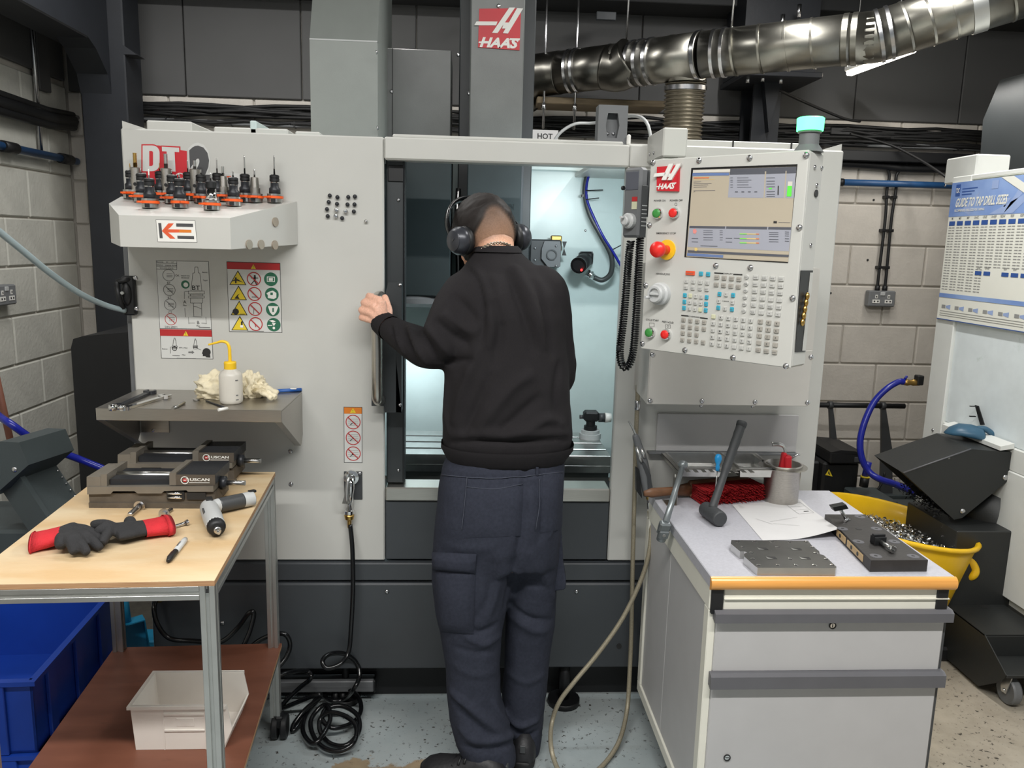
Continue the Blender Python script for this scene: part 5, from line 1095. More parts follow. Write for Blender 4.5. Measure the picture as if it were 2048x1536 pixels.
# open-ended spanners
def strip(b, p, q, w0, w1, th, z):   # tapered flat bar lying on z
    p = V((p.x, p.y, z)); q = V((q.x, q.y, z)); d = (q-p).normalized(); s = V((-d.y, d.x, 0)); b.prism([p-s*w0, q-s*w1, q+s*w1, p+s*w0], (0, 0, th))
def spanner(name, label, x0, y0, x1, y1, m, hw, th, z=None, ring=False, lift=0):
    z = zs+.0005+lift; p, q = SZ(x0, y0), SZ(x1, y1); d = (q-p).normalized(); s = V((-d.y, d.x, 0)); z_ = V((0, 0, 1))
    t = thing(name, label, 'spanner', p)
    b = MB(); strip(b, p, q, hw*.9, hw, th, z); part('shaft', b, M[m], t)
    b = MB(); c = V((q.x, q.y, z)); R_ = hw*2.3; an = [math.radians(a) for a in range(40, 330, 20)]; pts = [c+d*(-R_*math.cos(a)*-1)*1.0+s*(R_*math.sin(a)) for a in an]
    ring_o = [c+d*(R_*math.cos(a))+s*(R_*math.sin(a)) for a in an]; ring_i = [c+d*(R_*.5*math.cos(a)+R_*.25)+s*(R_*.55*math.sin(a)) for a in an]
    for i in range(len(an)-1): b.prism([ring_o[i], ring_o[i+1], ring_i[i+1], ring_i[i]], z_*th*1.3)
    part('jaw', b, M[m], t)
    b = MB(); c = V((p.x, p.y, z)); b.step([(hw*1.0, 0), (hw*1.9, 0), (hw*1.9, th*1.4), (hw*1.0, th*1.4), (hw*1.0, 0)], c, z_, 20, False); part('ring_end', b, M[m], t)
    return t
spanner('spanner', 'dark open-ended spanner lying at the back of the stainless shelf', 238, 815, 300, 787, 'vise_dark', .008, .007)
spanner('spanner', 'polished steel spanner lying in front of the dark spanner', 250, 820, 330, 796, 'chrome', .008, .007)
c = SZ(228, 822); t = thing('socket_fitting', 'small chrome fitting at the left front corner of the shelf', 'fitting', c)
b = MB(); b.cyl(c+V((-.012, 0, .009)), c+V((.006, .002, .009)), .009, n=12); part('body', b, M['chrome'], t)
b = MB(); b.cyl(c+V((.006, .002, .009)), c+V((.026, .004, .009)), .006, n=10); part('stem', b, M['chrome'], t)
p, q = SZ(346, 820), SZ(372, 806); b = MB(); d = q-p; prof = [(.004, 0), (.004, d.length*.4)]
for i in range(5): prof += [(.0045, d.length*(.45+.1*i)), (.003, d.length*(.5+.1*i))]
b.lathe(prof, p+V((0, 0, .0045)), d, 10); solo('end_mill', b, M['steel'], 'spiral end mill lying loose in the middle of the shelf', 'end mill', p)
p, q = SZ(437, 823), SZ(455, 820); b = MB(); b.cyl(p+V((0, 0, .0045)), q+V((0, 0, .0045)), .0045, n=12); solo('dowel_pin', b, M['white'], 'short pale dowel pin in front of the wash bottle', 'pin', p)
c = SZ(393, 801); b = MB(); b.step([(.008, 0), (.010, .002), (.010, .005), (.006, .006)], c, n=16); solo('steel_cap', b, M['steel'], 'small round steel cap beside the crumpled cloth', 'cap', c)
p, q = SZ(412, 803), SZ(450, 817); b = MB(); b.cyl(p+V((0, 0, .0025)), q+V((0, 0, .0025)), .0022, n=8); solo('scriber', b, M['vise_dark'], 'thin dark rod poking out from under the cloth', 'rod', p)
p, q = SZ(548, 786), SZ(603, 783); t = thing('ballpoint_pen', 'blue plastic pen lying at the right rear corner of the shelf', 'pen', p)
b = MB(); b.cyl(p+V((0, 0, .006)), q+V((0, 0, .006)), .0055, n=10); part('barrel', b, M['pen_blue'], t); b = MB(); d = (q-p); b.box(p+d*.70+V((-.008, -.006, .0095)), p+d*.70+V((.010, .001, .0125))); part('clip', b, M['white'], t)
# wash bottle
c = SZ(463, 806); k = (c-EYE).dot(FW)/FPX; rb = 22.5*k; hs = (806-742)*k
t = thing('wash_bottle', 'translucent wash bottle with yellow bent spout on the shelf', 'bottle', c)
b = MB(); b.lathe([(rb*.80, 0), (rb*.96, .004), (rb, .012), (rb, hs*.88), (rb*.9, hs*.97), (rb*.55, hs*1.06), (rb*.5, hs*1.12)], c, n=28); part('bottle', b, M['bottle'], t)
b = MB(); prof = []; zc = hs*1.07
for i in range(4): prof += [(rb*.52, zc+i*.005), (rb*.54, zc+i*.005+.002)]
b.lathe(prof+[(rb*.5, zc+.022), (.006, zc+.023)], c, n=24); part('cap', b, M['yellow'], t)
zt1 = zc+.02; P_ = [c+V((0, 0, zt1)), c+V((0, 0, zt1+.02)), c+V((-.001, 0, zt1+.043)), c+V((-.008, 0, zt1+.056)), c+V((-.022, 0, zt1+.059)), c+V((-.036, 0, zt1+.055)), c+V((-.058, 0, zt1+.049))]
PS = spline(P_, 5); b = MB(); b.tube(PS, [.0048-.0024*(i/len(PS))**2 for i in range(len(PS))], 10); part('spout', b, M['yellow'], t)
b = MB()
for y, w_ in ((757, .008), (787, .006), (796, .008)): p = c+V((rb*.72, -rb*.72, (806-y)*k)); b.obox(p, V((.7, .7, 0))*w_*.5, V((.7, -.7, 0))*.0005, V((0, 0, .0014)))
part('print_mark', b, M['ink_gray'], t)
# crumpled cloth
def crumple(name, label, cat, pts, rad, m, seed, zf, sq=(1, 1, 1)):
    import mathutils.noise as mn
    bm = bmesh.new(); bmesh.ops.create_icosphere(bm, subdivisions=5, radius=1)
    for v_ in bm.verts:
        n = v_.co.normalized(); f = abs(mn.noise(n*1.6+V((seed, 0, 0)))); g_ = abs(mn.noise(n*3.1+V((0, seed, 0)))); h_ = mn.noise(n*6+V((seed, seed, 0)))
        v_.co = n*(1-.55*f-.38*g_+.08*h_)
    b = MB(); vs = [V((pts.x+v_.co.x*rad[0], pts.y+v_.co.y*rad[1], max(zf+.0006, pts.z+v_.co.z*rad[2]))) for v_ in bm.verts]
    b.add(vs, [[v_.index for v_ in f.verts] for f in bm.faces], True); bm.free()
    return b
c = SZ(432, 800); t = thing('cloth', 'crumpled stained cream cloth behind the wash bottle', 'cloth', c)
b = crumple('', '', '', c+V((.005, .035, .028)), (.085, .05, .062), 'rag', 3.3, zs); part('folded_end', b, M['rag'], t)
c2 = SZ(498, 797); b = crumple('', '', '', c2+V((0, .03, .026)), (.052, .04, .058), 'rag', 9.1, zs); part('folded_end', b, M['rag'], t)
b = MB()
for (x0, y0, x1, y1, r, zo) in ((500, 776, 556, 792, .011, .02), (505, 784, 552, 798, .009, .012), (492, 788, 545, 799, .008, .01)):
    p, q = SZ(x0, 800)+V((0, .03, zo+.012)), SZ(x1, y1+4)+V((0, .0, r+.001)); b.tube(spline([p, p.lerp(q, .5)+V((0, 0, .008)), q], 6), [r*.9+.002*math.sin(i*1.9) for i in range(13)], 8)
part('hem', b, M['rag'], t)
# ================================================================ wash-down gun and black hose
t = thing('washdown_gun', 'chrome hose gun with black hose hanging on the panel and coiled on the floor', 'hose', V((F(703, 1030).x, YF, 0)))
a, c = F(688, 942), F(725, 998.5); b = MB(); b.box((a.x, YF-.004, c.z), (c.x, YF-.0005, a.z), .0018); part('backing_plate', b, M['plastic_dark'], t); screw(F(720, 946)+V((0, -.004, 0)), NN, t, SCRS)
q = F(704, 952); b = MB(); b.step([(.0205, .004), (.0235, .014), (.0235, .02), (.015, .022)], q, NN, 24); part('nozzle_head', b, M['chrome'], t)
b = MB(); z_ = V((0, 0, 1)); p0 = q+V((0, -.03, .002)); p1 = F(700, 1016)+V((0, -.018, 0)); b.tube([p0, p0+V((0, -.004, -.03)), p1+V((.004, 0, .05)), p1], [.012, .0125, .0115, .011], 14); part('barrel', b, M['chrome'], t)
b = MB(); l0 = F(701, 945)+V((0, -.05, 0)); l1 = F(697, 998)+V((0, -.045, 0)); rows = []
for i in range(8): f = i/7; p = l0.lerp(l1, f)+V((0, -.012*math.sin(f*3.1), 0)); wd = .0065+.0015*f+(.006 if f > .9 else .003 if f > .75 else 0); rows.append([p-V((wd, 0, 0)), p+V((0, -.004, 0)), p+V((wd, 0, 0)), p+V((0, .003, 0))])
b.loft(rows); part('trigger', b, M['alu_bright'], t)
b = MB(); b.step([(.013, 0), (.016, .004), (.016, .014), (.012, .017)], p1+V((0, 0, -.016)), z_, 18); part('coupling', b, M['chrome'], t)
b = MB(); b.step([(.006, -.045), (.0065, -.022), (.014, -.016), (.016, -.004), (.013, 0)], p1+V((0, 0, -.014)), z_, 16); part('brass_tail', b, M['brass'], t, 'brass hose tail')
Yh_ = YF-.03; hz = [F(702, 1045)+V((0, -.018, 0)), UY(705, 1100, Yh_-.01), UY(706, 1180, Yh_-.03), UY(702, 1260, Yh_-.04), UY(697, 1305, Yh_-.06), UY(680, 1328, Yh_-.09), UY(654, 1336, Yh_-.10), UY(645, 1322, Yh_-.09), UY(660, 1308, Yh_-.06), UY(690, 1308, Yh_-.02), UY(713, 1326, 2.46), UY(719, 1352, 2.44), UY(708, 1378, 2.41)]
def FZ(x, y, z): return UZ(x, y, z)
hz += [FZ(690, 1398, .03), FZ(665, 1402, .025), FZ(650, 1392, .025), FZ(655, 1378, .03), FZ(690, 1376, .05), FZ(715, 1392, .05), FZ(722, 1420, .035), FZ(706, 1445, .03), FZ(668, 1456, .04), FZ(645, 1440, .05), FZ(652, 1418, .06), FZ(684, 1412, .06), FZ(714, 1430, .05), FZ(718, 1462, .04), FZ(694, 1490, .025), FZ(662, 1488, .02), FZ(642, 1466, .03), FZ(640, 1440, .05), FZ(660, 1425, .07), FZ(690, 1432, .07), FZ(712, 1452, .06), FZ(708, 1484, .045), FZ(680, 1502, .03), FZ(648, 1496, .03), FZ(626, 1470, .03), FZ(622, 1440, .04), FZ(640, 1415, .06), FZ(655, 1412, .07), FZ(660, 1440, .06), FZ(640, 1478, .04), FZ(622, 1486, .03), FZ(606, 1462, .03), FZ(612, 1430, .03), FZ(636, 1400, .04), FZ(636, 1392, .05), FZ(590, 1458, .015), FZ(588, 1448, .02), FZ(612, 1418, .05), FZ(640, 1395, .09), FZ(630, 1390, .10), FZ(566, 1416, .03), FZ(570, 1404, .05), FZ(600, 1375, .10), FZ(622, 1356, .14), FZ(612, 1342, .16), UY(575, 1346, 2.36), UY(541, 1357, 2.33), UY(548, 1344, 2.33), UY(572, 1315, 2.36), UY(580, 1290, 2.38), UY(572, 1270, 2.38), UY(552, 1268, 2.38), UY(520, 1280, 2.38), UY(490, 1303, 2.37), UY(486, 1296, 2.36), UY(500, 1262, 2.38), UY(508, 1228, 2.40), UY(498, 1226, 2.40), UY(475, 1256, 2.40), UY(440, 1284, 2.39), UY(390, 1282, 2.39), UY(340, 1277, 2.39), UY(316, 1250, 2.39), UY(308, 1218, 2.40), UY(314, 1196, 2.43)]
b = MB(); b.tube(spline(hz, 7), .0075, 9); part('hose', b, M['black_gloss'], t)
b = MB(); p = UY(316, 1200, 2.43); b.cyl(p, p+V((0, .04, .02)), .014, n=12); part('brass_tail', b, M['brass'], t)
# ================================================================ workbench on aluminium profile
BA = math.radians(4.2); BO = V((-.498, 1.562, 0)); bu = V((math.cos(BA*.6), math.sin(BA*.6), 0)); bd = V((-math.sin(BA), math.cos(BA), 0)); BWd, BD, BZ = .485, .78, .86
def BP(x, y, z): return BO - bu*x + bd*y + V((0, 0, z))       # x to the left, y to the rear
BR_ = UZ(553, 1290, .27); ZSH = UY(552, 1288, 2.335).z
bench = thing('workbench', 'small workbench with plywood top on aluminium profile legs and castors', 'workbench', BP(BWd/2, BD/2, 0))
def bbox(b, x0, x1, y0, y1, z0, z1, bev=.0015): c = (BP(x0, y0, z0)+BP(x1, y1, z1))/2; return b.obox(c, bu*(abs(x1-x0)/2), bd*(abs(y1-y0)/2), V((0, 0, abs(z1-z0)/2)), bev)
b = MB(); b.mat(0); bbox(b, 0, BWd, 0, BD, BZ-.0015, BZ, .0005); b.mat(1); bbox(b, 0, BWd, 0, BD, BZ-.012, BZ-.0016, .0004); part('plywood_top', b, [M['ply'], M['ply_edge']], bench)
def profile(b, c, ax, L):  # 30 mm slotted extrusion along ax centred at c
    ax = V(ax); x = (V((0, 0, 1)).cross(ax)).normalized() if abs(ax.z) < .9 else bu; y = ax.cross(x).normalized(); h = ax*(L/2)
    for i in (-1, 1):
        for j in (-1, 1): b.obox(c+x*(i*.0095)+y*(j*.0095), x*.0055, y*.0055, h, .0006)
    b.obox(c, x*.010, y*.010, h)
    return b
leg0 = None
for (x, y) in ((.0155, .0155), (BWd-.0155, .0155), (.0155, BD-.0155), (BWd-.0155, BD-.0155)):
    b = MB(); profile(b, BP(x, y, (BZ-.012+.075)/2), (0, 0, 1), BZ-.012-.075); part('leg', b, M['alu'], bench)
for y in (.0155, BD-.0155): b = MB(); profile(b, BP(BWd/2, y, BZ-.0275), bu, BWd-.062); part('rail', b, M['alu'], bench)
for x in (.0155, BWd-.0155): b = MB(); profile(b, BP(x, BD/2, BZ-.0275), bd, BD-.062); part('rail', b, M['alu'], bench)
for x in (.0155, BWd-.0155): b = MB(); profile(b, BP(x, BD/2, ZSH-.028), bd, BD-.062); part('rail', b, M['alu'], bench)
b = MB(); b.mat(0); bbox(b, -.006, BWd+.006, .0, BD, ZSH-.002, ZSH, .0005); b.mat(1); bbox(b, -.006, BWd+.006, .0, BD, ZSH-.012, ZSH-.0021, .0005); part('lower_shelf', b, [M['brown_ply'], M['ply_edge']], bench)
b = MB(); p = BP(.015, -.001, BZ-.022); b.obox(p, bu*.003, bd*.001, V((0, 0, .004))); part('slot_hole', b, M['ink'], bench)
for (x, y) in ((.0155, BD-.0155), (BWd-.0155, BD-.0155), (.0155, .0155), (BWd-.0155, .0155)):
    p = BP(x-.012, y+.0, .038); b = MB()
    for s in (-1, 1): b.step([(.008, -.009), (.036, -.009), (.038, -.006), (.038, .006), (.036, .009), (.008, .009)], p+bu*(s*.014), bu, 20)
    b.obox(p+V((0, 0, .022)), bu*.012, bd*.02, V((0, 0, .02)), .004); b.cyl(BP(x, y, .05), BP(x, y, .078), .012, n=10); part('castor', b, M['black'], bench)
# ------------------------------------------------- machine vices
ZBn = BZ
vb = UZ(178, 1016, ZBn); Yv = vb.y
VP_ = lambda x, y: UY(x, y, Yv)
def C8v(x, y): return (160+x/5.12, 860+y/5.12)
def vx(x, y): p = VP_(*C8v(x, y)); return p
xA, xB = vx(85, 700).x, vx(1385, 700).x; dep = .125
L_ = lambda x, y: (vx(x, y).x-xA, vx(x, y).z-ZBn)
vice = thing('machine_vice', 'grey machine vice at the front of the bench with red-badged slide', 'vice', V((xA, Yv, ZBn)), 0, 'machine vices on the workbench')
def pr(name, pts, y0, y1, m, parent, raw=False, label=None):
    b = MB(); q = pts if raw else [L_(*p) for p in pts]; b.prism([V((x, y0, z)) for x, z in q], (0, y1-y0, 0)); return part(name, b, M[m], parent, label, local=True)
zlow = L_(100, 800)[1]
bs = pr('base', [(0, .0), (.005, -.0), (L_(1380, 700)[0]-.01, 0), (L_(1380, 700)[0], .012), (L_(1380, 700)[0], L_(1300, 640)[1]), (0, L_(85, 655)[1]), (-.0, .008)], .004, dep-.004, 'vise_cast', vice, True)
bs2 = pr('bed', [(80, 655), (320, 650), (345, 622), (565, 622), (595, 645), (840, 645), (865, 622), (1095, 612), (1110, 628), (1370, 628), (1370, 570), (80, 580)], -.004, dep, 'vise_gray', vice)
b = MB(); b.box((0, 0, L_(0, 790)[1]-.004), (L_(1380, 0)[0], .006, L_(0, 745)[1])); part('foot_flange', b, M['vise_cast'], vice, local=True)
b = MB(); q0, q1 = L_(890, 712), L_(1065, 632); b.mat(0).box((q0[0], -.0005, q0[1]), (q1[0], .006, q1[1])); q2, q3 = L_(1095, 712), L_(1285, 640); b.box((q2[0], -.0005, q2[1]), (q3[0], .006, q3[1])); part('cast_window', b, M['ink'], vice, local=True)
b = MB()
for yy in (648, 690): a, c = L_(905, yy), L_(1050, yy); b.cyl((a[0], -.002, a[1]), (c[0], -.002, c[1]), .004, n=10)
part('guide_pin', b, M['chrome'], vice, local=True)
pr('fixed_jaw', [(68, 585), (68, 480), (215, 478), (215, 585)], 0, dep, 'vise_gray', vice); pr('jaw_plate', [(212, 582), (212, 455), (275, 452), (275, 578)], 0, dep, 'vise_gray', vice)
pr('jaw_plate', [(915, 568), (915, 440), (985, 436), (985, 566)], 0, dep, 'vise_gray', vice)
mj = pr('moving_jaw', [(985, 562), (985, 455), (1385, 452), (1385, 558)], 0, dep, 'vise_dark', vice)
b = MB(); a, c = L_(290, 575), L_(915, 520); b.box((a[0], .012, a[1]), (c[0], .05, c[1])); b.box((a[0], dep-.05, a[1]), (c[0], dep-.012, c[1])); part('slideway', b, M['vise_dark'], vice, local=True)
b = MB(); a, c = L_(300, 520), L_(915, 520); b.cyl((a[0]-.02, dep/2, a[1]-.004), (c[0], dep/2, a[1]-.004), .011, n=12); part('lead_screw', b, M['steel'], vice, local=True)
b = MB(); a, c = L_(985, 565), L_(1382, 458); Lx = lambda x, y, l=0: V((L_(x, y)[0], -.0006-l*.0004, L_(x, y)[1]))
b.mat(0).prism([V((a[0], 0, a[1])), V((c[0], 0, a[1])), V((c[0], 0, c[1])), V((a[0], 0, c[1]))], (0, -.0008, 0))
b.mat(1).text('USCAN', Lx(1228, 520, 2), (1, 0, 0), (0, 0, 1), L_(0, 492)[1]-L_(0, 520)[1], (L_(1330, 0)[0]-L_(1128, 0)[0]), off=.03)
b.mat(1).text('T', Lx(1100, 520, 3), (1, 0, 0), (0, 0, 1), L_(0, 492)[1]-L_(0, 520)[1], None, off=.03)
b.mat(1).box(Lx(1120, 540), Lx(1328, 536, 2))
cx, cz = L_(1075, 512); R0 = L_(1118, 0)[0]-L_(1075, 0)[0]
o = [V((cx+q*math.cos(t_), -.0018, cz+q*math.sin(t_))) for q in (R0, R0*.80) for t_ in [2*math.pi*i/24 for i in range(24)]]; b.mat(1).add(o, [(i, (i+1) % 24, 24+(i+1) % 24, 24+i) for i in range(24)])
b.mat(2).ngon([V((cx+R0*.5*math.cos(t_), -.0017, cz+R0*.5*math.sin(t_))) for t_ in [2*math.pi*i/20 for i in range(20)]])
b.mat(1).box((cx-R0*.3, -.0021, cz-R0*.1), (cx+R0*.3, -.0015, cz+R0*.1))
part('badge', b, [M['vise_cast'], M['white'], M['sign_red']], vice, 'dark badge with white TUSCAN lettering', local=True)
b = MB(); a = L_(1385, 600); b.lathe([(.018, 0), (.018, .012), (.012, .016)], (a[0], dep*.4, a[1]), (1, 0, 0), 16); part('screw_collar', b, M['vise_dark'], vice, local=True)
b = MB(); b.lathe([(.0075, 0), (.0075, .05)], (a[0]+.012, dep*.4, a[1]), (1, 0, 0), 6); part('hex_stub', b, M['steel'], vice, local=True)
Yv2 = Yv+.215; p2 = UY(235, 952, Yv2); r2 = dup(vice, V((UY(237, 930, Yv2).x, Yv2, ZBn)), 0, 'dark shaded machine vice standing behind the front vice under the shelf')
# hold-down bolt leaning on the vice, loose bolts
def bolt(label, x, y, x1, y1, hd=.0085, sh_=.0045, wid=None, lift=0, nm='hex_bolt'):
    p, q = UZ(x, y, BZ), UZ(x1, y1, BZ); d = (q-p); L = d.length; d.normalize(); z = V((0, 0, hd+lift))
    t = thing(nm, label, 'bolt', p)
    tip = q+V((0, 0, sh_)); hd_ = p+z
    dd = (tip-hd_).normalized()
    b = MB(); b.step([(hd, 0), (hd, .006)], hd_-dd*.003, dd, 6); part('head', b, M['zinc'], t)
    b = MB(); n = 12; prof = [(sh_, .003), (sh_, L*.35)]
    for i in range(n): prof += [(sh_, L*(.35+.62*i/n)), (sh_*.86, L*(.35+.62*(i+.5)/n))]
    b.lathe(prof+[(sh_*.7, L)], hd_, dd, 10); part('shank', b, M['zinc'], t)
    if wid: b = MB(); b.step([(sh_*1.1, 0), (wid, 0), (wid, .002), (sh_*1.1, .002)], hd_+dd*.004, dd, 18, False); part('washer', b, M['zinc'], t)
    return t
bolt('flanged stud leaning against the foot of the front vice', 281, 1019, 259, 1036, .011, .007, .014)
bolt('loose bolt with big washer nearest the vice on the plywood', 327, 1035, 344, 1022, .008, .005, .014)
bolt('loose bolt lying across the pile beside the red cuff', 321, 1045, 344, 1046, .008, .005)
bolt('loose bolt angled out from under the glove cuff', 331, 1052, 313, 1062, .007, .0048, lift=.004)
bolt('loose bolt lowest of the pile against the glove cuff', 343, 1055, 322, 1067, .007, .0048)
bolt('separate bolt lying right of the pile', 374, 1051, 349, 1057, .0075, .0045)
# marker pen
p, q = UZ(336, 1128, BZ), UZ(371, 1084, BZ); d = (q-p); L = d.length; d.normalize(); zq = V((0, 0, .0065)); t = thing('marker_pen', 'white marker pen with black cap lying on the plywood front', 'pen', p)
b = MB(); b.lathe([(.0035, 0), (.0055, L*.06), (.0062, L*.12), (.0066, L*.42)], p+zq, d, 14); part('cap', b, M['black'], t)
b = MB(); b.lathe([(.0066, L*.42), (.0066, L*.9), (.0055, L)], p+zq, d, 14); part('barrel', b, M['plastic_light'], t)
b = MB(); s = V((-d.y, d.x, 0)); b.text('MARKER', p+zq+d*(L*.66)+V((0, 0, .0069)), d, V((-d.y, d.x, 0)), .004, L*.2, off=.02); part('print', b, M['ink'], t)
b = MB(); b.obox(p+zq+d*(L*.28)+s*.007, d*(L*.12), s*.001, V((0, 0, .002))); part('clip', b, M['black_gloss'], t)
# cordless screwdriver
t = thing('cordless_screwdriver', 'grey and black pistol screwdriver lying on the bench near its right edge', 'screwdriver', UZ(430, 1050, BZ))
hA, hB = UZ(435, 1076, BZ)+V((0, 0, .022)), UZ(418, 1033, BZ)+V((0, 0, .024)); gE = UZ(506, 1012, BZ)+V((0, 0, .021)); d = (hA-hB).normalized()
def tubeE(b, pts, rs, n=18): return b.tube(spline(pts, 5), list(np.interp(np.linspace(0, 1, (len(pts)-1)*5+1), np.linspace(0, 1, len(rs)), rs)), n)
b = MB(); tubeE(b, [hB-d*.012, hB+d*.01, hB+(hA-hB)*.5, hA-d*.018], [.017, .022, .023, .021]); part('motor_case', b, M['plastic_light'], t)
b = MB(); b.lathe([(.021, 0), (.0215, .008), (.018, .02), (.012, .022)], hA-d*.022, d, 20); part('gear_nose', b, M['black'], t)
b = MB(); b.step([(.0085, 0), (.0085, .012), (.0065, .014), (.0065, .02)], hA-d*.002, d, 14); b.lathe([(.0035, .0), (.0035, .026)], hA+d*.004, d, 6); part('bit_holder', b, M['steel'], t)
gd = (gE-hB); b = MB(); tubeE(b, [hB+gd*.02+d*.008, hB+gd*.22, hB+gd*.32], [.017, .0175, .0175]); tubeE(b, [hB+gd*.72, hB+gd*.9, gE], [.0185, .019, .0185]); part('handle_shell', b, M['plastic_light'], t)
b = MB(); tubeE(b, [hB+gd*.22, hB+gd*.5, hB+gd*.76], [.0178, .0188, .0188]); part('rubber_grip', b, M['plastic_dark'], t)
b = MB(); b.obox(hB+d*.002+V((.002, .0, .023)), d*.012, V((d.y, -d.x, 0))*.008, V((0, 0, .002)), .001); b.obox(gE-gd*.02+V((0, .004, .018)), gd*.08, V((gd.y, -gd.x, 0)).normalized()*.006, V((0, 0, .003)), .001); part('switch', b, M['black'], t)
b = MB(); b.obox(hB+(hA-hB)*.42+V((-.018, -.004, .010)), d*.016, V((0, 0, .006)), V((-d.y, d.x, 0))*.002); part('side_panel', b, M['plastic_dark'], t)
# pair of gloves
def glove(name, label, wrist, palm, tips, thumb, cuffw, grp='work gloves on the bench'):
    """tapered palm + five fingers as one surface, knitted red cuff as a part"""
    t = thing(name, label, 'glove', V((palm.x, palm.y, BZ)), 0, grp)
    d = (palm-wrist).normalized(); s = V((-d.y, d.x, 0)); bm_ = MB()
    rows = []
    for f, wd, hg in ((0, .034, .017), (.35, .036, .018), (.7, .043, .019), (1.0, .044, .017)):
        c = wrist.lerp(palm, f); rows.append([c+s*(wd*math.cos(a))+V((0, 0, hg*math.sin(a)*(1 if math.sin(a) > 0 else .75))) for a in [2*math.pi*i/16 for i in range(16)]])
    bm_.loft(rows)
    for k, tip in enumerate(tips):
        base = palm-d*.012+s*(.033-.022*k); mid = base.lerp(tip, .5)+V((0, 0, .012)); bm_.tube(spline([base, mid, tip], 5), [.0125]*4+[.0125, .0125, .0120, .0115, .011, .010, .0075], 9)
    b0 = wrist.lerp(palm, .45)+s*thumb[1]*.03; bm_.tube(spline([b0, b0.lerp(thumb[0], .55)+V((0, 0, .006)), thumb[0]], 5), [.014]*6+[.0135, .013, .012, .011, .008], 9)
    body = part('hand', bm_, M['glove_black'], t); md = body.modifiers.new('r', 'REMESH'); md.mode = 'VOXEL'; md.voxel_size = .0032; ms = body.modifiers.new('s', 'SMOOTH'); ms.factor = .6; ms.iterations = 6
    dg = bpy.context.evaluated_depsgraph_get(); me = bpy.data.meshes.new_from_object(body.evaluated_get(dg)); body.modifiers.clear(); body.data = me
    for p_ in me.polygons: p_.use_smooth = True
    cb = MB(); n = 20; rows = []
    for f, k_ in ((.0, 1.0), (.03, 1.06), (.06, 1.2), (cuffw, 1.32)):
        c = wrist+d*.012-d*f; rows.append([c+s*((.035*k_)*math.cos(a))+V((0, 0, max(-c.z+BZ+.001, .0175*k_*math.sin(a)))) for a in [2*math.pi*i/n for i in range(n)]])
    inner = [[c_+(wrist-d*f-c_)*.10+V((0, 0, .001)) for c_ in r_] for r_, f in zip(rows[::-1], (cuffw, .06, .03, 0))]
    cb.loft(rows+inner, False); part('cuff', cb, M['glove_red'], t, 'red knitted cuff'); return t
GZ = lambda x, y, h=.02: UZ(x, y, BZ)+V((0, 0, h))
glove('work_glove', 'black glove with red cuff pointing to the bolts, upper of the pair', GZ(300, 1072, .02), GZ(232, 1084, .022), [GZ(186, 1066, .022), GZ(186, 1078, .03), GZ(192, 1092, .03), GZ(205, 1104, .02)], (GZ(258, 1056, .014), -1), .045)
glove('work_glove', 'black glove with open red cuff at the left end of the pair', GZ(112, 1092, .022), GZ(150, 1088, .03), [GZ(212, 1098, .012), GZ(203, 1108, .012), GZ(176, 1118, .012), GZ(150, 1118, .012)], (GZ(122, 1112, .018), -1), .055)
# ------------------------------------------------- white picking bin on the lower shelf
c0 = UZ(272, 1500, ZSH); Yb_ = c0.y; Xb = c0.x
bw = UY(446, 1497, Yb_).x-Xb; bh = UY(262, 1412, Yb_).z-ZSH; sl = UY(478, 1430, Yb_+.06).x-Xb; bdp = .155; th = .004
t = thing('storage_bin', 'white open-fronted plastic bin on the brown lower shelf', 'bin', V((Xb+bw/2, Yb_+bdp/2, ZSH)))
z0 = ZSH+.0005; h1 = bh
b = MB(); sidep = [(0, 0), (bw, 0), (sl, h1*.45), (bw*1.06, h1), (-.008, h1)]
for y in (0, bdp-th): b.prism([V((Xb+x, Yb_+y, z0+z)) for x, z in sidep], (0, th, 0))
b.box((Xb, Yb_+th, z0), (Xb+bw, Yb_+bdp-th, z0+th)); b.prism([V((Xb, Yb_+th, z0)), V((Xb+th, Yb_+th, z0)), V((Xb-.004, Yb_+th, z0+h1)), V((Xb-.008, Yb_+th, z0+h1))], (0, bdp-2*th, 0))
b.prism([V((Xb+bw, Yb_+th, z0)), V((Xb+bw+.004, Yb_+th, z0)), V((Xb+sl, Yb_+th, z0+h1*.45)), V((Xb+sl-.004, Yb_+th, z0+h1*.45))], (0, bdp-2*th, 0)); part('shell', b, M['white_bin'], t)
b = MB(); b.box((Xb-.014, Yb_-.006, z0+h1-.008), (Xb+bw*1.06, Yb_+.002, z0+h1)); b.box((Xb-.014, Yb_+bdp-.002, z0+h1-.008), (Xb+bw*1.06, Yb_+bdp+.006, z0+h1)); b.box((Xb-.014, Yb_+.002, z0+h1-.008), (Xb-.006, Yb_+bdp-.002, z0+h1)); part('rim', b, M['white_bin'], t)
b = MB(); x0, x1 = bw*.34, bw*.80
for zz_ in (h1*.80, h1*.44): b.box((Xb+x0, Yb_-.003, z0+zz_-.002), (Xb+x1, Yb_, z0+zz_+.002))
for xx in (x0-.003, x1): b.box((Xb+xx, Yb_-.0015, z0), (Xb+xx+.003, Yb_, z0+h1-.008))
b.box((Xb+bw*.48, Yb_-.001, z0+h1*.53), (Xb+bw*.68, Yb_, z0+h1*.70)); b.text('RS', (Xb+bw*.58, Yb_-.0018, z0+h1*.57), (1, 0, 0), (0, 0, 1), .013, off=.03); part('label_frame', b, M['white_bin'], t, 'moulded frame with RS lettering')
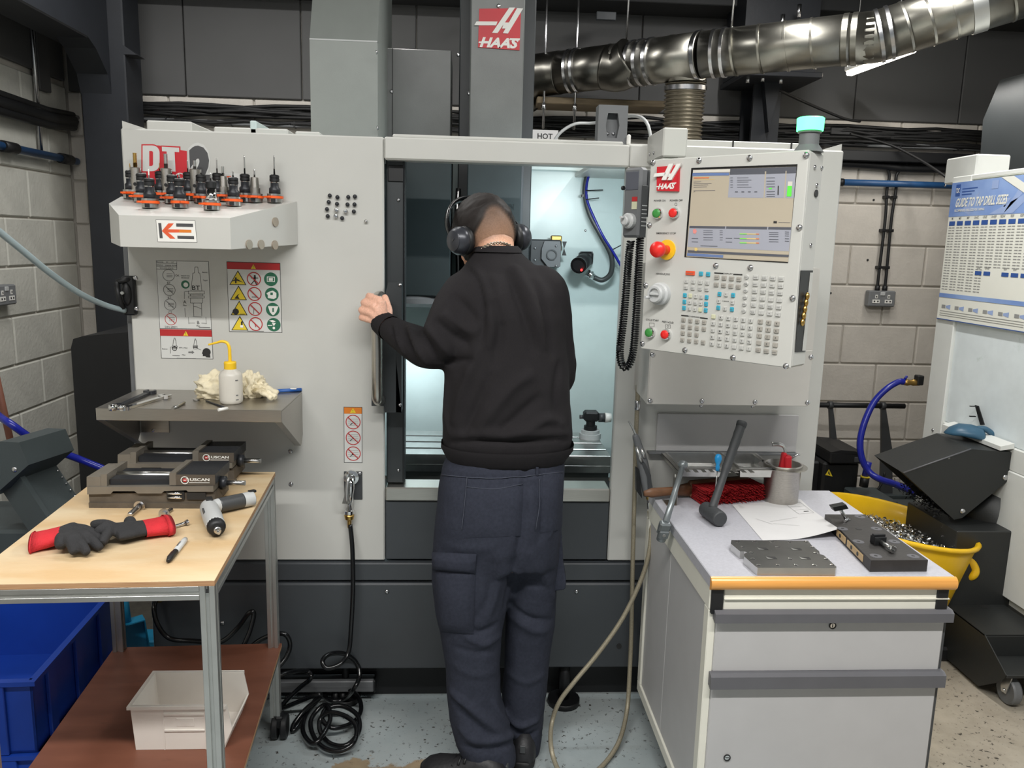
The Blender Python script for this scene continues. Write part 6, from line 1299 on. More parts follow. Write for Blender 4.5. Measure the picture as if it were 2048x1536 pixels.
# ------------------------------------------------- left conveyor, crates, dustpans, broom
t = thing('chip_conveyor', 'dark grey chip conveyor hood and chute at the left frame edge', 'conveyor', (-1.35, 2.4, 0))
Yn, Yf_ = 2.42, 2.60
hood = [(-60, 905), (0, 883), (38, 885), (57, 930), (-5, 985), (-60, 1010)]
n_ = [UY(x, y, Yn) for x, y in hood]; f_ = [p+V((.05, Yf_-Yn, 0)) for p in n_]
b = MB(); b.add(n_+f_, [tuple(range(6)), tuple(range(11, 5, -1))]+[(i, 6+i, 6+(i+1) % 6, (i+1) % 6) for i in range(6)]); part('hood', b, M['conveyor_left'], t)
p = UY(29, 939, Yn); b = MB(); b.sph(p, .009, 10, (1, .5, 1)); part('bolt_head', b, M['zinc'], t)
A0, A1 = UY(30, 950, Yn+.04), UY(120, 1085, Yn-.02); dv = (A1-A0); wv = V((.05, Yf_-Yn-.04, 0)); nv = dv.cross(wv).normalized(); nv = nv if nv.z > 0 else -nv
b = MB(); b.prism([A0-dv*.1, A0+wv-dv*.1, A1+wv+dv*.1, A1+dv*.1], -nv*.08); b.prism([A0-dv*.1, A0+wv*.12-dv*.1, A1+wv*.12+dv*.1, A1+dv*.1], nv*.012); part('chute', b, M['conveyor_left'], t)
b = MB()
for i in range(8): p = A0+wv*.93+dv*(.12+.1*i)+nv*.003; b.sph(p, .004, 8)
part('rivet', b, M['zinc'], t)
bz = UY(60, 1250, 2.3); b = MB(); b.box((A1.x-.40, 2.5, .0), (A1.x-.10, 2.8, A1.z), .01); part('base', b, M['conveyor_left'], t)
bundle('blue_hose', 'blue hose lying from the left conveyor hood towards the vices', 'hose', [UY(-40, 800, 2.9), UY(0, 832, 2.85), UY(24, 848, 2.8), UY(70, 880, 2.85), UY(118, 902, 2.9), UY(170, 922, 2.95), UY(230, 950, 2.95), UY(262, 1000, 2.9)], .013, M['blue_hose'])
p0, p1 = UY(-6, 760, 2.95), UY(12, 842, 2.95); b = MB(); b.cyl(p1+(p1-p0)*1.8, p0-(p1-p0)*1.5, .012, n=10); solo('broom_handle', b, M['broom'], 'brown wooden pole leaning at the left edge behind the conveyor', 'pole', p1)
a0, a1 = UY(140, 672, 3.4), UY(262, 668, 3.4); b = MB(); zl = 0; b.prism([V((a0.x, 3.4, 0)), V((a1.x+.1, 3.4, 0)), V((a1.x+.1, 3.4, a1.z+.02)), V((a0.x+.05, 3.4, a0.z)), V((a0.x+.012, 3.4, a0.z-.012)), V((a0.x, 3.4, a0.z-.05))], (0, .5, 0)); solo('rear_cabinet', b, M['black'], 'black rounded cabinet standing behind the left end of the machine', 'cabinet', (a0.x+.1, 3.4, 0))
def crate(label, c, rz, w_, d_, h_):
    t = thing('crate', label, 'crate', c, rz, 'blue crates under the bench'); b = MB(); th = .006
    b.box((-w_/2, -d_/2, 0), (w_/2, d_/2, th)); b.box((-w_/2, -d_/2, 0), (-w_/2+th, d_/2, h_)); b.box((w_/2-th, -d_/2, 0), (w_/2, d_/2, h_)); b.box((-w_/2, -d_/2, 0), (w_/2, -d_/2+th, h_)); b.box((-w_/2, d_/2-th, 0), (w_/2, d_/2, h_)); part('shell', b, M['blue_crate'], t, local=True)
    b = MB()
    for z in (h_-.012, ): b.box((-w_/2-.012, -d_/2-.012, z), (w_/2+.012, -d_/2, h_)); b.box((-w_/2-.012, d_/2, z), (w_/2+.012, d_/2+.012, h_)); b.box((-w_/2-.012, -d_/2, z), (-w_/2, d_/2, h_)); b.box((w_/2, -d_/2, z), (w_/2+.012, d_/2, h_))
    part('rim', b, M['blue_crate'], t, local=True)
    for s in (-.33, .0, .33): b = MB(); b.box((w_/2, s*d_-.02, 0), (w_/2+.010, s*d_+.02, h_-.012), .002); part('rib', b, M['blue_crate'], t, local=True)
    for s in (-.3, .3): b = MB(); b.box((s*w_-.02, -d_/2-.010, 0), (s*w_+.02, -d_/2, h_-.012), .002); part('rib', b, M['blue_crate'], t, local=True)
pc_ = UZ(40, 1420, 0); q_ = UZ(83, 1360, 0)
crate('lower blue plastic crate on the floor at the left frame edge', V((-1.27, 2.14, .0015)), .05, .42, .5, .245); crate('upper blue plastic crate stacked on the lower crate', V((-1.285, 2.14, .248)), .05, .42, .5, .2)
def dustpan(label, p0, p1, up, w_):
    t = thing('dustpan', label, 'dustpan', V(((p0.x+p1.x)/2, (p0.y+p1.y)/2, 0)), 0, 'blue dustpans behind the bench'); d = (p1-p0); dn = d.normalized(); s = dn.cross(V(up)).normalized(); n = s.cross(dn)
    b = MB(); b.prism([p0-s*w_*.42, p1-s*w_*.5, p1+s*w_*.5, p0+s*w_*.42], n*.004)
    for k in (-1, 1): b.prism([p0+s*(k*w_*.42), p1+s*(k*w_*.5), p1+s*(k*w_*.5)+n*.012, p0+s*(k*w_*.42)+n*.05], s*(-k*.004))
    b.prism([p0-s*w_*.42, p0+s*w_*.42, p0+s*w_*.42+n*.05, p0-s*w_*.42+n*.05], -dn*.004); part('pan', b, M['dustpan'], t)
    b = MB(); b.tube([p0+n*.025, p0-dn*.06+n*.03, p0-dn*.13+n*.02], .012, 8); part('handle', b, M['dustpan'], t); return t
dustpan('blue dustpan tilted on edge behind the rear left bench leg', UZ(225, 1275, .09), UZ(165, 1380, .012), (-.75, .25, .62), .14)
dustpan('blue dustpan standing upright beyond the rear left bench leg', UY(253, 1240, 2.62), UY(262, 1300, 2.62)-V((0, 0, .02)), (.5, -.8, .1), .12)
p = UZ(280, 1288, .02); b = MB(); b.box(p+V((-.03, 0, -.018)), p+V((.07, .1, .012)), .006); solo('scoop_tray', b, M['dustpan'], 'flat blue plastic tray on the floor behind the bench shelf', 'tray', V((p.x, p.y, 0)))
# profile bar lying under the machine front
p, q = UZ(540, 1362, .06), UZ(750, 1362, .06); t = thing('aluminium_bar', 'dark aluminium profile foot lying under the machine behind the hose coil', 'bar', V((p.x, p.y, 0)))
b = MB(); c = (p+q)/2; Ym = 2.50; b.box((p.x-.35, Ym, .045), (q.x, Ym+.05, .085), .003); b.box((p.x-.35, Ym-.001, .062), (q.x-.004, Ym, .067)); part('profile', b, M['plastic_gray'], t); b = MB(); b.box((q.x, Ym-.001, .043), (q.x+.006, Ym+.051, .087), .002); part('end_cap', b, M['black'], t)
b = MB(); c = V((UZ(680, 1400, 0).x, Ym+.02, .02))
for s in (-1, 1): b.cyl(c+V((s*.012-.008, 0, .0)), c+V((s*.012+.008, 0, .0)), .02, n=16)
b.cyl(c, c+V((0, 0, .03)), .008, n=8); part('castor', b, M['black'], t)
# ================================================================ tool cabinet with worktop
ZC = .79
q = UZ(1425, 1157, ZC); CX0, CYf = q.x, q.y; CX1 = UZ(1912, 1154, ZC).x; CYb = UZ(1660, 981, ZC).y
cab = thing('tool_cabinet', 'pale grey two-drawer tool cabinet with orange wood nosing on its worktop', 'cabinet', V(((CX0+CX1)/2, (CYf+CYb)/2, 0)))
Cz = lambda y, Y=None, x=1660: UY(x, y, Y or CYf).z
zn = UY(1660, 1183, CYf).z; BXl, BXr = CX0+.006, UY(1889, 1250, CYf+.02).x
b = MB(); b.box((CX0, CYf+.012, zn+.002), (CX1, CYb, ZC), .002); part('worktop', b, M['worktop'], cab)
b = MB(); hN = (ZC-zn)/2; pts = [V((CX0-.001, CYf+.012, zn))]+[V((CX0-.001, CYf+.012-.014*math.cos(a), zn+hN+hN*math.sin(a))) for a in np.linspace(-1.45, 1.45, 12)]+[V((CX0-.001, CYf+.012, ZC))]
b.prism(pts, (CX1-CX0+.002, 0, 0)); part('nosing', b, M['wood_nosing'], cab)
zcr = UY(1660, 1222, CYf+.012).z; Yq = CYf+.016
b = MB(); b.box((BXl+.03, Yq, zcr), (BXr-.002, Yq+.02, zn), .002); b.box((BXl+.03, Yq-.006, UY(1660, 1197, CYf+.012).z-.002), (BXr-.002, Yq, UY(1660, 1197, CYf+.012).z), 0); part('top_rail', b, M['frame_cream'], cab)
wB = UY(1451, 1200, Yq).x-UY(1427, 1200, Yq).x
for x in (BXl, CX1-.008-wB*1.05): b = MB(); b.box((x, Yq-.004, zcr-.008), (x+wB, Yq+.03, zn), .002); part('corner_block', b, M['black'], cab)
# carcass: frame left side with inset panels
zbt = UX(1335, 1536, CX0+.004).z; zbt = max(.09, zbt)
b = MB(); b.box((BXl+.02, CYf+.035, zbt), (BXr-.004, CYb-.01, zcr)); part('carcass', b, M['drawer_rail'], cab)
fr_ = lambda nm, y0, z0, y1, z1, m='frame_cream', dx=.0: (lambda b: part(nm, b.box((CX0+.003-dx, y0, z0), (CX0+.022, y1, z1), .002), M[m], cab))(MB())
fr_('side_rail', CYf+.02, zn-.055, CYb-.004, zn+.001); fr_('side_rail', CYf+.02, zbt, CYb-.004, zbt+.035); fr_('side_stile', CYf+.02, zbt+.035, CYf+.055, zn-.055); fr_('side_stile', CYb-.04, zbt+.035, CYb-.004, zn-.055)
ym = (CYf+CYb)/2+.05
for (y0, y1) in ((CYf+.055, ym-.002), (ym+.002, CYb-.04)): b = MB(); b.box((CX0+.009, y0, zbt+.035), (CX0+.022, y1, zn-.055), .001); part('side_panel', b, M['drawer'], cab)
b = MB(); b.box((BXr-.006, CYf+.035, zbt), (BXr, CYb-.01, zn)); part('side_panel', b, M['frame_cream'], cab)
Yd = CYf+.020
def drawer(y0, y1, y2, x0, x1, keyp, horiz):
    zt_, zm, zb_ = Cz(y0, Yd-.015), Cz(y1, Yd-.015), Cz(y2, Yd)
    b = MB(); b.box((x0, Yd, zb_), (x1, Yd+.012, zt_-.004), .004); part_ = part('drawer', b, M['drawer'], cab)
    b = MB(); n = 6; r = .012; b.box((x0-.006, Yd+.004, zb_-.005), (x1+.006, Yd+.016, zt_)); part('gasket', b, M['plastic_dark'], part_)
    b = MB(); b.prism([V((x0-.008, y, z)) for y, z in ((Yd+.012, zt_), (Yd-.010, zt_), (Yd-.020, zt_-.006), (Yd-.020, zm+.001), (Yd-.015, zm), (Yd-.006, zm+.004), (Yd+.012, zm+.004))], (x1-x0+.016, 0, 0)); part('grip_rail', b, M['drawer_rail'], part_)
    p = UY(keyp[0], keyp[1], Yd-.001); b = MB(); b.mat(0).step([(.0055, 0), (.0088, 0), (.0088, .002), (.0062, .002), (.0062, .0)], p, NN, 20, False); b.mat(1).step([(.0062, 0), (.0062, .001)], p, NN, 16); b.mat(2).obox(p+NN*.0014, (.0045, 0, 0) if horiz else (.0009, 0, 0), (0, .0004, 0), (0, 0, .0009) if horiz else (0, 0, .004)); part('key_lock', b, [M['black'], M['chrome'], M['ink']], part_)
x0, x1 = UY(1430, 1260, Yd).x, UY(1888, 1260, Yd).x
drawer(1222, 1245, 1343, x0, x1, (1665, 1251), False)
x0, x1 = UY(1421, 1385, Yd).x, UY(1872, 1385, Yd).x
drawer(1347, 1376, 1640, x0, x1, (1454, 1515), True)
for (x, y) in ((UZ(1300, 1458, 0).x+.01, UZ(1300, 1458, 0).y), (CX1-.06, CYb-.08), (CX0+.06, CYf+.08), (CX1-.06, CYf+.08)):
    b = MB(); p = V((x, y, .04))
    for s in (-1, 1): b.step([(.014, -.008), (.037, -.008), (.040, -.005), (.040, .005), (.037, .008), (.014, .008)], p+V((.008+s*.0, 0, 0)), (1, 0, 0), 22)
    ca = part('castor', b, M['plastic_gray'], cab); b = MB(); b.prism([p+V((-.006, -.02, .06)), p+V((-.006, .02, .06)), p+V((-.006, .012, -.006)), p+V((-.006, -.006, -.006))], (-.003, 0, 0)); b.step([(.03, .058), (.03, .066)], V((x+.006, y, 0)), (0, 0, 1), 18); b.cyl(V((x+.006, y, .066)), V((x+.006, y, zbt+.01)), .02, n=14); part('fork', b, M['zinc'], ca)
# ================================================================ stainless tool rack over the worktop
ZR = UY(1400, 905, YF-.02).z; TZ = lambda x, y, h=0: UZ(x, y, ZC+h); RZ = lambda x, y, h=0: UZ(x, y, ZR+h)
rk = thing('tool_rack', 'stainless tool rack with two pans and a cup, standing on the cabinet top', 'tool rack', TZ(1328, 1000))
yb_ = YF-.014; pf = RZ(1345, 940); p2_ = RZ(1500, 940); xl_, xr_ = RZ(1325, 908).x, RZ(1525, 915).x; yf_ = pf.y
b = MB(); th = .002
cupc = RZ(1566, 931); cr_ = 35*(cupc-EYE).dot(FW)/FPX
b.box((xl_, yb_-.012, ZR-th), (cupc.x-.02, yb_, ZR)); b.box((xl_, yf_+.022, ZR-th), (xl_+.012, yb_-.012, ZR))
pA, pB = RZ(1440, 915).x, RZ(1450, 915).x; b.box((pA-.004, yf_+.022, ZR-th), (pB+.004, yb_-.012, ZR)); px2 = RZ(1528, 918).x; b.box((px2-.004, yf_+.022, ZR-th), (cupc.x-cr_*.9, yb_-.012, ZR)); b.box((xl_, yf_+.010, ZR-th), (cupc.x-cr_*.8, yf_+.022, ZR))
xx = xl_; i = 0
while xx < RZ(1500, 940).x: b.box((xx, yf_-.018, ZR-th), (xx+.011, yf_+.010, ZR)); xx += .024
b.box((xl_, yf_-.020, ZR-.012), (xl_+.002, yb_, ZR)); part('rack_plate', b, M['stainless'], rk)
b = MB(); b.step([(cr_*1.03, -th), (cr_*1.34, -th), (cr_*1.34, 0), (cr_*1.03, 0), (cr_*1.03, -th)], V((cupc.x, cupc.y, ZR)), (0, 0, 1), 32, False); part('cup_ring', b, M['stainless'], rk)
def pan(x0, x1):
    y0, y1 = yf_+.024, yb_-.014; h_ = .03; b = MB(); i_ = .010
    o = [V((x0, y0, ZR+.003)), V((x1, y0, ZR+.003)), V((x1, y1, ZR+.003)), V((x0, y1, ZR+.003))]; n1 = [p+V((.006*(1 if k in (0, 3) else -1), .006*(1 if k < 2 else -1), 0)) for k, p in enumerate(o)]; n2 = [V((p.x+i_*(1 if k in (0, 3) else -1)*.4, p.y+i_*.4*(1 if k < 2 else -1), ZR-h_)) for k, p in enumerate(n1)]
    b.loft([[p-V((0, 0, .003)) for p in o], o, n1, n2], False, False); b.ngon(n2); b.ngon([p-V((0, 0, .001)) for p in n2][::-1]); part('pan', b, M['steel'], rk)
pan(xl_+.012, pA-.002); pan(pB+.002, px2-.002)
b = MB(); b.step([(cr_*.93, 0), (cr_*1.0, .004)], V((cupc.x, cupc.y, ZR-.132)), (0, 0, 1), 32); b.lathe([(cr_*.97, .004), (cr_*1.0, .132), (cr_*1.08, .136), (cr_*1.08, .139), (cr_*.96, .139), (cr_*.92, .006), (.002, .006)], V((cupc.x, cupc.y, ZR-.132)), n=32, caps=False); part('cup', b, M['brushed'], rk)
b = MB(); zf_ = ZC+.002; x0 = xl_+.004
b.box((x0, yf_+.0, zf_), (x0+.002, yf_+.055, ZR-th), .0005); b.box((x0-.03, yf_+.0, zf_-.0015), (x0+.002, yf_+.055, zf_+.0005)); part('leg_bracket', b, M['stainless'], rk)
for zz_ in (.055, .085): p = V((x0-.001, yf_+.028, ZC+zz_)); b = MB(); b.cyl(p, p+V((-.001, 0, 0)), .005, n=10); part('bracket_hole', b, M['white'], rk)
# ball-end T wrench hanging in the rack comb
p0 = UY(1366, 930, yf_-.018); p1 = UY(1331, 1046, yf_-.085); p2 = UY(1318, 1092, yf_-.095); p1.x = min(p1.x, CX0-.03); 
p1 = UX(1331, 1046, CX0-.028); p2 = UX(1319, 1090, CX0-.032)
t = thing('ball_end_wrench', 'grey swivel socket wrench with ball end hanging at the left of the rack', 'wrench', p2)
b = MB(); b.sph(p0, .0145, 16); part('ball_end', b, M['wrench_gray'], t)
b = MB(); b.tube([p0, p0.lerp(p1, .5), p1], [.0075, .0088, .0098], 10); part('shaft', b, M['wrench_gray'], t)
d = (p2-p1).normalized(); s = V((1, 0, 0)); s = (s-d*s.dot(d)).normalized(); n_ = d.cross(s)
b = MB(); b.obox(p1+d*.012, s*.016, n_*.011, d*.016, .005)
for k in (-1, 1): b.obox(p1+d*.035+n_*(k*.011), s*.014, n_*.0035, d*.014, .003)
part('swivel_fork', b, M['wrench_gray'], t); b = MB(); b.cyl(p1+d*.034-n_*.016, p1+d*.034+n_*.016, .005, n=10); part('pivot_pin', b, M['steel'], t)
b = MB(); b.step([(.0125, 0), (.0135, .01), (.0135, .028), (.011, .03)], p1+d*.034, d, 16); part('socket', b, M['wrench_gray'], t)
# dead-blow hammer
hc0, hc1 = TZ(1421, 1042, .0)+V((0, .012, .0225)), TZ(1441, 1056, .0)+V((0, .004, .0225)); hd = (hc1-hc0).normalized()
t = thing('hammer', 'black dead-blow hammer standing on its head, handle leaning on the rack', 'hammer', V((hc1.x, hc1.y, ZC)))
b = MB(); Lh_ = .095; c0 = hc1-hd*Lh_; b.lathe([(.019, 0), (.0215, .004), (.0225, .012), (.0225, Lh_-.012), (.0215, Lh_-.004), (.019, Lh_)], c0+V((0, 0, .0005)), hd, 26); part('head', b, M['hammer'], t)
hb0 = hc0.lerp(hc1, .5)-hd*.02+V((0, 0, .015)); ht = UY(1484, 846, yf_-.03); 
HS = spline([hb0, hb0.lerp(ht, .3), hb0.lerp(ht, .6), ht], 8); b = MB(); rr_ = [.0105]*len(HS)
for i in range(len(HS)): f = i/(len(HS)-1); rr_[i] = .012-.003*f if f < .5 else .0115+.002*f+(.0008 if i % 2 else 0)
b.tube(HS, rr_, 10); e = (ht-hb0).normalized(); b.lathe([(.0145, -.012), (.0155, 0), (.014, .004)], ht, e, 12); part('handle', b, M['hammer'], t)
# blue handled screwdriver
p = UY(1436, 925, yf_+.004); p.z = ZR; t = thing('screwdriver', 'small screwdriver with bright blue ball handle in the rack comb', 'screwdriver', p)
b = MB(); b.lathe([(.006, -.002), (.0065, .012), (.005, .016), (.009, .026), (.011, .036), (.008, .046), (.003, .049)], p, n=16); part('handle', b, M['sky_blue'], t)
b = MB(); q = UY(1430, 985, yf_-.004); b.cyl(p+V((0, 0, -.002)), q, .0022, n=8); part('shaft', b, M['steel'], t)
# hand brush
b0, b1 = TZ(1405, 1004), TZ(1518, 993); t = thing('hand_brush', 'hand brush with red bristles and wooden handle lying under the rack', 'brush', b0)
u_ = V((b1.x-b0.x, b1.y-b0.y, 0)); Lb = u_.length; u_.normalize(); w_ = V((-u_.y, u_.x, 0)); zb_ = V((0, 0, 1)); bx0 = b0-u_*.02
b = MB(); ori = b0-u_*.014
nb = 15
for i in range(int(Lb/.0042)+4):
    for j in range(nb):
        for k_ in range(2):
            a = ori+u_*(i*.0042+rng.uniform(-.001, .001))+zb_*(.004+j*.0030)+w_*(.012+rng.uniform(0, .01)); ln = .05+rng.uniform(-.004, .010); e = a-w_*ln+V((rng.normal(0, .0035), 0, rng.normal(0, .003)))
            e.z = max(ZC+.001, e.z); b.tube([a+w_*.03, e], .0012, 3, caps=False)
part('bristles', b, M['bristle'], t, 'red bristles', kind='stuff')
b = MB(); b.obox(ori+u_*(Lb*.5)+w_*.05+zb_*.0275, u_*(Lb*.53), w_*.012, zb_*.026, .006); hs_ = ori-u_*.005+w_*.05+zb_*.026
b.loft([[hs_-u_*x+w_*(.012*math.cos(a))*k+zb_*(k2*math.sin(a)) for a in [2*math.pi*i/14 for i in range(14)]] for x, k, k2 in ((-.02, 1, .025), (.03, .9, .018), (.06, .8, .013), (.13, .9, .015), (.155, .5, .008))]); part('wooden_stock', b, M['wood_dark'], t)
# hex keys in the cup
t = thing('hex_key_set', 'red hex key holder standing in the stainless cup', 'hex keys', V((cupc.x, cupc.y, ZR-.12)))
c = UY(1572, 925, cupc.y-.005); b = MB(); b.obox(c+V((.004, 0, -.012)), (.011, 0, .002), (0, .012, 0), V((-.002, 0, .034)), .004); b.obox(c+V((-.008, .006, .004)), (.007, 0, .0), (0, .010, 0), (.003, 0, .026), .004); part('holder', b, M['red'], t)
b = MB(); p = c+V((-.002, .006, .02)); b.tube(spline([p, p+V((-.002, 0, .018)), p+V((-.010, 0, .029)), p+V((-.024, -.003, .034)), p+V((-.044, -.004, .034))], 5), .0042, 6); part('hex_key', b, M['steel'], t)
b = MB(); b.tube(spline([p+V((0, .006, 0)), p+V((-.001, .006, .022)), p+V((-.012, .004, .035)), p+V((-.045, .002, .040))], 5), .0032, 6); part('hex_key', b, M['steel'], t)
b = MB(); p = c+V((.012, .0, .012)); b.tube([p, p+V((.022, .002, .012)), p+V((.030, .002, .013))], .0026, 6); part('hex_key', b, M['zinc'], t)
b = MB(); b.tube([c+V((.0, .0, -.05)), c+V((.002, 0, .0))], .003, 6); b.tube([c+V((.006, .004, -.08)), c+V((.002, .004, -.03))], .003, 6); part('hex_key', b, M['vise_dark'], t)
# drawing sheet
cn = [TZ(1464, 1010), TZ(1601, 999), TZ(1682, 1057, .030), TZ(1525, 1080, .002)]; rows = []
for i in range(11):
    f = i/10; a = cn[0].lerp(cn[3], f); e = cn[1].lerp(cn[2], f); row = []
    for j in range(15):
        g_ = j/14; p = a.lerp(e, g_); p.z = ZC+.0012+.030*(max(0, f-.25)/.75)**1.4*(max(0, g_-.35)/.65)**1.5+.002*math.sin(f*3.1)*g_; row.append(p)
    rows.append(row)
b = MB(); b.mat(0).grid([[p for p in r] for r in rows]); 
up = lambda f, g_: (lambda p: p+V((0, 0, .0006)))(rows[min(10, int(round(f*10)))][min(14, int(round(g_*14)))])
def onp(f, g_):
    i, j = min(9, int(f*10)), min(13, int(g_*14)); a, c_ = f*10-i, g_*14-j; p = rows[i][j].lerp(rows[i][j+1], c_); q = rows[i+1][j].lerp(rows[i+1][j+1], c_); return p.lerp(q, a)+V((0, 0, .0007))
b.mat(1)
for (f0, g0, f1, g1) in ((.1, .72, .1, .95), (.2, .74, .2, .96), (.3, .75, .3, .97), (.1, .72, .42, .76), (.1, .95, .42, .97), (.42, .76, .42, .97), (.55, .3, .50, .7), (.6, .32, .72, .62), (.45, .15, .62, .30)):
    p, q = onp(f0, g0), onp(f1, g1); d = (q-p).normalized(); s = V((-d.y, d.x, 0))*.0004; b.ngon([p-s, q-s, q+s, p+s])
b.mat(2); p, q = onp(.36, .86), onp(.36, .93); d = (q-p).normalized(); s = V((-d.y, d.x, 0))*.003; b.ngon([p-s, q-s, q+s, p+s])
solo('drawing_sheet', b, [M['paper'], M['ink_gray'], M['ink']], 'white drawing sheet lying beneath the cup with its corner on the dark fixture', 'paper', cn[0])
# aluminium fixture plate
hP = .020; PZt = lambda x, y: UZ(x, y, ZC+hP)
def C124(x, y): return (1240+x/4.267, 800+y/4.267)
ol = [(950, 1195), (1605, 1200), (1640, 1245), (1700, 1290), (1705, 1315), (1740, 1325), (1785, 1365), (1850, 1425), (1840, 1435), (1175, 1432), (1150, 1415), (1060, 1335), (1058, 1312), (1085, 1300), (1060, 1292), (1025, 1292), (945, 1225)]
t = thing('fixture_plate', 'silver aluminium fixture plate with rows of holes on the worktop', 'plate', PZt(*C124(1400, 1330)))
b = MB(); b.mat(0); P_ = [PZt(*C124(*q)) for q in ol]; b.prism(P_, (0, 0, -hP+.0005)); part('plate', b, [M['alu_plate'], M['alu_bright']], t)
me_ = [o for o in t.children if o.name.startswith('plate')][0].data
for p_ in me_.polygons: p_.material_index = 0 if p_.normal.z > .5 else 1
for (x, y) in ((1003, 1207), (1150, 1210), (1295, 1210), (1445, 1212), (1590, 1212), (1043, 1255), (1345, 1257), (1645, 1260), (1120, 1305), (1670, 1308), (1135, 1357), (1450, 1358), (1762, 1360), (1185, 1412), (1345, 1412), (1500, 1412), (1660, 1412), (1810, 1412)):
    p = PZt(*C124(x, y)); b = MB(); b.mat(1).step([(.0042, .0003), (.0062, .0006), (.0062, 0)], p, n=12, caps=False); b.mat(0).step([(.0042, .0002), (.0042, .0004)], p, n=10); part('screw_hole', b, [M['ink'], M['chrome']], t)
for (x, y) in ((1218, 1270), (1505, 1272), (1292, 1348), (1580, 1350)):
    p = PZt(*C124(x, y)); b = MB(); b.mat(0).box(p+V((-.012, -.007, -.0005)), p+V((.012, .007, .0005))); b.mat(1).prism([p+V((-.012, -.007, .0004)), p+V((.002, -.007, .0004)), p+V((-.012, .007, .0004))], (0, 0, .0004)); part('pocket', b, [M['ink'], M['alu_bright']], t)
# dark fixture block with clamps
hF = .030; FZt = lambda x, y: UZ(x, y, ZC+hF); C164 = lambda x, y: (1640+x/5.02, 860+y/5.02)
t = thing('fixture_block', 'dark fixture block with round inserts at the right front of the worktop', 'fixture', FZt(1760, 1080))
b = MB(); tp = [FZt(*C164(*q)) for q in ((50, 846), (445, 848), (1085, 1305), (512, 1308))]; b.prism(tp, (0, 0, -hF+.0005)); part('block', b, M['fixture'], t)
e0 = (tp[3]-tp[0]); eL = e0.length; e0n = e0.normalized(); on = V((e0n.y, -e0n.x, 0)); on = on if on.x < 0 else -on
for f0, f1 in ((.30, .50), (.54, .86)):
    p, q = tp[0]+e0*f0, tp[0]+e0*f1; m_ = (p+q)/2+V((0, 0, -hF/2)); b = MB(); b.obox(m_+on*.0005, e0*((f1-f0)/2), on*.001, V((0, 0, hF*.3)), .0008); ins = part('side_inset', b, M['fixture_edge'], t, 'tan inset')
    for g_ in (.3, .7) if f1 > .6 else (.45,): b = MB(); c_ = p.lerp(q, g_)+V((0, 0, -hF/2))+on*.0016; b.cyl(c_, c_+on*.001, .0055, n=12); part('hole', b, M['ink'], ins)
for x, y in ((400, 872), (565, 992), (745, 1122), (935, 1268), (225, 992), (385, 1122), (560, 1266)):
    p = FZt(*C164(x, y)); b = MB(); b.step([(.0045, .0004), (.0045, .001), (.012, .001), (.012, .0006), (.014, .0006), (.014, 0)], p, n=24, caps=False); b.mat(1).step([(.0045, .0003), (.0045, .0005)], p, n=12); part('insert', b, [M['drawer_rail'], M['ink']], t)
p = FZt(*C164(390, 992)); b = MB(); b.step([(.0085, 0), (.0085, .0006)], p, n=16); part('bore', b, M['ink'], t)
p = FZt(*C164(270, 905)); t2 = thing('t_bolt', 'T-bolt standing tilted at the rear of the dark fixture block', 'clamp', p, 0, 'clamp bolts on the dark fixture block')
q = UY(*C164(200, 790), p.y-.01); d = (q-p).normalized(); b = MB(); b.tube([p, q], .0052, 10); part('stud', b, M['steel'], t2); b = MB(); b.tube([p+V((.003, 0, .004)), p+V((-.016, -.02, .0045))], .004, 8); b.step([(.008, 0), (.008, .004)], p+V((.002, 0, .0)), n=6); part('foot', b, M['zinc'], t2)
b = MB(); b.obox(q+d*.008, V((.019, 0, .004)), V((0, .011, 0)), d*.009, .001); part('head', b, M['black'], t2)
p = FZt(*C164(590, 1150)); q = FZt(*C164(725, 1235)); t2 = thing('clamp_block', 'black clamp with bright socket screw lying on the front of the fixture block', 'clamp', p, 0, 'clamp bolts on the dark fixture block')
d = (q-p); L = d.length; d.normalize(); s = V((-d.y, d.x, 0)); b = MB(); b.obox(p-d*.004+V((0, 0, .011)), d*.011, s*.016, V((0, 0, .0105)), .001); b.obox(p-d*.004+V((0, 0, .024)), d*.005, s*.016, V((0, 0, .003)), .001); part('block', b, M['black'], t2)
b = MB(); z_ = V((0, 0, .0095)); b.lathe([(.0055, 0), (.0055, L-.004)], p+z_, d, 10); part('screw_shank', b, M['steel'], t2); b = MB(); b.step([(.0088, 0), (.0092, .001), (.0092, .009), (.0085, .010), (.0045, .010), (.0045, .004)], p+z_+d*(L-.006), d, 16, False); b.step([(.0045, .0045), (.0045, .005)], p+z_+d*(L-.006), d, 6); part('screw_head', b, M['chrome'], t2)
# ================================================================ air gun and braided hose
YA = 2.40; AG = lambda x, y, dy=0: UY(x, y, YA+dy)
t = thing('air_gun', 'grey and black air gun on a braided hose hanging left of the cabinet', 'air gun', V((AG(1290, 1000).x, YA, 0)))
b = MB(); b.tube(spline([AG(1257, 842), AG(1262, 850), AG(1268, 862), AG(1271, 870)], 5), [.0025]*4+[.003]*4+[.0035]*8, 8); part('nozzle', b, M['steel'], t)
b = MB(); b.tube(spline([AG(1270, 869), AG(1275, 885), AG(1281, 905), AG(1285, 925), AG(1291, 960), AG(1297, 990)], 4), list(np.interp(np.linspace(0, 1, 21), [0, .1, .3, .5, .7, 1], [.008, .011, .0125, .016, .019, .017])), 12); part('body', b, M['plastic_gray'], t)
b = MB(); b.prism([AG(1283, 925, -.022), AG(1290, 926, -.022), AG(1302, 950, -.022), AG(1304, 990, -.022), AG(1297, 992, -.022), AG(1295, 955, -.022)], (0, .036, 0)); part('side_grip', b, M['plastic_dark'], t)
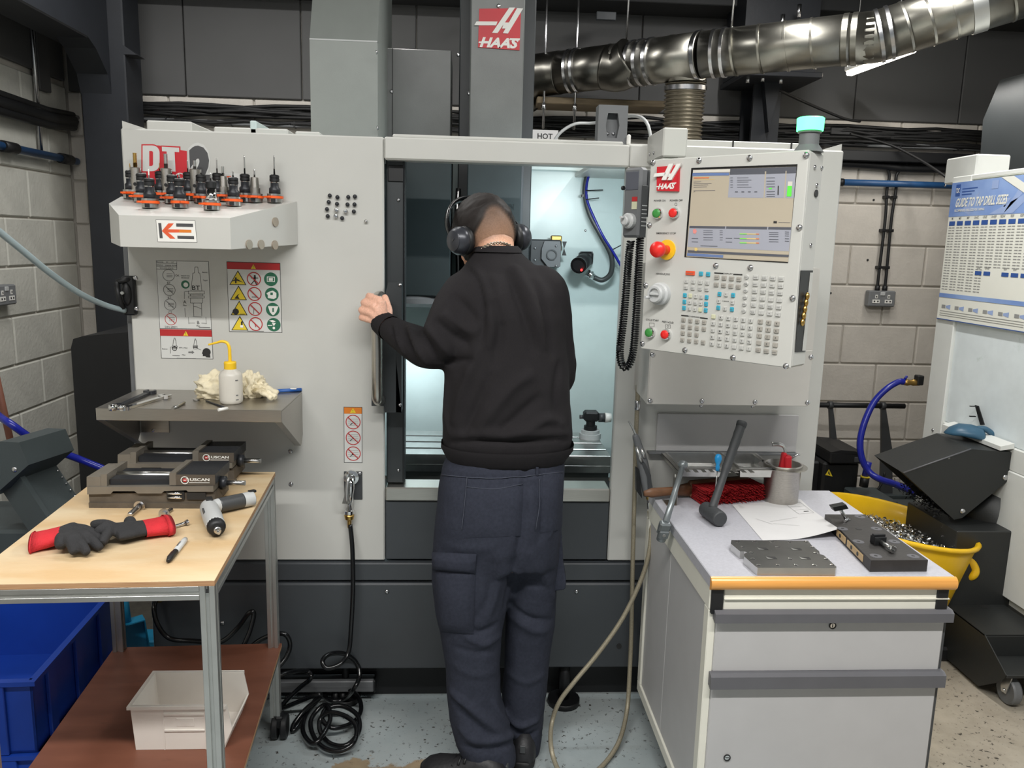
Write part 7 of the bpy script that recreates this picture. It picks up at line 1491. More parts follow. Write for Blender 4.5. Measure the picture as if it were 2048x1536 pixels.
b = MB(); b.prism([AG(1272, 936, -.018), AG(1277, 938, -.018), AG(1284, 990, -.018), AG(1284, 997, -.018), AG(1273, 982, -.018)], (0, .02, 0)); part('trigger', b, M['black'], t)
b = MB(); b.tube([AG(1273, 893, -.014), AG(1279, 914, -.018), AG(1284, 924, -.02)], .0055, 8); b.tube([AG(1283, 897, -.012), AG(1289, 916, -.016)], .005, 8); part('metal_bridge', b, M['alu_bright'], t)
b = MB(); p, q = AG(1297, 992), AG(1299, 1022); d = (q-p).normalized(); b.step([(.009, 0), (.009, .010)], p, d, 6); part('brass_nut', b, M['brass'], t, 'brass nut')
b = MB(); L = (q-p).length; prof = [(.0075, .010), (.0075, .02)]
for i in range(5): prof += [(.008, .02+i*.005), (.006, .0225+i*.005)]
b.lathe(prof, p, d, 12); part('swivel', b, M['zinc'], t)
hp_ = [q, AG(1302, 1060, -.02), AG(1297, 1110, -.04), AG(1280, 1165, -.05), AG(1243, 1240, -.07), AG(1195, 1308, -.09), AG(1150, 1362, -.11), AG(1118, 1405, -.12), AG(1103, 1450, -.14), UZ(1103, 1500, .07), UZ(1120, 1545, .015), UZ(1150, 1562, .011), UZ(1185, 1548, .011), UZ(1215, 1520, .011), UZ(1240, 1478, .03), UY(1254, 1420, 2.36), UY(1259, 1350, 2.40), UY(1263, 1250, 2.42), UY(1266, 1100, 2.43), UY(1270, 950, 2.44), UY(1272, 870, 2.44), UY(1275, 800, 2.44), UY(1276, 770, 2.45)]
b = MB(); b.tube(spline(hp_, 8), .0072, 10); part('hose', b, M['braid'], t); b = MB(); p = UY(1275, 808, 2.44); b.lathe([(.008, -.02), (.0095, -.015), (.0095, .01), (.007, .012)], p, n=10); part('hose_tail', b, M['zinc'], t)
# ================================================================ second machine with tap-drill poster
X2 = 2.10; PX = lambda x, y, l=0: UX(x, y, X2)+V((-l, 0, 0))
yfar = UX(1846, 860, X2).y; ztop = UX(1893, 356, X2).z
m2 = thing('second_machine', 'white machine at the right edge carrying the tap drill poster', 'machine', V((X2+.4, 3.0, 0)))
def m2p(name, y0, z0, y1, z1, m, x0=0, x1=.03, bev=.004): b = MB(); b.box((X2+x0, y0, z0), (X2+x1, y1, z1), bev); return part(name, b, M[m], m2)
zseam = UX(1890, 425, X2).z; ydoor = UX(1889, 800, X2).y; zdb = UX(1884, 843, X2).z
m2p('side_frame', ydoor, zseam-.004, yfar, ztop, 'machine_two'); m2p('side_frame', ydoor, .25, yfar, zseam-.012, 'machine_two'); m2p('lower_panel', 1.4, .25, ydoor, zdb-.09, 'machine_two')
m2p('top_rail', 1.4, ztop-.02, ydoor, ztop, 'machine_two'); m2p('door_panel', 1.4, zdb, ydoor, ztop-.02, 'machine_two_door', .012, .03)
b = MB(); b.box((X2+.03, 1.4, .2), (X2+1.2, yfar, ztop-.03)); part('body', b, M['machine_two'], m2)
m2p('door_ledge', 1.4, zdb-.09, ydoor, zdb, 'machine_two', .004, .03)
l0, l1 = PX(1907, 843), PX(2027, 890); b = MB(); b.prism([V((X2+.004, l0.y, l0.z)), V((X2-.05, l0.y, l0.z-.012)), V((X2-.05, l0.y, l0.z-.028)), V((X2+.004, l0.y, l0.z-.02))], (0, l1.y-l0.y, 0)); part('door_tray', b, M['machine_two'], m2)
b = MB(); q = [PX(x, y, .004) for x, y in ((1953, 810), (1960, 812), (1972, 850), (1964, 850))]; b.prism(q, (-.004, 0, 0)); p = PX(1958, 812, .008); b.box(p+V((-.03, -.004, -.003)), p+V((0, .004, 0))); p = PX(1955, 828, .008); b.box(p+V((-.024, -.004, -.012)), p+V((0, .004, -.008))); part('hook_bracket', b, M['black'], m2)
screw(PX(1866, 860), (-1, 0, 0), m2); 
for x, y in ((1891, 371),): screw(PX(x, y), (-1, 0, 0), m2, SCRS)
g0, g1 = UX(1893, 318, X2+.05), UX(1955, 355, X2+.05); b = MB(); b.box((X2+.05, g1.y+.02, ztop-.02), (X2+.2, g0.y, g0.z), .006); part('top_box', b, M['machine_two'], m2)
b = MB(); k = X2+.42; pts = [UX(x, y, k) for x, y in ((1957, 356), (1966, 240), (2000, 160), (2200, 105), (2260, 420))]; b.prism(pts, (.6, 0, 0)); part('upper_hood', b, M['charcoal_dark'], m2)
# poster
b = MB(); pz = lambda pts, l, m: b.mat(m).ngon(pts_ccw([PX(x, y, .0065+l*.0006) for x, y in pts], V((-1, 0, 0))))
def S(x, y): return (1568+x/4.267, 300+y/4.267)
TLq, BLq = PX(*S(1440, 285)), PX(*S(1328, 1440)); zT, zB = TLq.z, BLq.z; yL = (TLq.y+BLq.y)/2; yR = yL-.90
b.mat(1).box((X2-.0068, yR, zB), (X2+.011, yL, zT))
QP = lambda f, h, l=0: V((X2-.0072-l*.0005, yL+(yR-yL)*f, zB+(zT-zB)*h))
def qd(f0, h0, f1, h1, m, l=1): b.mat(m).ngon(pts_ccw([QP(f0, h0, l), QP(f1, h0, l), QP(f1, h1, l), QP(f0, h1, l)], V((-1, 0, 0))))
pU, pV = V((0, -1, 0)), V((0, 0, 1)); Hq = zT-zB; Wq = yL-yR
qd(0, .755, 1, 1, 0)
for tri in (((.30, .76), (.46, .76), (.62, .93)), ((.52, .99), (.60, .99), (.40, .76)), ((.36, .86), (.44, .86), (.40, .80)), ((.10, .80), (.16, .76), (.22, .92))): b.mat(4).ngon(pts_ccw([QP(f, h, 2) for f, h in tri], V((-1, 0, 0))))
for x in (.035,): qd(x, .90, x+.035, .985, 3, 2); b.mat(1).text('TDC', QP(x+.0175, .925, 3), pU, pV, .02, .026, off=.02)
for i, h in enumerate((.945, .925, .905)): qd(.085, h, .20-.02*i, h+.008, 3, 2)
qd(.30, .93, .345, .985, 4, 3)
b.mat(1).text('GUIDE TO TAP DRILL SIZES', QP(.045, .825, 4), pU, pV, .036, .36*Wq*1.02, off=.03, shear=.25, align='L'); b.mat(1).text('RECOMMENDED DRILL SIZES FOR TAPPING', QP(.045, .79, 4), pU, pV, .010, .20, off=.02, align='L')
b.mat(1).ngon(pts_ccw([QP(.36, 1.0, 5), QP(.44, 1.0, 5), QP(.60, .88, 5), QP(.55, .86, 5)], V((-1, 0, 0)))); b.mat(3).ngon(pts_ccw([QP(.55, .86, 6), QP(.60, .90, 6), QP(.68, .82, 6), QP(.64, .79, 6)], V((-1, 0, 0))))
HEAD = ['M', 'MF', 'MF', 'UNC', 'UNF', 'UNEF', 'BSW', 'BSF', 'BSP', 'G', 'NPT', 'BA', 'PG', 'TR', 'UN', 'NPS']
for c in range(16):
    f0 = .012+c*.061; b.mat(2).text(HEAD[c], QP(f0+.022, .735, 2), pU, pV, .010, off=.02); qd(f0, .690, f0+.046, .722, 3)
    for r in range(24 if c not in (5, 6, 7, 8, 9) else 15): h = .672-r*.0195; qd(f0, h, f0+.022, h+.006, 2, 1); qd(f0+.027, h, f0+.046, h+.006, 2, 1)
for c in (4, 5, 7, 8, 9, 10): f0 = .012+c*.061; qd(f0, .345, f0+.046, .372, 3, 2); b.mat(2).text(HEAD[c], QP(f0+.022, .388, 2), pU, pV, .009, off=.02)
qd(.0, .165, 1, .195, 0, 2)
for c in range(9):
    f0 = .03+c*.105; qd(f0, .085, f0+.03, .11, 2, 1); b.mat(4).ngon(pts_ccw([QP(f0+.034, .09, 1), QP(f0+.07, .08, 1), QP(f0+.07, .115, 1), QP(f0+.034, .105, 1)], V((-1, 0, 0))))
for h in (.045, .03, .062): qd(.02, h, .62, h+.004, 2, 1)
qd(0, -.0, 1, .006, 3, 2)
solo('tap_drill_poster', b, [M['poster_blue'], M['poster_white'], M['poster_line'], M['poster_navy'], M['poster_tint']], 'blue and white tap drill size chart on the second machine', 'poster', V((X2, (yL+yR)/2, zB)))
# ================================================================ right-hand chip conveyor
t = thing('chip_conveyor', 'dark grey chip conveyor whose hood hangs over the yellow tub', 'conveyor', (2.0, 2.9, 0))
Yk, Yk2 = 2.86, 3.12; H_ = lambda x, y: UY(*C164(x, y), Yk)
pr_ = [H_(*q) for q in ((835, 432), (1515, 192), (1925, 225), (1980, 435), (1430, 882), (1345, 900))]; bk = [p+V((.02, Yk2-Yk, 0)) for p in pr_]
b = MB(); b.ngon(pts_ccw(pr_, V((0, -1, 0)))); b.ngon(pts_ccw(bk, V((0, 1, 0))))
for i, j in ((0, 1), (1, 2), (2, 3), (3, 4), (4, 5)): b.add([pr_[i], pr_[j], bk[j], bk[i]], [(0, 1, 2, 3)])
part('hood', b, M['conveyor'], t); hoodc = sum(pr_, V((0, 0, 0)))/6
b = MB(); e0, e1 = pr_[0], pr_[1]; b.tube([e0+V((0, -.001, .001)), e1+V((0, -.001, .001))], .003, 6); part('folded_edge', b, M['drawer_rail'], t)
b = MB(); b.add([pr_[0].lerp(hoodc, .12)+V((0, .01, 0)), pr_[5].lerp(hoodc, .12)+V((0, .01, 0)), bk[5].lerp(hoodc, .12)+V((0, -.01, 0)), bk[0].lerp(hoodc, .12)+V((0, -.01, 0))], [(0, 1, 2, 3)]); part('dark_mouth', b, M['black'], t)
for x, y in ((1860, 478), (1432, 818)): p = H_(x, y); b = MB(); b.sph(p, .0115, 12, (1, .5, 1)); part('bolt_head', b, M['zinc'], t)
for x, y in ((1295, 282),): p = H_(x, y); b = MB(); b.sph(p, .005, 8, (1, .5, 1)); part('bolt_head', b, M['ink_gray'], t)
c0, c1 = UY(1970, 1005, Yk+.13), UY(2170, 1245, Yk+.10); d = (c1-c0); dn = d.normalized(); up_ = V((0, -1, 0)).cross(dn); up_ = up_ if up_.z > 0 else -up_; b = MB(); Rw = .105
ring = [V((0, math.cos(a)*Rw*1.1, 0))+up_*(math.sin(a)*Rw*1.0) for a in [2*math.pi*i/28 for i in range(28)]]
b.loft([[c0-dn*.05+r for r in ring], [c0+d*.5+r for r in ring], [c1+d*.6+r for r in ring]]); part('auger_tube', b, M['conveyor'], t)
XB = UZ(1956, 1375, .01).x; UB = lambda x, y: UX(x, y, XB)
pf_ = [UB(1906.6, 1221.8), UB(1969, 1269.6), UB(2012, 1351), UB(2000, 1364), UB(1956, 1373), UB(1887, 1306)]
yB0, zB0 = pf_[0].y, pf_[0].z
b = MB(); P3 = [V((XB, yB0+.45, zB0+.01)), V((XB, yB0, zB0)), V((XB, pf_[1].y, pf_[1].z)), V((XB, pf_[2].y, pf_[2].z)), V((XB, pf_[3].y, pf_[3].z)), V((XB, pf_[4].y, max(.015, pf_[4].z))), V((XB, yB0+.45, .02))]
b.prism(P3, (.004, 0, 0)); b.box((XB+.004, pf_[1].y, .05), (XB+.6, yB0+.45, pf_[1].z-.004), .004); b.prism([P3[0], P3[1], P3[1]+V((.55, 0, .0)), P3[0]+V((.55, 0, .0))], (0, 0, -.004)); b.prism([P3[1], P3[2], P3[2]+V((.55, 0, 0)), P3[1]+V((.55, 0, 0))], (0, 0, -.004))
b.box((XB+.004, pf_[2].y, pf_[2].z-.012), (XB+.6, pf_[1].y, pf_[2].z), .002); part('base', b, M['conveyor'], t)
b = MB(); zq_ = lambda x, y: (lambda d_: EYE+d_*((P3[1]-EYE).dot(nb_)/d_.dot(nb_)))(ray(x, y)); nb_ = (P3[2]-P3[1]).cross(V((1, 0, 0))).normalized(); nb_ = nb_ if nb_.z > 0 else -nb_
b.prism([zq_(x, y)+nb_*.0005 for x, y in ((1940, 1198), (1956, 1198), (1978, 1213), (1974, 1217), (1962, 1216), (1942, 1201))], nb_*.0008); part('hand_slot', b, M['ink'], t)
for (x, y, r) in ((2030, 1372, .055),):
    c = UX(x, 1365, XB+.055); c = V((c.x, pf_[2].y+.045, .05)); b = MB(); b.step([(.02, -.012), (.046, -.016), (.05, -.010), (.05, .010), (.046, .016), (.02, .012)], c, (1, 0, 0), 24); w_ = part('castor', b, M['plastic_gray'], t); b = MB(); b.prism([c+V((-.022, -.03, .06)), c+V((-.022, .03, .06)), c+V((-.022, .012, -.008)), c+V((-.022, -.012, -.008))], (.004, 0, 0)); b.cyl(c+V((-.026, 0, 0)), c+V((.02, 0, 0)), .007, n=8); part('fork', b, M['alu_bright'], w_)
b = MB(); b.box((XB+.01, yB0+.05, .05), (XB+.5, yB0+.4, zB0+.3), .004); part('auger_support', b, M['conveyor'], t)
# scoop lying on the hood
sc0 = UX(1915, 872, X2-.5); 
A_ = UY(1893, 868, Yk2-.07); B__ = UY(1972, 880, Yk2-.12)
t = thing('plastic_scoop', 'blue grey plastic scoop lying on top of the right conveyor hood', 'scoop', A_); d = (B__-A_); dn = d.normalized(); s = V((-dn.y, dn.x, 0)).normalized(); z_ = V((0, 0, 1)); L = d.length; rows = []
for f, wd, hg, dz in ((-.06, .010, .006, .0), (.08, .042, .022, .002), (.3, .056, .034, .006), (.6, .058, .038, .004), (.86, .052, .036, 0), (.94, .03, .024, 0)):
    c = A_+d*f+z_*(dz+.002); rows.append([c+s*(wd*math.cos(a))+z_*(hg*max(-.2, math.sin(a))+hg*.25) for a in [2*math.pi*i/18 for i in range(18)]])
b = MB(); b.loft(rows); part('bowl', b, M['blue_scoop'], t); b = MB(); p = A_+d*.72+z_*.040; b.tube(spline([p, p+d*.22+z_*.004, p+d*.42-z_*.012, p+d*.56-z_*.026], 5), .011, 8); part('handle', b, M['blue_scoop'], t)
# yellow tub with chips
tc = UY(1787, 1040, 2.95); tr_ = 155*(tc-EYE).dot(FW)/FPX*.985; ax = V((.155, 0, 1)).normalized(); tx = V((1, 0, -.155)).normalized(); ty = V((0, 1, 0)); hT = .40
t = thing('yellow_tub', 'yellow flexible tub full of metal chips under the conveyor hood', 'tub', V((tc.x, tc.y, 0)))
def tring(r, h, n=40): return [tc+tx*(r*math.cos(a))+ty*(r*math.sin(a))+ax*h for a in [2*math.pi*i/n for i in range(n)]]
b = MB(); b.loft([tring(tr_*.76, -hT), tring(tr_*.79, -hT+.01), tring(tr_*.97, -.035), tring(tr_*.975, -.012), tring(tr_*1.02, -.010), tring(tr_*1.03, .0), tring(tr_*1.0, .008), tring(tr_*.965, .002), tring(tr_*.94, -.05), tring(tr_*.77, -hT+.02)], True)
D('tub_yellow', (236, 188, 24), .36, var=.05, wear=[((150, 120, 40), 26, .66, .06)], coat=.1); part('tub_wall', b, M['tub_yellow'], t)
hpts = [UY(x, y, 2.93) for x, y in ((1921, 1086), (1938, 1105), (1955, 1132), (1955, 1150), (1940, 1156), (1924, 1154), (1915, 1120), (1912, 1092))]
b = MB(); b.tube(spline([UY(1922, 1080, 2.90), UY(1934, 1110, 2.82), UY(1950, 1138, 2.80), UY(1944, 1152, 2.80), UY(1928, 1150, 2.84), UY(1918, 1120, 2.90), UY(1915, 1092, 2.93)], 5), .016, 10); b.prism([UY(x, y, 2.815) for x, y in ((1916, 1090), (1930, 1086), (1956, 1136), (1953, 1152), (1925, 1158), (1912, 1156))], (0, .03, 0)); part('handle', b, M['tub_yellow'], t)
b = MB(); g = lambda x, y, l=0: UY(x, y, 2.8145-l*.001); b.mat(0).ngon(pts_ccw([g(x, y) for x, y in ((1920, 1131), (1941, 1136), (1937, 1157), (1913, 1154))])); b.mat(1)
for i in range(7): y0 = 1137.5+i*2.1; b.ngon(pts_ccw([g(1928-i*.4, y0, 1), g(1938-i*.4, y0+2, 1), g(1938-i*.4, y0+3.2, 1), g(1928-i*.4, y0+1.2, 1)]))
part('barcode_label', b, [M['label_white'], M['ink']], t, 'white barcode label')
b = MB(); b.box((tc.x-.2, tc.y-.2, 0), (tc.x+.2, tc.y+.2, max(.06, tc.z-hT-.045)), .01); solo('low_dolly', b, M['black'], 'black low dolly under the yellow tub', 'dolly', V((tc.x, tc.y, 0)))
b = MB(); b.mat(0); hC = -.085
base = [tring(tr_*.93*f, hC+.045*(1-f)**.7-.0, 24) for f in (1, .75, .5, .25, .05)]
b.loft(base, False)
for i in range(2600):
    r = tr_*.90*math.sqrt(rng.uniform(0, 1)); a = rng.uniform(0, 6.283); f = r/(tr_*.93); p = tc+tx*(r*math.cos(a))+ty*(r*math.sin(a))+ax*(hC+.045*(1-f)**.7+rng.uniform(-.004, .016)); q = V(rng.normal(0, 1, 3)).normalized()*rng.uniform(.005, .016); s = q.orthogonal().normalized()*rng.uniform(.001, .003); m_ = p+q*.5+V(rng.normal(0, .002, 3)); b.mat(int(rng.integers(0, 2)))
    b.add([p-s, p+s, m_+s*1.2, m_-s*1.2, p+q+s, p+q-s], [(0, 1, 2, 3), (3, 2, 4, 5)])
p = tc+V((-.03, .02, 0))+ax*(hC+.05); b.mat(1).obox(p+V((0, 0, .02)), (.012, 0, -.016), (0, .006, 0), (.003, 0, .002))
solo('metal_chips', b, [M['steel'], M['chrome']], 'heap of silver metal chips filling the yellow tub', 'chips', tc, kind='stuff')
b = MB()
for i in range(420):
    f = rng.uniform(0, 1); p = pr_[5].lerp(pr_[0], f*.45)+V((.0+rng.uniform(-.03, .015), rng.uniform(.02, Yk2-Yk-.02), rng.uniform(-.02, .02))); q = V(rng.normal(0, 1, 3)).normalized()*rng.uniform(.006, .014); s = q.orthogonal().normalized()*.002; b.add([p-s, p+s, p+q+s, p+q-s], [(0, 1, 2, 3)])
solo('hanging_chips', b, M['vise_dark'], 'clump of dark chips stuck in the conveyor mouth', 'chips', pr_[5], kind='stuff')
# ================================================================ behind: pump, stand, tap and hose
YPm = 3.75; t = thing('coolant_pump', 'black coolant pump with yellow warning triangle behind the tub', 'pump', V((UY(1690, 950, YPm).x, YPm+.15, 0)))
W_ = lambda x, y: UY(x, y, YPm); a, c = W_(1648, 925), W_(1714, 985); b = MB(); b.box((a.x, YPm, .3), (c.x, YPm+.3, a.z), .012); part('housing', b, M['black'], t)
a, c = W_(1657, 897), W_(1722, 925); b = MB(); b.box((a.x, YPm-.03, c.z), (c.x, YPm+.25, a.z-.012), .006); b.prism([V((a.x, YPm-.03, a.z-.012)), V((a.x+.05, YPm-.03, a.z+.0)), V((c.x-.05, YPm-.03, a.z-.005)), V((c.x, YPm-.03, a.z-.03))], (0, .28, 0)); part('motor_cover', b, M['black'], t)
b = MB(); a, c = W_(1703, 911), W_(1722, 921); b.box((a.x, YPm-.036, c.z), (c.x, YPm-.028, a.z), .002); part('connector_box', b, M['plastic_dark'], t)
b = MB(); gg = lambda x, y, l=0: UY(x, y, YPm-.001-l*.001); b.mat(0).ngon(pts_ccw([gg(1658, 938), gg(1650.5, 950), gg(1665, 953)])); b.mat(1).ngon(pts_ccw([gg(1657.8, 941, 1), gg(1656, 946.5, 1), gg(1660.5, 951, 1), gg(1659, 945.5, 1)])); part('warning_triangle', b, [M['sign_yellow'], M['ink']], t)
b = MB(); a, c = W_(1676, 971), W_(1745, 1000); b.box((a.x, YPm-.3, .28), (c.x+.3, YPm+.02, c.z+.0), .006); b.box((a.x+.02, YPm-.25, c.z), (c.x-.01, YPm-.02, a.z), .006); part('tank', b, M['conveyor_left'], t)
b = MB(); a = W_(1628, 940); b.box((W_(1590, 940).x, YPm+.05, .2), (W_(1650, 940).x, YPm+.3, a.z+.03), .01); part('side_box', b, M['black'], t)
YS = 4.15; K_ = lambda x, y: UY(x, y, YS); t = thing('black_stand', 'black stand with round rail and two tapered arms before the back wall', 'stand', V((K_(1720, 900).x, YS, 0)))
zra = K_(1725, 811).z; b = MB(); b.cyl((K_(1620, 811).x, YS, zra), (K_(1809, 811).x, YS, zra), .0145, n=14); part('rail', b, M['black'], t)
for (xa, xb, xc, xd) in ((1657, 1663, 1661, 1675), (1762, 1768, 1762, 1783)):
    b = MB(); p0, p1, q0_, q1_ = K_(xa, 808), K_(xb, 808), K_(xc, 900), K_(xd, 900); m_ = V((0, .02, 0)); dz = (q0_-p0)*2.2
    b.prism([p0+V((0, -.01, .01)), p1+V((0, -.01, .01)), K_(xd, 900)+V((0, -.01, 0)), V((K_(xd+8, 1000).x, YS-.01, 0)), V((K_(xc+2, 1000).x, YS-.01, 0)), q0_+V((0, -.01, 0))], m_); b.cyl(V((p0.x-.002, YS, zra)), V((p1.x+.006, YS, zra)), .021, n=12); part('arm', b, M['plastic_dark'], t)
b = MB(); b.box((K_(1630, 960).x, YS-.04, .0), (K_(1880, 960).x, YS+.1, K_(1700, 985).z), .006); part('plinth', b, M['conveyor_left'], t)
YT = 3.60; t = thing('brass_tap', 'brass tap on the side of the second machine feeding the blue hose', 'tap', UY(1825, 765, YT)); b = MB(); p, q = UY(1805, 765, YT), UY(1838, 765, YT)
b.lathe([(.008, 0), (.013, .010), (.016, .022), (.012, .04), (.016, .05), (.016, .08)], p, q-p, 14); part('body', b, M['brass'], t); b = MB(); p2 = UY(1811, 757, YT); b.cyl(p2-V((.004, 0, .005)), p2+V((.006, 0, .012)), .006, n=8); part('lever', b, M['blue_hose'], t); b = MB(); p2 = UY(1836, 757, YT); b.box(p2-V((.01, .02, .03)), p2+V((.02, .02, .016)), .004); part('flange', b, M['black'], t)
bundle('blue_hose', 'blue hose arcing down from the brass tap towards the hood', 'hose', [UY(1806, 764, YT), UY(1796, 763, YT), UY(1772, 777, YT), UY(1747, 803, YT), UY(1729, 840, YT-.02), UY(1719, 880, YT-.04), UY(1722, 915, YT-.06), UY(1736, 942, YT-.08), UY(1757, 957, YT-.12), UY(1790, 968, YT-.2), UY(1830, 985, YT-.3)], .0155, M['blue_hose'])
b = MB(); b.cyl(UY(1737, 924, YT), UY(1729, 957, YT), .016, n=12); o = solo('hose_stub', b, M['blue_hose'], 'short blue hose end plugged into the tank by the pump', 'hose', UY(1729, 957, YT)); b = MB(); b.cyl(UY(1730, 955, YT), UY(1727, 973, YT), .021, n=12); part('connector', b, M['black'], o); b = MB(); b.cyl(UY(1730.5, 952, YT), UY(1730, 955, YT), .0215, n=12); part('clip_ring', b, M['sign_yellow'], o)
bundle('black_cable', 'thin black cable hanging behind the tub by the stand', 'cable', [UY(1769, 945, 3.8), UY(1764, 965, 3.8), UY(1750, 985, 3.8), UY(1742, 990, 3.8)], .006, M['rubber'])
# ================================================================ the person at the open door
def PXL(p): d = V(p)-EYE; w_ = d.dot(FW); return (1024+FPX*d.dot(RT)/w_, 768-FPX*d.dot(UP)/w_)
per = thing('person', 'person seen from behind in black sweatshirt and navy cargo trousers, gripping the door handle', 'person', (.08, 2.17, 0))
def ringp(y, xl, xr, Yc, hd, n=40, e=2.3, dx=0):
    a, c = UY(xl, y, Yc), UY(xr, y, Yc); m = (a+c)/2; hw = (c-a).length/2; out = []
    for i in range(n):
        t = 2*math.pi*i/n; ct, st = math.cos(t), math.sin(t); k = (abs(ct)**e+abs(st)**e)**(-1/e); out.append(V((m.x+hw*k*ct, m.y+hd*k*st, m.z)))
    return out
def vox(b, size, name, m, parent, smooth=8, label=None, fac=.5):
    o = part(name, b, m, parent, label); md = o.modifiers.new('r', 'REMESH'); md.mode = 'VOXEL'; md.voxel_size = size
    ms = o.modifiers.new('s', 'SMOOTH'); ms.factor = fac; ms.iterations = smooth
    dg = bpy.context.evaluated_depsgraph_get(); me = bpy.data.meshes.new_from_object(o.evaluated_get(dg)); o.modifiers.clear(); o.data = me
    if not me.materials: me.materials.append(m)
    return o
def verts_np(o): me = o.data; a = np.empty(len(me.vertices)*3); me.vertices.foreach_get('co', a); return a.reshape(-1, 3)
def norms_np(o): me = o.data; a = np.empty(len(me.vertices)*3); me.vertices.foreach_get('normal', a); return a.reshape(-1, 3)
def set_np(o, a):
    o.data.vertices.foreach_set('co', a.ravel()); o.data.update(); o.data.polygons.foreach_set('use_smooth', [True]*len(o.data.polygons)); o.data.update()
def world_off(o): return WM[o.name].translation
def bvh_of(o):
    off = world_off(o); vs = [V(v_.co)+off for v_ in o.data.vertices]; return BVHTree.FromPolygons(vs, [tuple(p.vertices) for p in o.data.polygons])
def cast(tree, x, y): d = ray(x, y).normalized(); h = tree.ray_cast(EYE, d); return h[0], h[1]
def fold(o, folds, scale=1.0):
    tree = bvh_of(o); off = np.array(world_off(o)); P = verts_np(o)+off; N_ = norms_np(o); D_ = np.zeros(len(P))
    for pts, wpx, amp in folds:
        Q = []
        for q in spline([V((x, y, 0)) for x, y in pts], 6):
            h, _ = cast(tree, q.x, q.y)
            if h is not None: Q.append(h)
        if len(Q) < 2: continue
        dist = np.full(len(P), 9.); tt = np.zeros(len(P)); nq = len(Q)
        for i in range(nq-1):
            a = np.array(Q[i]); c = np.array(Q[i+1]); ac = c-a; L2 = (ac**2).sum()
            if L2 < 1e-10 or L2 > .01: continue
            s = np.clip(((P-a)@ac)/L2, 0, 1); dd = np.linalg.norm(P-a-s[:, None]*ac, axis=1); m_ = dd < dist; dist[m_] = dd[m_]; tt[m_] = (i+s[m_])/(nq-1)
        wd = wpx*2.2/1600; D_ += amp*.001*scale*np.exp(-(dist/wd)**2)*np.clip(np.sin(np.pi*np.clip(tt, .0, 1))**.6+.05, 0, 1)
    set_np(o, P-off+N_*D_[:, None])
import mathutils.noise as mn
def rumple(o, amp, sc, seed=0):
    P = verts_np(o); N_ = norms_np(o); off = world_off(o)
    D_ = np.array([mn.noise(V((p[0]*sc[0]+seed, p[1]*sc[1], p[2]*sc[2]))) for p in P]); set_np(o, P+N_*(amp*D_)[:, None])
U3 = UY
# ---- sweatshirt
TOR = [(915, 896, 1128, 2.195, .112), (905, 891, 1133, 2.195, .124), (890, 886, 1140, 2.195, .134), (872, 884, 1144, 2.195, .138), (840, 885, 1143, 2.195, .136), (800, 887, 1140, 2.195, .134), (740, 888, 1137, 2.195, .132), (680, 889, 1133, 2.20, .130), (630, 893, 1130, 2.20, .128), (590, 902, 1120, 2.205, .120), (560, 912, 1104, 2.215, .108), (538, 924, 1082, 2.225, .094), (518, 938, 1056, 2.235, .078), (503, 946, 1040, 2.242, .066), (496, 951, 1033, 2.246, .058)]
LARM = [((958, 572), 2.215, .062), ((940, 590), 2.205, .074), ((918, 622), 2.185, .073), ((897, 660), 2.165, .068), ((880, 690), 2.165, .062), ((858, 697), 2.195, .058), ((830, 687), 2.24, .053), ((805, 673), 2.285, .047), ((786, 661), 2.32, .042), ((776, 654), 2.338, .038)]
RARM = [((1062, 566), 2.22, .060), ((1086, 584), 2.21, .070), ((1099, 630), 2.215, .062), ((1108, 680), 2.225, .058), ((1115, 730), 2.245, .055), ((1112, 760), 2.275, .053), ((1098, 772), 2.34, .048), ((1084, 780), 2.40, .044), ((1076, 786), 2.44, .040)]
def limb(b, L, k=1.0, n=20):
    P_ = [U3(x, y, Y) for (x, y), Y, r in L]; S_ = spline(P_, 4); R_ = list(np.interp(np.linspace(0, len(L)-1, len(S_)), range(len(L)), [r*k for _, _, r in L])); b.tube(S_, R_, n)
b = MB(); b.loft([ringp(*r) for r in TOR]); limb(b, LARM); limb(b, RARM)
sw = vox(b, .0075, 'sweatshirt', M['sweater'], per, 14, 'black crew-neck sweatshirt')
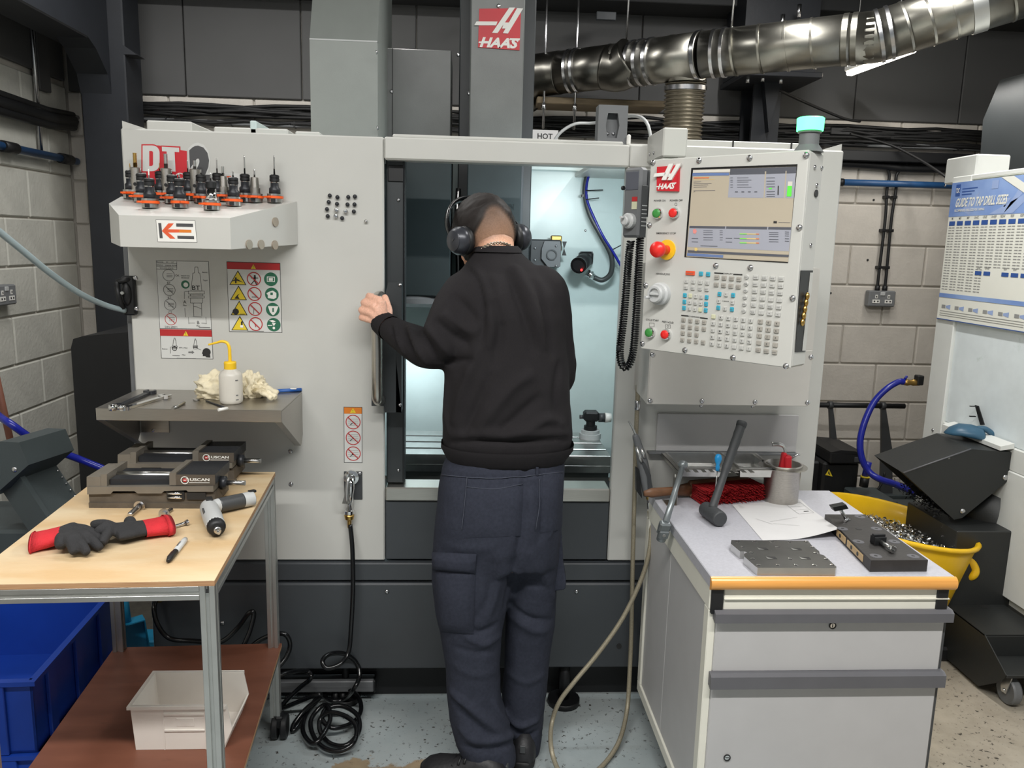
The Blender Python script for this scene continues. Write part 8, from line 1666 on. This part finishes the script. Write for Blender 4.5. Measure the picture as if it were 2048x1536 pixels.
fold(sw, [([(1028, 530), (1060, 600), (1092, 700)], 11, 9), ([(1012, 540), (1042, 615), (1070, 710)], 8, -7), ([(985, 548), (1000, 600), (1005, 650)], 9, 5), ([(1068, 560), (1090, 630), (1105, 720)], 8, -6),
  ([(928, 530), (955, 560), (967, 610), (962, 680)], 5, -7), ([(945, 535), (976, 590), (984, 650), (975, 700)], 10, 7), ([(990, 600), (1000, 660), (985, 740)], 9, -6),
  ([(960, 690), (930, 770), (905, 850)], 10, 7), ([(985, 740), (950, 820), (925, 870)], 9, -6), ([(1070, 745), (1030, 770), (990, 815), (955, 860)], 13, 9), ([(1085, 790), (1040, 830), (1000, 865)], 10, -7), ([(1120, 720), (1110, 790), (1120, 850)], 8, -6), ([(1132, 850), (1095, 838), (1050, 860), (1010, 862)], 10, 8), ([(895, 760), (893, 820), (898, 870)], 8, 6),
  ([(886, 886), (950, 882), (1020, 884), (1085, 880), (1142, 878)], 4, -7), ([(890, 872), (960, 868), (1030, 870), (1100, 866), (1140, 868)], 9, 6),
  ([(800, 648), (818, 690), (836, 728)], 6, -8), ([(816, 650), (836, 692), (858, 732)], 7, 8), ([(834, 652), (856, 688), (880, 728)], 6, -8), ([(852, 650), (880, 684), (905, 716)], 8, 8), ([(786, 650), (800, 685), (812, 712)], 5, 7), ([(868, 640), (900, 668), (940, 690)], 8, -8), ([(885, 625), (920, 650), (955, 668)], 9, 7), ([(905, 590), (935, 620), (960, 650)], 9, -5), ([(780, 648), (790, 676), (798, 696)], 4, -6), ([(950, 720), (920, 722), (890, 728)], 7, -7)], 1.7)
rumple(sw, .004, (9, 9, 6), 3); rumple(sw, .0016, (34, 34, 26), 8)
def band_ring(pts_c, rr, wd, name, m, parent, flat=1.0, th=.004, n=28, rib=0):
    pass
b = MB(); R1 = ringp(913, 895, 1129, 2.195, .114, 64); R2 = ringp(883, 883.5, 1146, 2.195, .139, 64); R3 = ringp(893, 885, 1143, 2.195, .136, 64); R4 = ringp(921, 899, 1126, 2.195, .110, 64)
def off_ring(r, k): c = sum(r, V((0, 0, 0)))/len(r); return [p+(p-c).normalized()*(k+(.0009 if i % 2 else 0)) for i, p in enumerate(r)]
b.loft([off_ring(R2, .001), off_ring(R3, .0035), off_ring(R1, .0035), off_ring(R4, .001), off_ring(R4, -.008)], False); part('hem_band', b, M['sweater'], sw)
cwr, cwe = U3(776, 654, 2.338), U3(764, 645, 2.362); d_ = (cwe-cwr).normalized(); b = MB()
x_ = d_.orthogonal().normalized(); y_ = d_.cross(x_); L_c = .040
rows = []
for f, r in ((-.25, .038), (.0, .0385), (.45, .0365), (.9, .0350), (1.0, .0335), (1.0, .028), (.5, .027)): c = cwr+d_*(L_c*f); rows.append([c+x_*((r+(.0006 if i % 2 else 0))*math.cos(2*math.pi*i/48))*1.0+y_*((r+(.0006 if i % 2 else 0))*math.sin(2*math.pi*i/48)) for i in range(48)])
b.loft(rows, False); part('cuff', b, M['sweater'], sw)
b = MB(); nk = [(967, 489), (985, 494.5), (1010, 496.5), (1030, 502)]
r0 = ringp(497, 950, 1037, 2.247, .064, 48); r1 = ringp(491, 955, 1032, 2.250, .060, 48); r2 = ringp(504, 945, 1043, 2.243, .071, 48)
tl = lambda r, k=.0: [p+V((0, 0, .10*(p.y-2.247)*-.6+.05*(p.x-.0))) for p in r]
b.loft([off_ring(r2, .002), off_ring(r0, .005), off_ring(r1, .004), off_ring(r1, -.004), off_ring(r0, -.006)], False); part('collar', b, M['sweater'], sw)
# ---- trousers
b = MB()
PEL = [(896, 902, 1122, 2.195, .098), (905, 897, 1126, 2.195, .108), (930, 885, 1129, 2.19, .122), (970, 876, 1127, 2.185, .136), (1020, 871, 1124, 2.185, .142), (1070, 868, 1121, 2.185, .138), (1120, 868, 1118, 2.19, .122)]
b.loft([ringp(*r) for r in PEL])
LL = [(1040, 869, 1040, 2.18, .11), (1100, 865, 1036, 2.175, .108), (1160, 863, 1027, 2.17, .104), (1220, 868, 1013, 2.165, .096), (1260, 880, 1003, 2.16, .088), (1330, 890, 998, 2.16, .080), (1390, 894, 1002, 2.155, .078), (1440, 899, 1014, 2.15, .078), (1480, 910, 1026, 2.14, .076), (1510, 924, 1034, 2.135, .072), (1526, 932, 1034, 2.132, .068)]
RL = [(1040, 1000, 1122, 2.20, .105), (1100, 1010, 1119, 2.21, .10), (1160, 1013, 1114, 2.22, .094), (1220, 1013, 1110, 2.23, .088), (1260, 1011, 1107, 2.235, .084), (1330, 1008, 1098, 2.245, .078), (1390, 1003, 1091, 2.25, .074), (1440, 1009, 1088, 2.25, .072), (1480, 1018, 1081, 2.25, .068), (1500, 1022, 1077, 2.25, .064)]
b.loft([ringp(*r) for r in LL]); b.loft([ringp(*r) for r in RL])
tr_o = vox(b, .0075, 'cargo_trousers', M['trousers'], per, 12, 'navy cargo trousers')
fold(tr_o, [([(1052, 925), (1048, 1000), (1040, 1080), (1022, 1160), (1010, 1220)], 8, -12), ([(930, 1250), (960, 1266), (1000, 1246)], 6, -9), ([(928, 1272), (968, 1288), (1002, 1270)], 8, 9), ([(900, 1292), (950, 1306), (996, 1300)], 6, -5), ([(905, 1330), (950, 1350), (995, 1340)], 9, 4),
  ([(897, 1380), (930, 1408), (975, 1445), (1008, 1470)], 9, 13), ([(902, 1402), (940, 1440), (985, 1478)], 8, -10), ([(915, 1450), (950, 1480), (1010, 1478), (1028, 1460)], 8, 11), ([(922, 1488), (975, 1502), (1028, 1484)], 6, -10), ([(985, 1400), (1000, 1430), (1018, 1450)], 8, 8),
  ([(1014, 1430), (1040, 1452), (1080, 1440)], 7, 11), ([(1016, 1450), (1050, 1474), (1078, 1462)], 6, -10), ([(1010, 1340), (1050, 1365), (1092, 1350)], 9, 5), ([(1014, 1205), (1060, 1236), (1105, 1240)], 7, -8), ([(1014, 1226), (1062, 1258), (1100, 1262)], 9, 7), ([(1020, 1120), (1060, 1160), (1110, 1180)], 10, -6), ([(1060, 1100), (1085, 1150), (1112, 1200)], 9, 6),
  ([(884, 948), (960, 955), (1045, 952), (1125, 942)], 3, -4), ([(880, 1085), (930, 1098), (1000, 1092)], 10, 4), ([(990, 1120), (975, 1200), (950, 1240)], 9, -6), ([(1000, 1100), (992, 1180), (975, 1245)], 10, 6), ([(1070, 960), (1085, 1030), (1080, 1090)], 8, -7), ([(1095, 950), (1110, 1020), (1100, 1080)], 8, 6)], 1.0)
rumple(tr_o, .0045, (10, 10, 7), 5); rumple(tr_o, .0016, (38, 38, 28), 2)
ttree = bvh_of(tr_o)
def patch(name, quad, nx, ny, offs, m, parent, tree, label=None, sag=0):
    q = [V((x, y, 0)) for x, y in quad]; top, bot = [], []
    for j in range(ny+1):
        f = j/ny; a = q[0].lerp(q[3], f); e = q[1].lerp(q[2], f); rt, rb = [], []
        for i in range(nx+1):
            p = a.lerp(e, i/nx); h, n = cast(tree, p.x, p.y)
            if h is None or (h-EYE).length > 2.75: h, n = rt[-1][2] if rt and False else (UY(p.x, p.y, 2.16), V((0, -1, 0)))
            if n.dot(ray(p.x, p.y)) > 0: n = -n
            ed = min(i, nx-i, j, ny-j); o_ = offs if ed > 0 else offs*.25
            rt.append(h+n*(o_+sag*math.sin(math.pi*f)*math.sin(math.pi*i/nx))); rb.append(h-n*.003)
        top.append(rt); bot.append(rb)
    b = MB(); b.grid(top); b.grid([r[::-1] for r in bot])
    edge = [top[0], [r[-1] for r in top], top[-1][::-1], [r[0] for r in top][::-1]]; eb = [bot[0], [r[-1] for r in bot], bot[-1][::-1], [r[0] for r in bot][::-1]]
    for t_, u_ in zip(edge, eb):
        for i in range(len(t_)-1): b.add([t_[i], t_[i+1], u_[i+1], u_[i]], [(0, 1, 2, 3)])
    return part(name, b, m, parent, label)
TRM = M['trousers']
patch('back_pocket', [(930, 972), (1046, 966), (1041, 1072), (928, 1076)], 10, 10, .0035, TRM, tr_o, ttree)
patch('cargo_pocket', [(869, 1135), (951, 1132), (947, 1268), (882, 1262)], 9, 12, .011, TRM, tr_o, ttree, sag=.012)
patch('pocket_flap', [(867, 1104), (953, 1108), (951, 1146), (868, 1140)], 9, 5, .020, TRM, tr_o, ttree, sag=.004)
patch('back_pocket', [(1086, 946), (1127, 938), (1120, 1060), (1080, 1066)], 6, 9, .0035, TRM, tr_o, ttree)
p0 = [U3(1098, 1048, 2.19), U3(1119, 1048, 2.19), U3(1132, 1160, 2.19), U3(1130, 1172, 2.19), U3(1104, 1176, 2.19)]; b = MB(); b.prism([p+V((0, -.03, 0)) for p in p0], (0, .09, 0)); pk = vox(b, .005, 'cargo_pocket', TRM, tr_o, 8); rumple(pk, .004, (20, 20, 16), 4)
p0 = [U3(1092, 1046, 2.16), U3(1121, 1046, 2.16), U3(1126, 1078, 2.16), U3(1094, 1080, 2.16)]; b = MB(); b.prism([p for p in p0], (0, .09, 0)); vox(b, .005, 'pocket_flap', TRM, tr_o, 6)
def seam(pts, r=.0011):
    Q = []
    for q in spline([V((x, y, 0)) for x, y in pts], 6):
        h, n = cast(ttree, q.x, q.y)
        if h is not None: Q.append(h+(n if n.dot(ray(q.x, q.y)) < 0 else -n)*.0035)
    if len(Q) > 2: b = MB(); b.tube(Q, r, 5); part('seam', b, M['stitch'], tr_o)
seam([(932, 974), (990, 978), (1044, 968)]); seam([(884, 950), (960, 957), (1045, 954), (1124, 944)]); seam([(1078, 958), (1078, 1000), (1070, 1060)]); seam([(935, 955), (930, 1010), (924, 1060)])
b = MB(); h, n = cast(ttree, 1074, 942); b.obox(h+V((0, -.004, 0)), (.004, 0, 0), (0, .003, 0), (0, 0, .012), .001); part('belt_loop', b, TRM, tr_o)
# ---- the body: one surface, head with face, neck, trunk, limbs, hands
HC = U3(969, 464, 2.288); yw, ptc, rl = math.radians(27), math.radians(38), math.radians(-5)
hR = Matrix.Rotation(yw, 3, 'Z') @ Matrix.Rotation(-ptc, 3, 'X') @ Matrix.Rotation(rl, 3, 'Y')
def HL(x, y, z): return HC + hR @ V((x, y, z))     # head frame: x right, y face, z crown
def ell(b, c, rx, ry, rz, n=24):
    m = n//2; rows = []
    for j in range(m+1):
        t = math.pi*(j+.02)/(m+.04); rows.append([HL(c[0]+rx*math.sin(t)*math.cos(2*math.pi*i/n), c[1]+ry*math.sin(t)*math.sin(2*math.pi*i/n), c[2]-rz*math.cos(t)) for i in range(n)])
    b.loft(rows)
b = MB()
ell(b, (0, 0, 0), .0735, .094, .098); ell(b, (0, .030, -.062), .056, .060, .062); ell(b, (0, .058, -.100), .026, .026, .022, 16); ell(b, (0, .075, -.028), .055, .022, .030, 16)
b.loft([[HL(x*k, y_, z) for x, y_ in ((-.011, .078), (0, .104), (.011, .078), (0, .07))] for k, z in ((.5, -.010), (.9, -.030), (1.35, -.046), (1.1, -.052))])
ell(b, (0, .088, -.078), .022, .012, .006, 14); ell(b, (0, .087, -.089), .020, .012, .006, 14)
for s in (-1, 1): ell(b, (s*.076, -.004, -.022), .008, .018, .030, 12); ell(b, (s*.033, .070, -.048), .022, .018, .020, 14)
nk0 = U3(990, 530, 2.235); nkt = HL(0, -.020, -.05)
b.tube(spline([nk0+V((0, .0, -.06)), nk0, nk0.lerp(nkt, .55)+V((0, -.004, 0)), nkt], 5), [.075]*5+[.062, .060, .058, .057, .056]+[.056]*6, 24)
def shrink(r, k, kd): return [(y, (xl+xr)/2-(xr-xl)/2*k, (xl+xr)/2+(xr-xl)/2*k, Yc, hd*kd) for y, xl, xr, Yc, hd in r]
b.loft([ringp(*r) for r in shrink(TOR[:-2], .86, .80)]); b.loft([ringp(*r) for r in shrink(PEL[1:], .84, .78)]); b.loft([ringp(*r) for r in shrink(LL, .66, .68)]); b.loft([ringp(*r) for r in shrink(RL, .66, .68)])
limb(b, LARM[:-1], .74); limb(b, RARM[:-1], .74)
# left hand closed round the handle
Ww = cwr+d_*.012; w1 = U3(768, 648, 2.356)
hxx = hx; Yt_ = Yp-.0515
def hpt(x, y, Y): return U3(x, y, Y)
mcp = [hpt(762, 601, 2.352), hpt(752, 613, 2.349), hpt(746, 627, 2.350), hpt(745, 641, 2.354)]
b.tube(spline([U3(786, 661, 2.325), Ww, w1, hpt(762, 637, 2.358)], 4), [.030, .029, .028, .0275, .0265, .026, .026, .027, .028, .0285, .0285, .027, .025], 16)
pal = [w1, hpt(764, 630, 2.354)]
for m_, r0_, r1_ in zip(mcp, (.0145, .0148, .0142, .0130), (.0120, .0124, .0118, .0105)): b.tube(spline([w1, w1.lerp(m_, .5)+V((0, -.003, 0)), m_], 4), [.019, .018, .017, .0165, .016, .0155, .015, .0145, r0_], 12)
pip = [(739, 593), (728, 605), (723, 620), (723, 635)]; fr_r = (.0098, .0102, .0098, .0086)
tips_ = []
for i, (m_, (px_, py_)) in enumerate(zip(mcp, pip)):
    P1_ = hpt(px_, py_, 2.385); z_ = P1_.z; P2_ = V((hxx-.024, Yt_+.028, z_-.001)); P3_ = V((hxx+.004, Yt_+.0285, z_-.002)); r = fr_r[i]
    b.tube(spline([m_, m_.lerp(P1_, .5)+V((-.001, -.003, 0)), P1_, P2_, P3_], 4), [r*1.18]*5+[r*1.12]*4+[r*1.04]*4+[r*.92]*3+[r*.78], 10)
th = [w1+V((.006, .006, .006)), hpt(776, 622, 2.378), V((hxx+.026, Yt_+.004, hpt(766, 604, 2.39).z)), V((hxx+.021, Yt_+.022, hpt(760, 592, 2.40).z))]
b.tube(spline(th, 4), [.0165, .016, .0155, .015, .0145, .014, .0135, .013, .0125, .012, .0115, .010, .0085], 10)
# right hand, relaxed, reaching into the enclosure
rw = U3(1076, 786, 2.44); rd_ = (U3(1076, 786, 2.44)-U3(1098, 772, 2.34)).normalized(); hn = rw+rd_*.085+V((0, 0, -.012))
b.tube([rw-rd_*.03, rw, rw+rd_*.03, hn], [.030, .028, .030, .026], 14)
for i in range(4):
    o_ = V((-.030+.020*i, 0, .004*(1 if i in (1, 2) else -1))); m_ = hn+o_; L_f = (.072, .080, .074, .058)[i]
    b.tube(spline([hn-rd_*.045+o_*.7, m_, m_+rd_*L_f*.45+V((0, 0, -.008)), m_+rd_*L_f*.75+V((0, 0, -.030)), m_+rd_*L_f*.85+V((0, 0, -.050))], 4), [.013]*4+[.0105]*5+[.0096]*4+[.0088]*3+[.007], 10)
b.tube(spline([rw+rd_*.02+V((-.018, 0, -.004)), rw+rd_*.05+V((-.045, 0, -.012)), rw+rd_*.085+V((-.052, 0, -.026))], 4), [.014, .0135, .013, .0125, .0115, .011, .0105, .0095, .008], 10)
def attr_mat(name, rough):
    m = bpy.data.materials.new(name); m.use_nodes = True; nt = m.node_tree; bs = nt.nodes['Principled BSDF']; at = nt.nodes.new('ShaderNodeVertexColor'); at.layer_name = 'Col'
    nz = nt.nodes.new('ShaderNodeTexNoise'); nz.inputs['Scale'].default_value = 260; nz.inputs['Detail'].default_value = 3; tc = nt.nodes.new('ShaderNodeTexCoord'); nt.links.new(tc.outputs['Object'], nz.inputs[0])
    mr = nt.nodes.new('ShaderNodeMapRange'); mr.inputs[1].default_value = .3; mr.inputs[2].default_value = .7; mr.inputs[3].default_value = .86; mr.inputs[4].default_value = 1.1; nt.links.new(nz.outputs[0], mr.inputs[0])
    mx = nt.nodes.new('ShaderNodeMix'); mx.data_type = 'RGBA'; mx.blend_type = 'MULTIPLY'; mx.inputs[0].default_value = 1; nt.links.new(at.outputs[0], mx.inputs[6]); nt.links.new(mr.outputs[0], mx.inputs[7]); nt.links.new(mx.outputs[2], bs.inputs['Base Color']); bs.inputs['Roughness'].default_value = rough
    bp = nt.nodes.new('ShaderNodeBump'); bp.inputs['Strength'].default_value = .15; bp.inputs['Distance'].default_value = .002; nt.links.new(nz.outputs[0], bp.inputs['Height']); nt.links.new(bp.outputs[0], bs.inputs['Normal'])
    bs.inputs['Subsurface Weight'].default_value = 0
    return m
D('skin_m', (224, 168, 138))
SKM = attr_mat('skin_tone', .5)
body = vox(b, .0036, 'body', SKM, per, 5, fac=.45)
def colour(o, fn):
    me = o.data; ca = me.color_attributes.new('Col', 'FLOAT_COLOR', 'POINT'); off = world_off(o); a = np.ones((len(me.vertices), 4)); 
    for i, v_ in enumerate(me.vertices): a[i, :3] = lin(fn(V(v_.co)+off, v_.normal))
    ca.data.foreach_set('color', a.ravel())
SK = np.array((226., 172., 142.)); HRi = hR.inverted()
hand_c = hpt(740, 620, 2.37)
def skin_fn(p, n):
    c = SK.copy()
    if (p-hand_c).length < .12: c = np.array((228., 178., 154.)); k = min((p-hpt(px_, py_, 2.38)).length for px_, py_ in pip); c = c*(1-max(0, 1-k/.02)*.10)+np.array((230, 140, 120))*max(0, 1-k/.02)*.10
    q = HRi @ (p-HC)
    if q.length < .16 and q.y < .03:   # cropped hair fading out over the nape
        f = max(0., min(1., (q.z+.088)/.050)); f = f*f*(3-2*f); c = c*(1-f*.85)+np.array((96., 74., 60.))*f*.85
    return tuple(c)
body.data.polygons.foreach_set('use_smooth', [True]*len(body.data.polygons)); rumple(body, .0006, (60, 60, 60), 1); colour(body, skin_fn)
for s in (-1, 1):
    b = MB(); c = HL(s*.031, .082, -.030); b.sph(c, .0125, 14); b.k = 1; b.sph(c+hR @ V((0, .0085, 0)), .0058, 10); part('eye', b, [M['white'], M['ink']], per)
    b = MB(); b.tube([HL(s*.014, .096, -.012), HL(s*.034, .096, -.006), HL(s*.052, .082, -.012)], [.002, .0035, .002], 6); part('eyebrow', b, M['hair'], per)
# hair: dark on the crown and sides, cropped to stubble at the back
HAIRM = attr_mat('hair_tone', .6); HAIRM.node_tree.nodes['Principled BSDF'].inputs['Specular IOR Level'].default_value = .3
b = MB(); n, m = 72, 48; rows = []
def hair_f(q):       # 1 = long dark hair, 0 = cropped
    ax_ = (q.x+.012)/(.046+.024*max(0., min(1., (-.012-q.z)/.045))); az_ = (q.z+.070)/.086
    r = math.sqrt(ax_*ax_+az_*az_) if q.y < .0 else 2
    return max(0., min(1., (r-.90)/.16))
for j in range(m+1):
    t = math.pi*(j+.3)/(m+.6)*.74; row = []
    for i in range(n):
        a = 2*math.pi*i/n; q = V((.0735*math.sin(t)*math.cos(a), .094*math.sin(t)*math.sin(a), .098*math.cos(t)))
        hf = hair_f(q); thk_ = .0022+.0095*hf*(1-.35*max(0, t-1.2))+.0022*mn.noise(q*95)*hf+.0016*mn.noise(q*260)*hf
        if q.y > .055 and q.z < .03: thk_ = -.006
        nn = V((q.x/.0735**2, q.y/.094**2, q.z/.098**2)).normalized(); row.append(HL(*(q+nn*thk_)))
    rows.append(row)
b.loft(rows[::-1], True); hr = part('hair', b, HAIRM, per, 'short dark hair faded at the nape'); hr.data.polygons.foreach_set('use_smooth', [True]*len(hr.data.polygons))
def hair_col(p, n):
    q = HRi @ (p-HC); f = hair_f(q); sk_ = np.array((150., 116., 94.)); dk = np.array((31., 26., 24.)); st = np.array((104., 82., 68.)); g_ = max(0., min(1., (q.z+.062)/.055)); base = sk_*(1-g_)+st*g_
    return tuple(base*(1-f)+dk*f)
colour(hr, hair_col)
# necklace
btree = bvh_of(body); Q = []
for q in spline([V((x, y, 0)) for x, y in ((962, 500), (970, 494), (984, 487.5), (1000, 486), (1014, 489), (1026, 497), (1032, 504))], 5):
    h, n_ = cast(btree, q.x, q.y)
    if h is not None: Q.append(h+(n_ if n_.dot(ray(q.x, q.y)) < 0 else -n_)*.0022)
b = MB()
for i in range(len(Q)-1):
    c = (Q[i]+Q[i+1])/2; d = (Q[i+1]-Q[i]); dn = d.normalized(); s = dn.cross(V((0, -1, .3))).normalized(); u_ = s if i % 2 else dn.cross(s); L = d.length*.62
    b.tube([c+dn*(L*math.cos(2*math.pi*k/10))+u_*(.0036*math.sin(2*math.pi*k/10)) for k in range(10)], .0013, 5, True)
part('necklace', b, M['necklace'], per, 'silver chain necklace')
# shoes
def shoe(heel, toe, name='shoe'):
    d = (toe-heel); L = d.length; dn = d.normalized(); s = V((-dn.y, dn.x, 0)); z_ = V((0, 0, 1)); b = MB()
    for (f0, w0, h0) in ((0, 0, 0),):
        rows = []
        for f, wd, hg in ((.0, .022, .05), (.05, .034, .075), (.2, .038, .098), (.36, .040, .098), (.5, .043, .078), (.68, .049, .064), (.84, .047, .056), (.94, .036, .046), (1.0, .016, .032)):
            c = heel+d*f; rows.append([c+s*(wd*math.cos(a))+z_*(.012+(hg-.012)*(max(0, math.sin(a))**.7)) for a in [2*math.pi*i/24 for i in range(24)]])
        b.loft(rows)
    up = part(name, b, M['shoe'], per); b = MB(); rows = []
    for f, wd in ((-.01, .020), (.04, .036), (.3, .039), (.55, .046), (.75, .052), (.9, .045), (1.0, .024), (1.02, .008)):
        c = heel+d*f; rows.append([c+s*(wd*math.cos(a))+z_*(.013+.012*max(-1, min(1, math.sin(a)*1.6))) for a in [2*math.pi*i/20 for i in range(20)]])
    b.loft(rows); part('sole', b, M['rubber'], up)
    for k in range(4): b = MB(); c = heel+d*(.46+.07*k)+z_*(.088-.009*k); b.tube([c-s*.030-z_*.012, c, c+s*.030-z_*.012], .0035, 6); part('lace', b, M['black'], up)
    b = MB(); c = heel-dn*.001+z_*.07; b.obox(c, s*.008, dn*.002, z_*.012, .001); part('heel_tab', b, M['plastic_dark'], up)
shoe(UZ(1012, 1580, 0), UZ(846, 1541, 0)+V((-.0, .0, 0))); shoe(UZ(1044, 1541, 0), UZ(1040, 1541, 0)+V((.045, .265, 0)))
# ---- headphones
hp = thing('headphones', 'black over-ear headphones worn on the head of the person', 'headphones', HC)
def cup(s):
    c = HL(s*(.073 if s > 0 else .075), -.010, -.034); ax_ = (hR @ V((s*1.0, -.14, -.05))).normalized(); b = MB()
    b.lathe([(.020, .0), (.038, .001), (.040, .008), (.039, .017), (.036, .019)], c, ax_, 28); pd = part('ear_pad', b, M['black'], hp)
    b = MB(); b.lathe([(.037, .018), (.039, .022), (.038, .032), (.033, .042), (.029, .047)], c, ax_, 28, False); b.lathe([(.029, .047), (.027, .049), (.001, .0495)], c, ax_, 28); part('ear_cup', b, M['headphone'], hp)
    b = MB(); b.obox(c+ax_*.05+(hR @ V((0, -.004, 0))), (hR @ V((0, .006, 0))), (hR @ V((0, 0, .002))), ax_*.0004); part('cup_mark', b, M['plastic_dark'], hp)
cup(-1); cup(1)
arc_ = []
for k in range(25): a = math.pi*(-.16+1.32*k/24); arc_.append(HL(-.113*math.cos(a), -.004+.012*math.sin(a), -.010+.136*math.sin(a) if math.sin(a) > 0 else -.010+.10*math.sin(a)))
b = MB(); rows = []
for i, p in enumerate(arc_):
    t_ = (arc_[min(24, i+1)]-arc_[max(0, i-1)]).normalized(); w_ = (hR @ V((0, 1, 0))); n_ = t_.cross(w_).normalized(); hw = .013 if 3 < i < 21 else .009
    rows.append([p+w_*(hw*math.cos(a))+n_*(.0055*math.sin(a)) for a in [2*math.pi*k/12 for k in range(12)]])
b.loft(rows); part('headband', b, M['black_gloss'], hp)
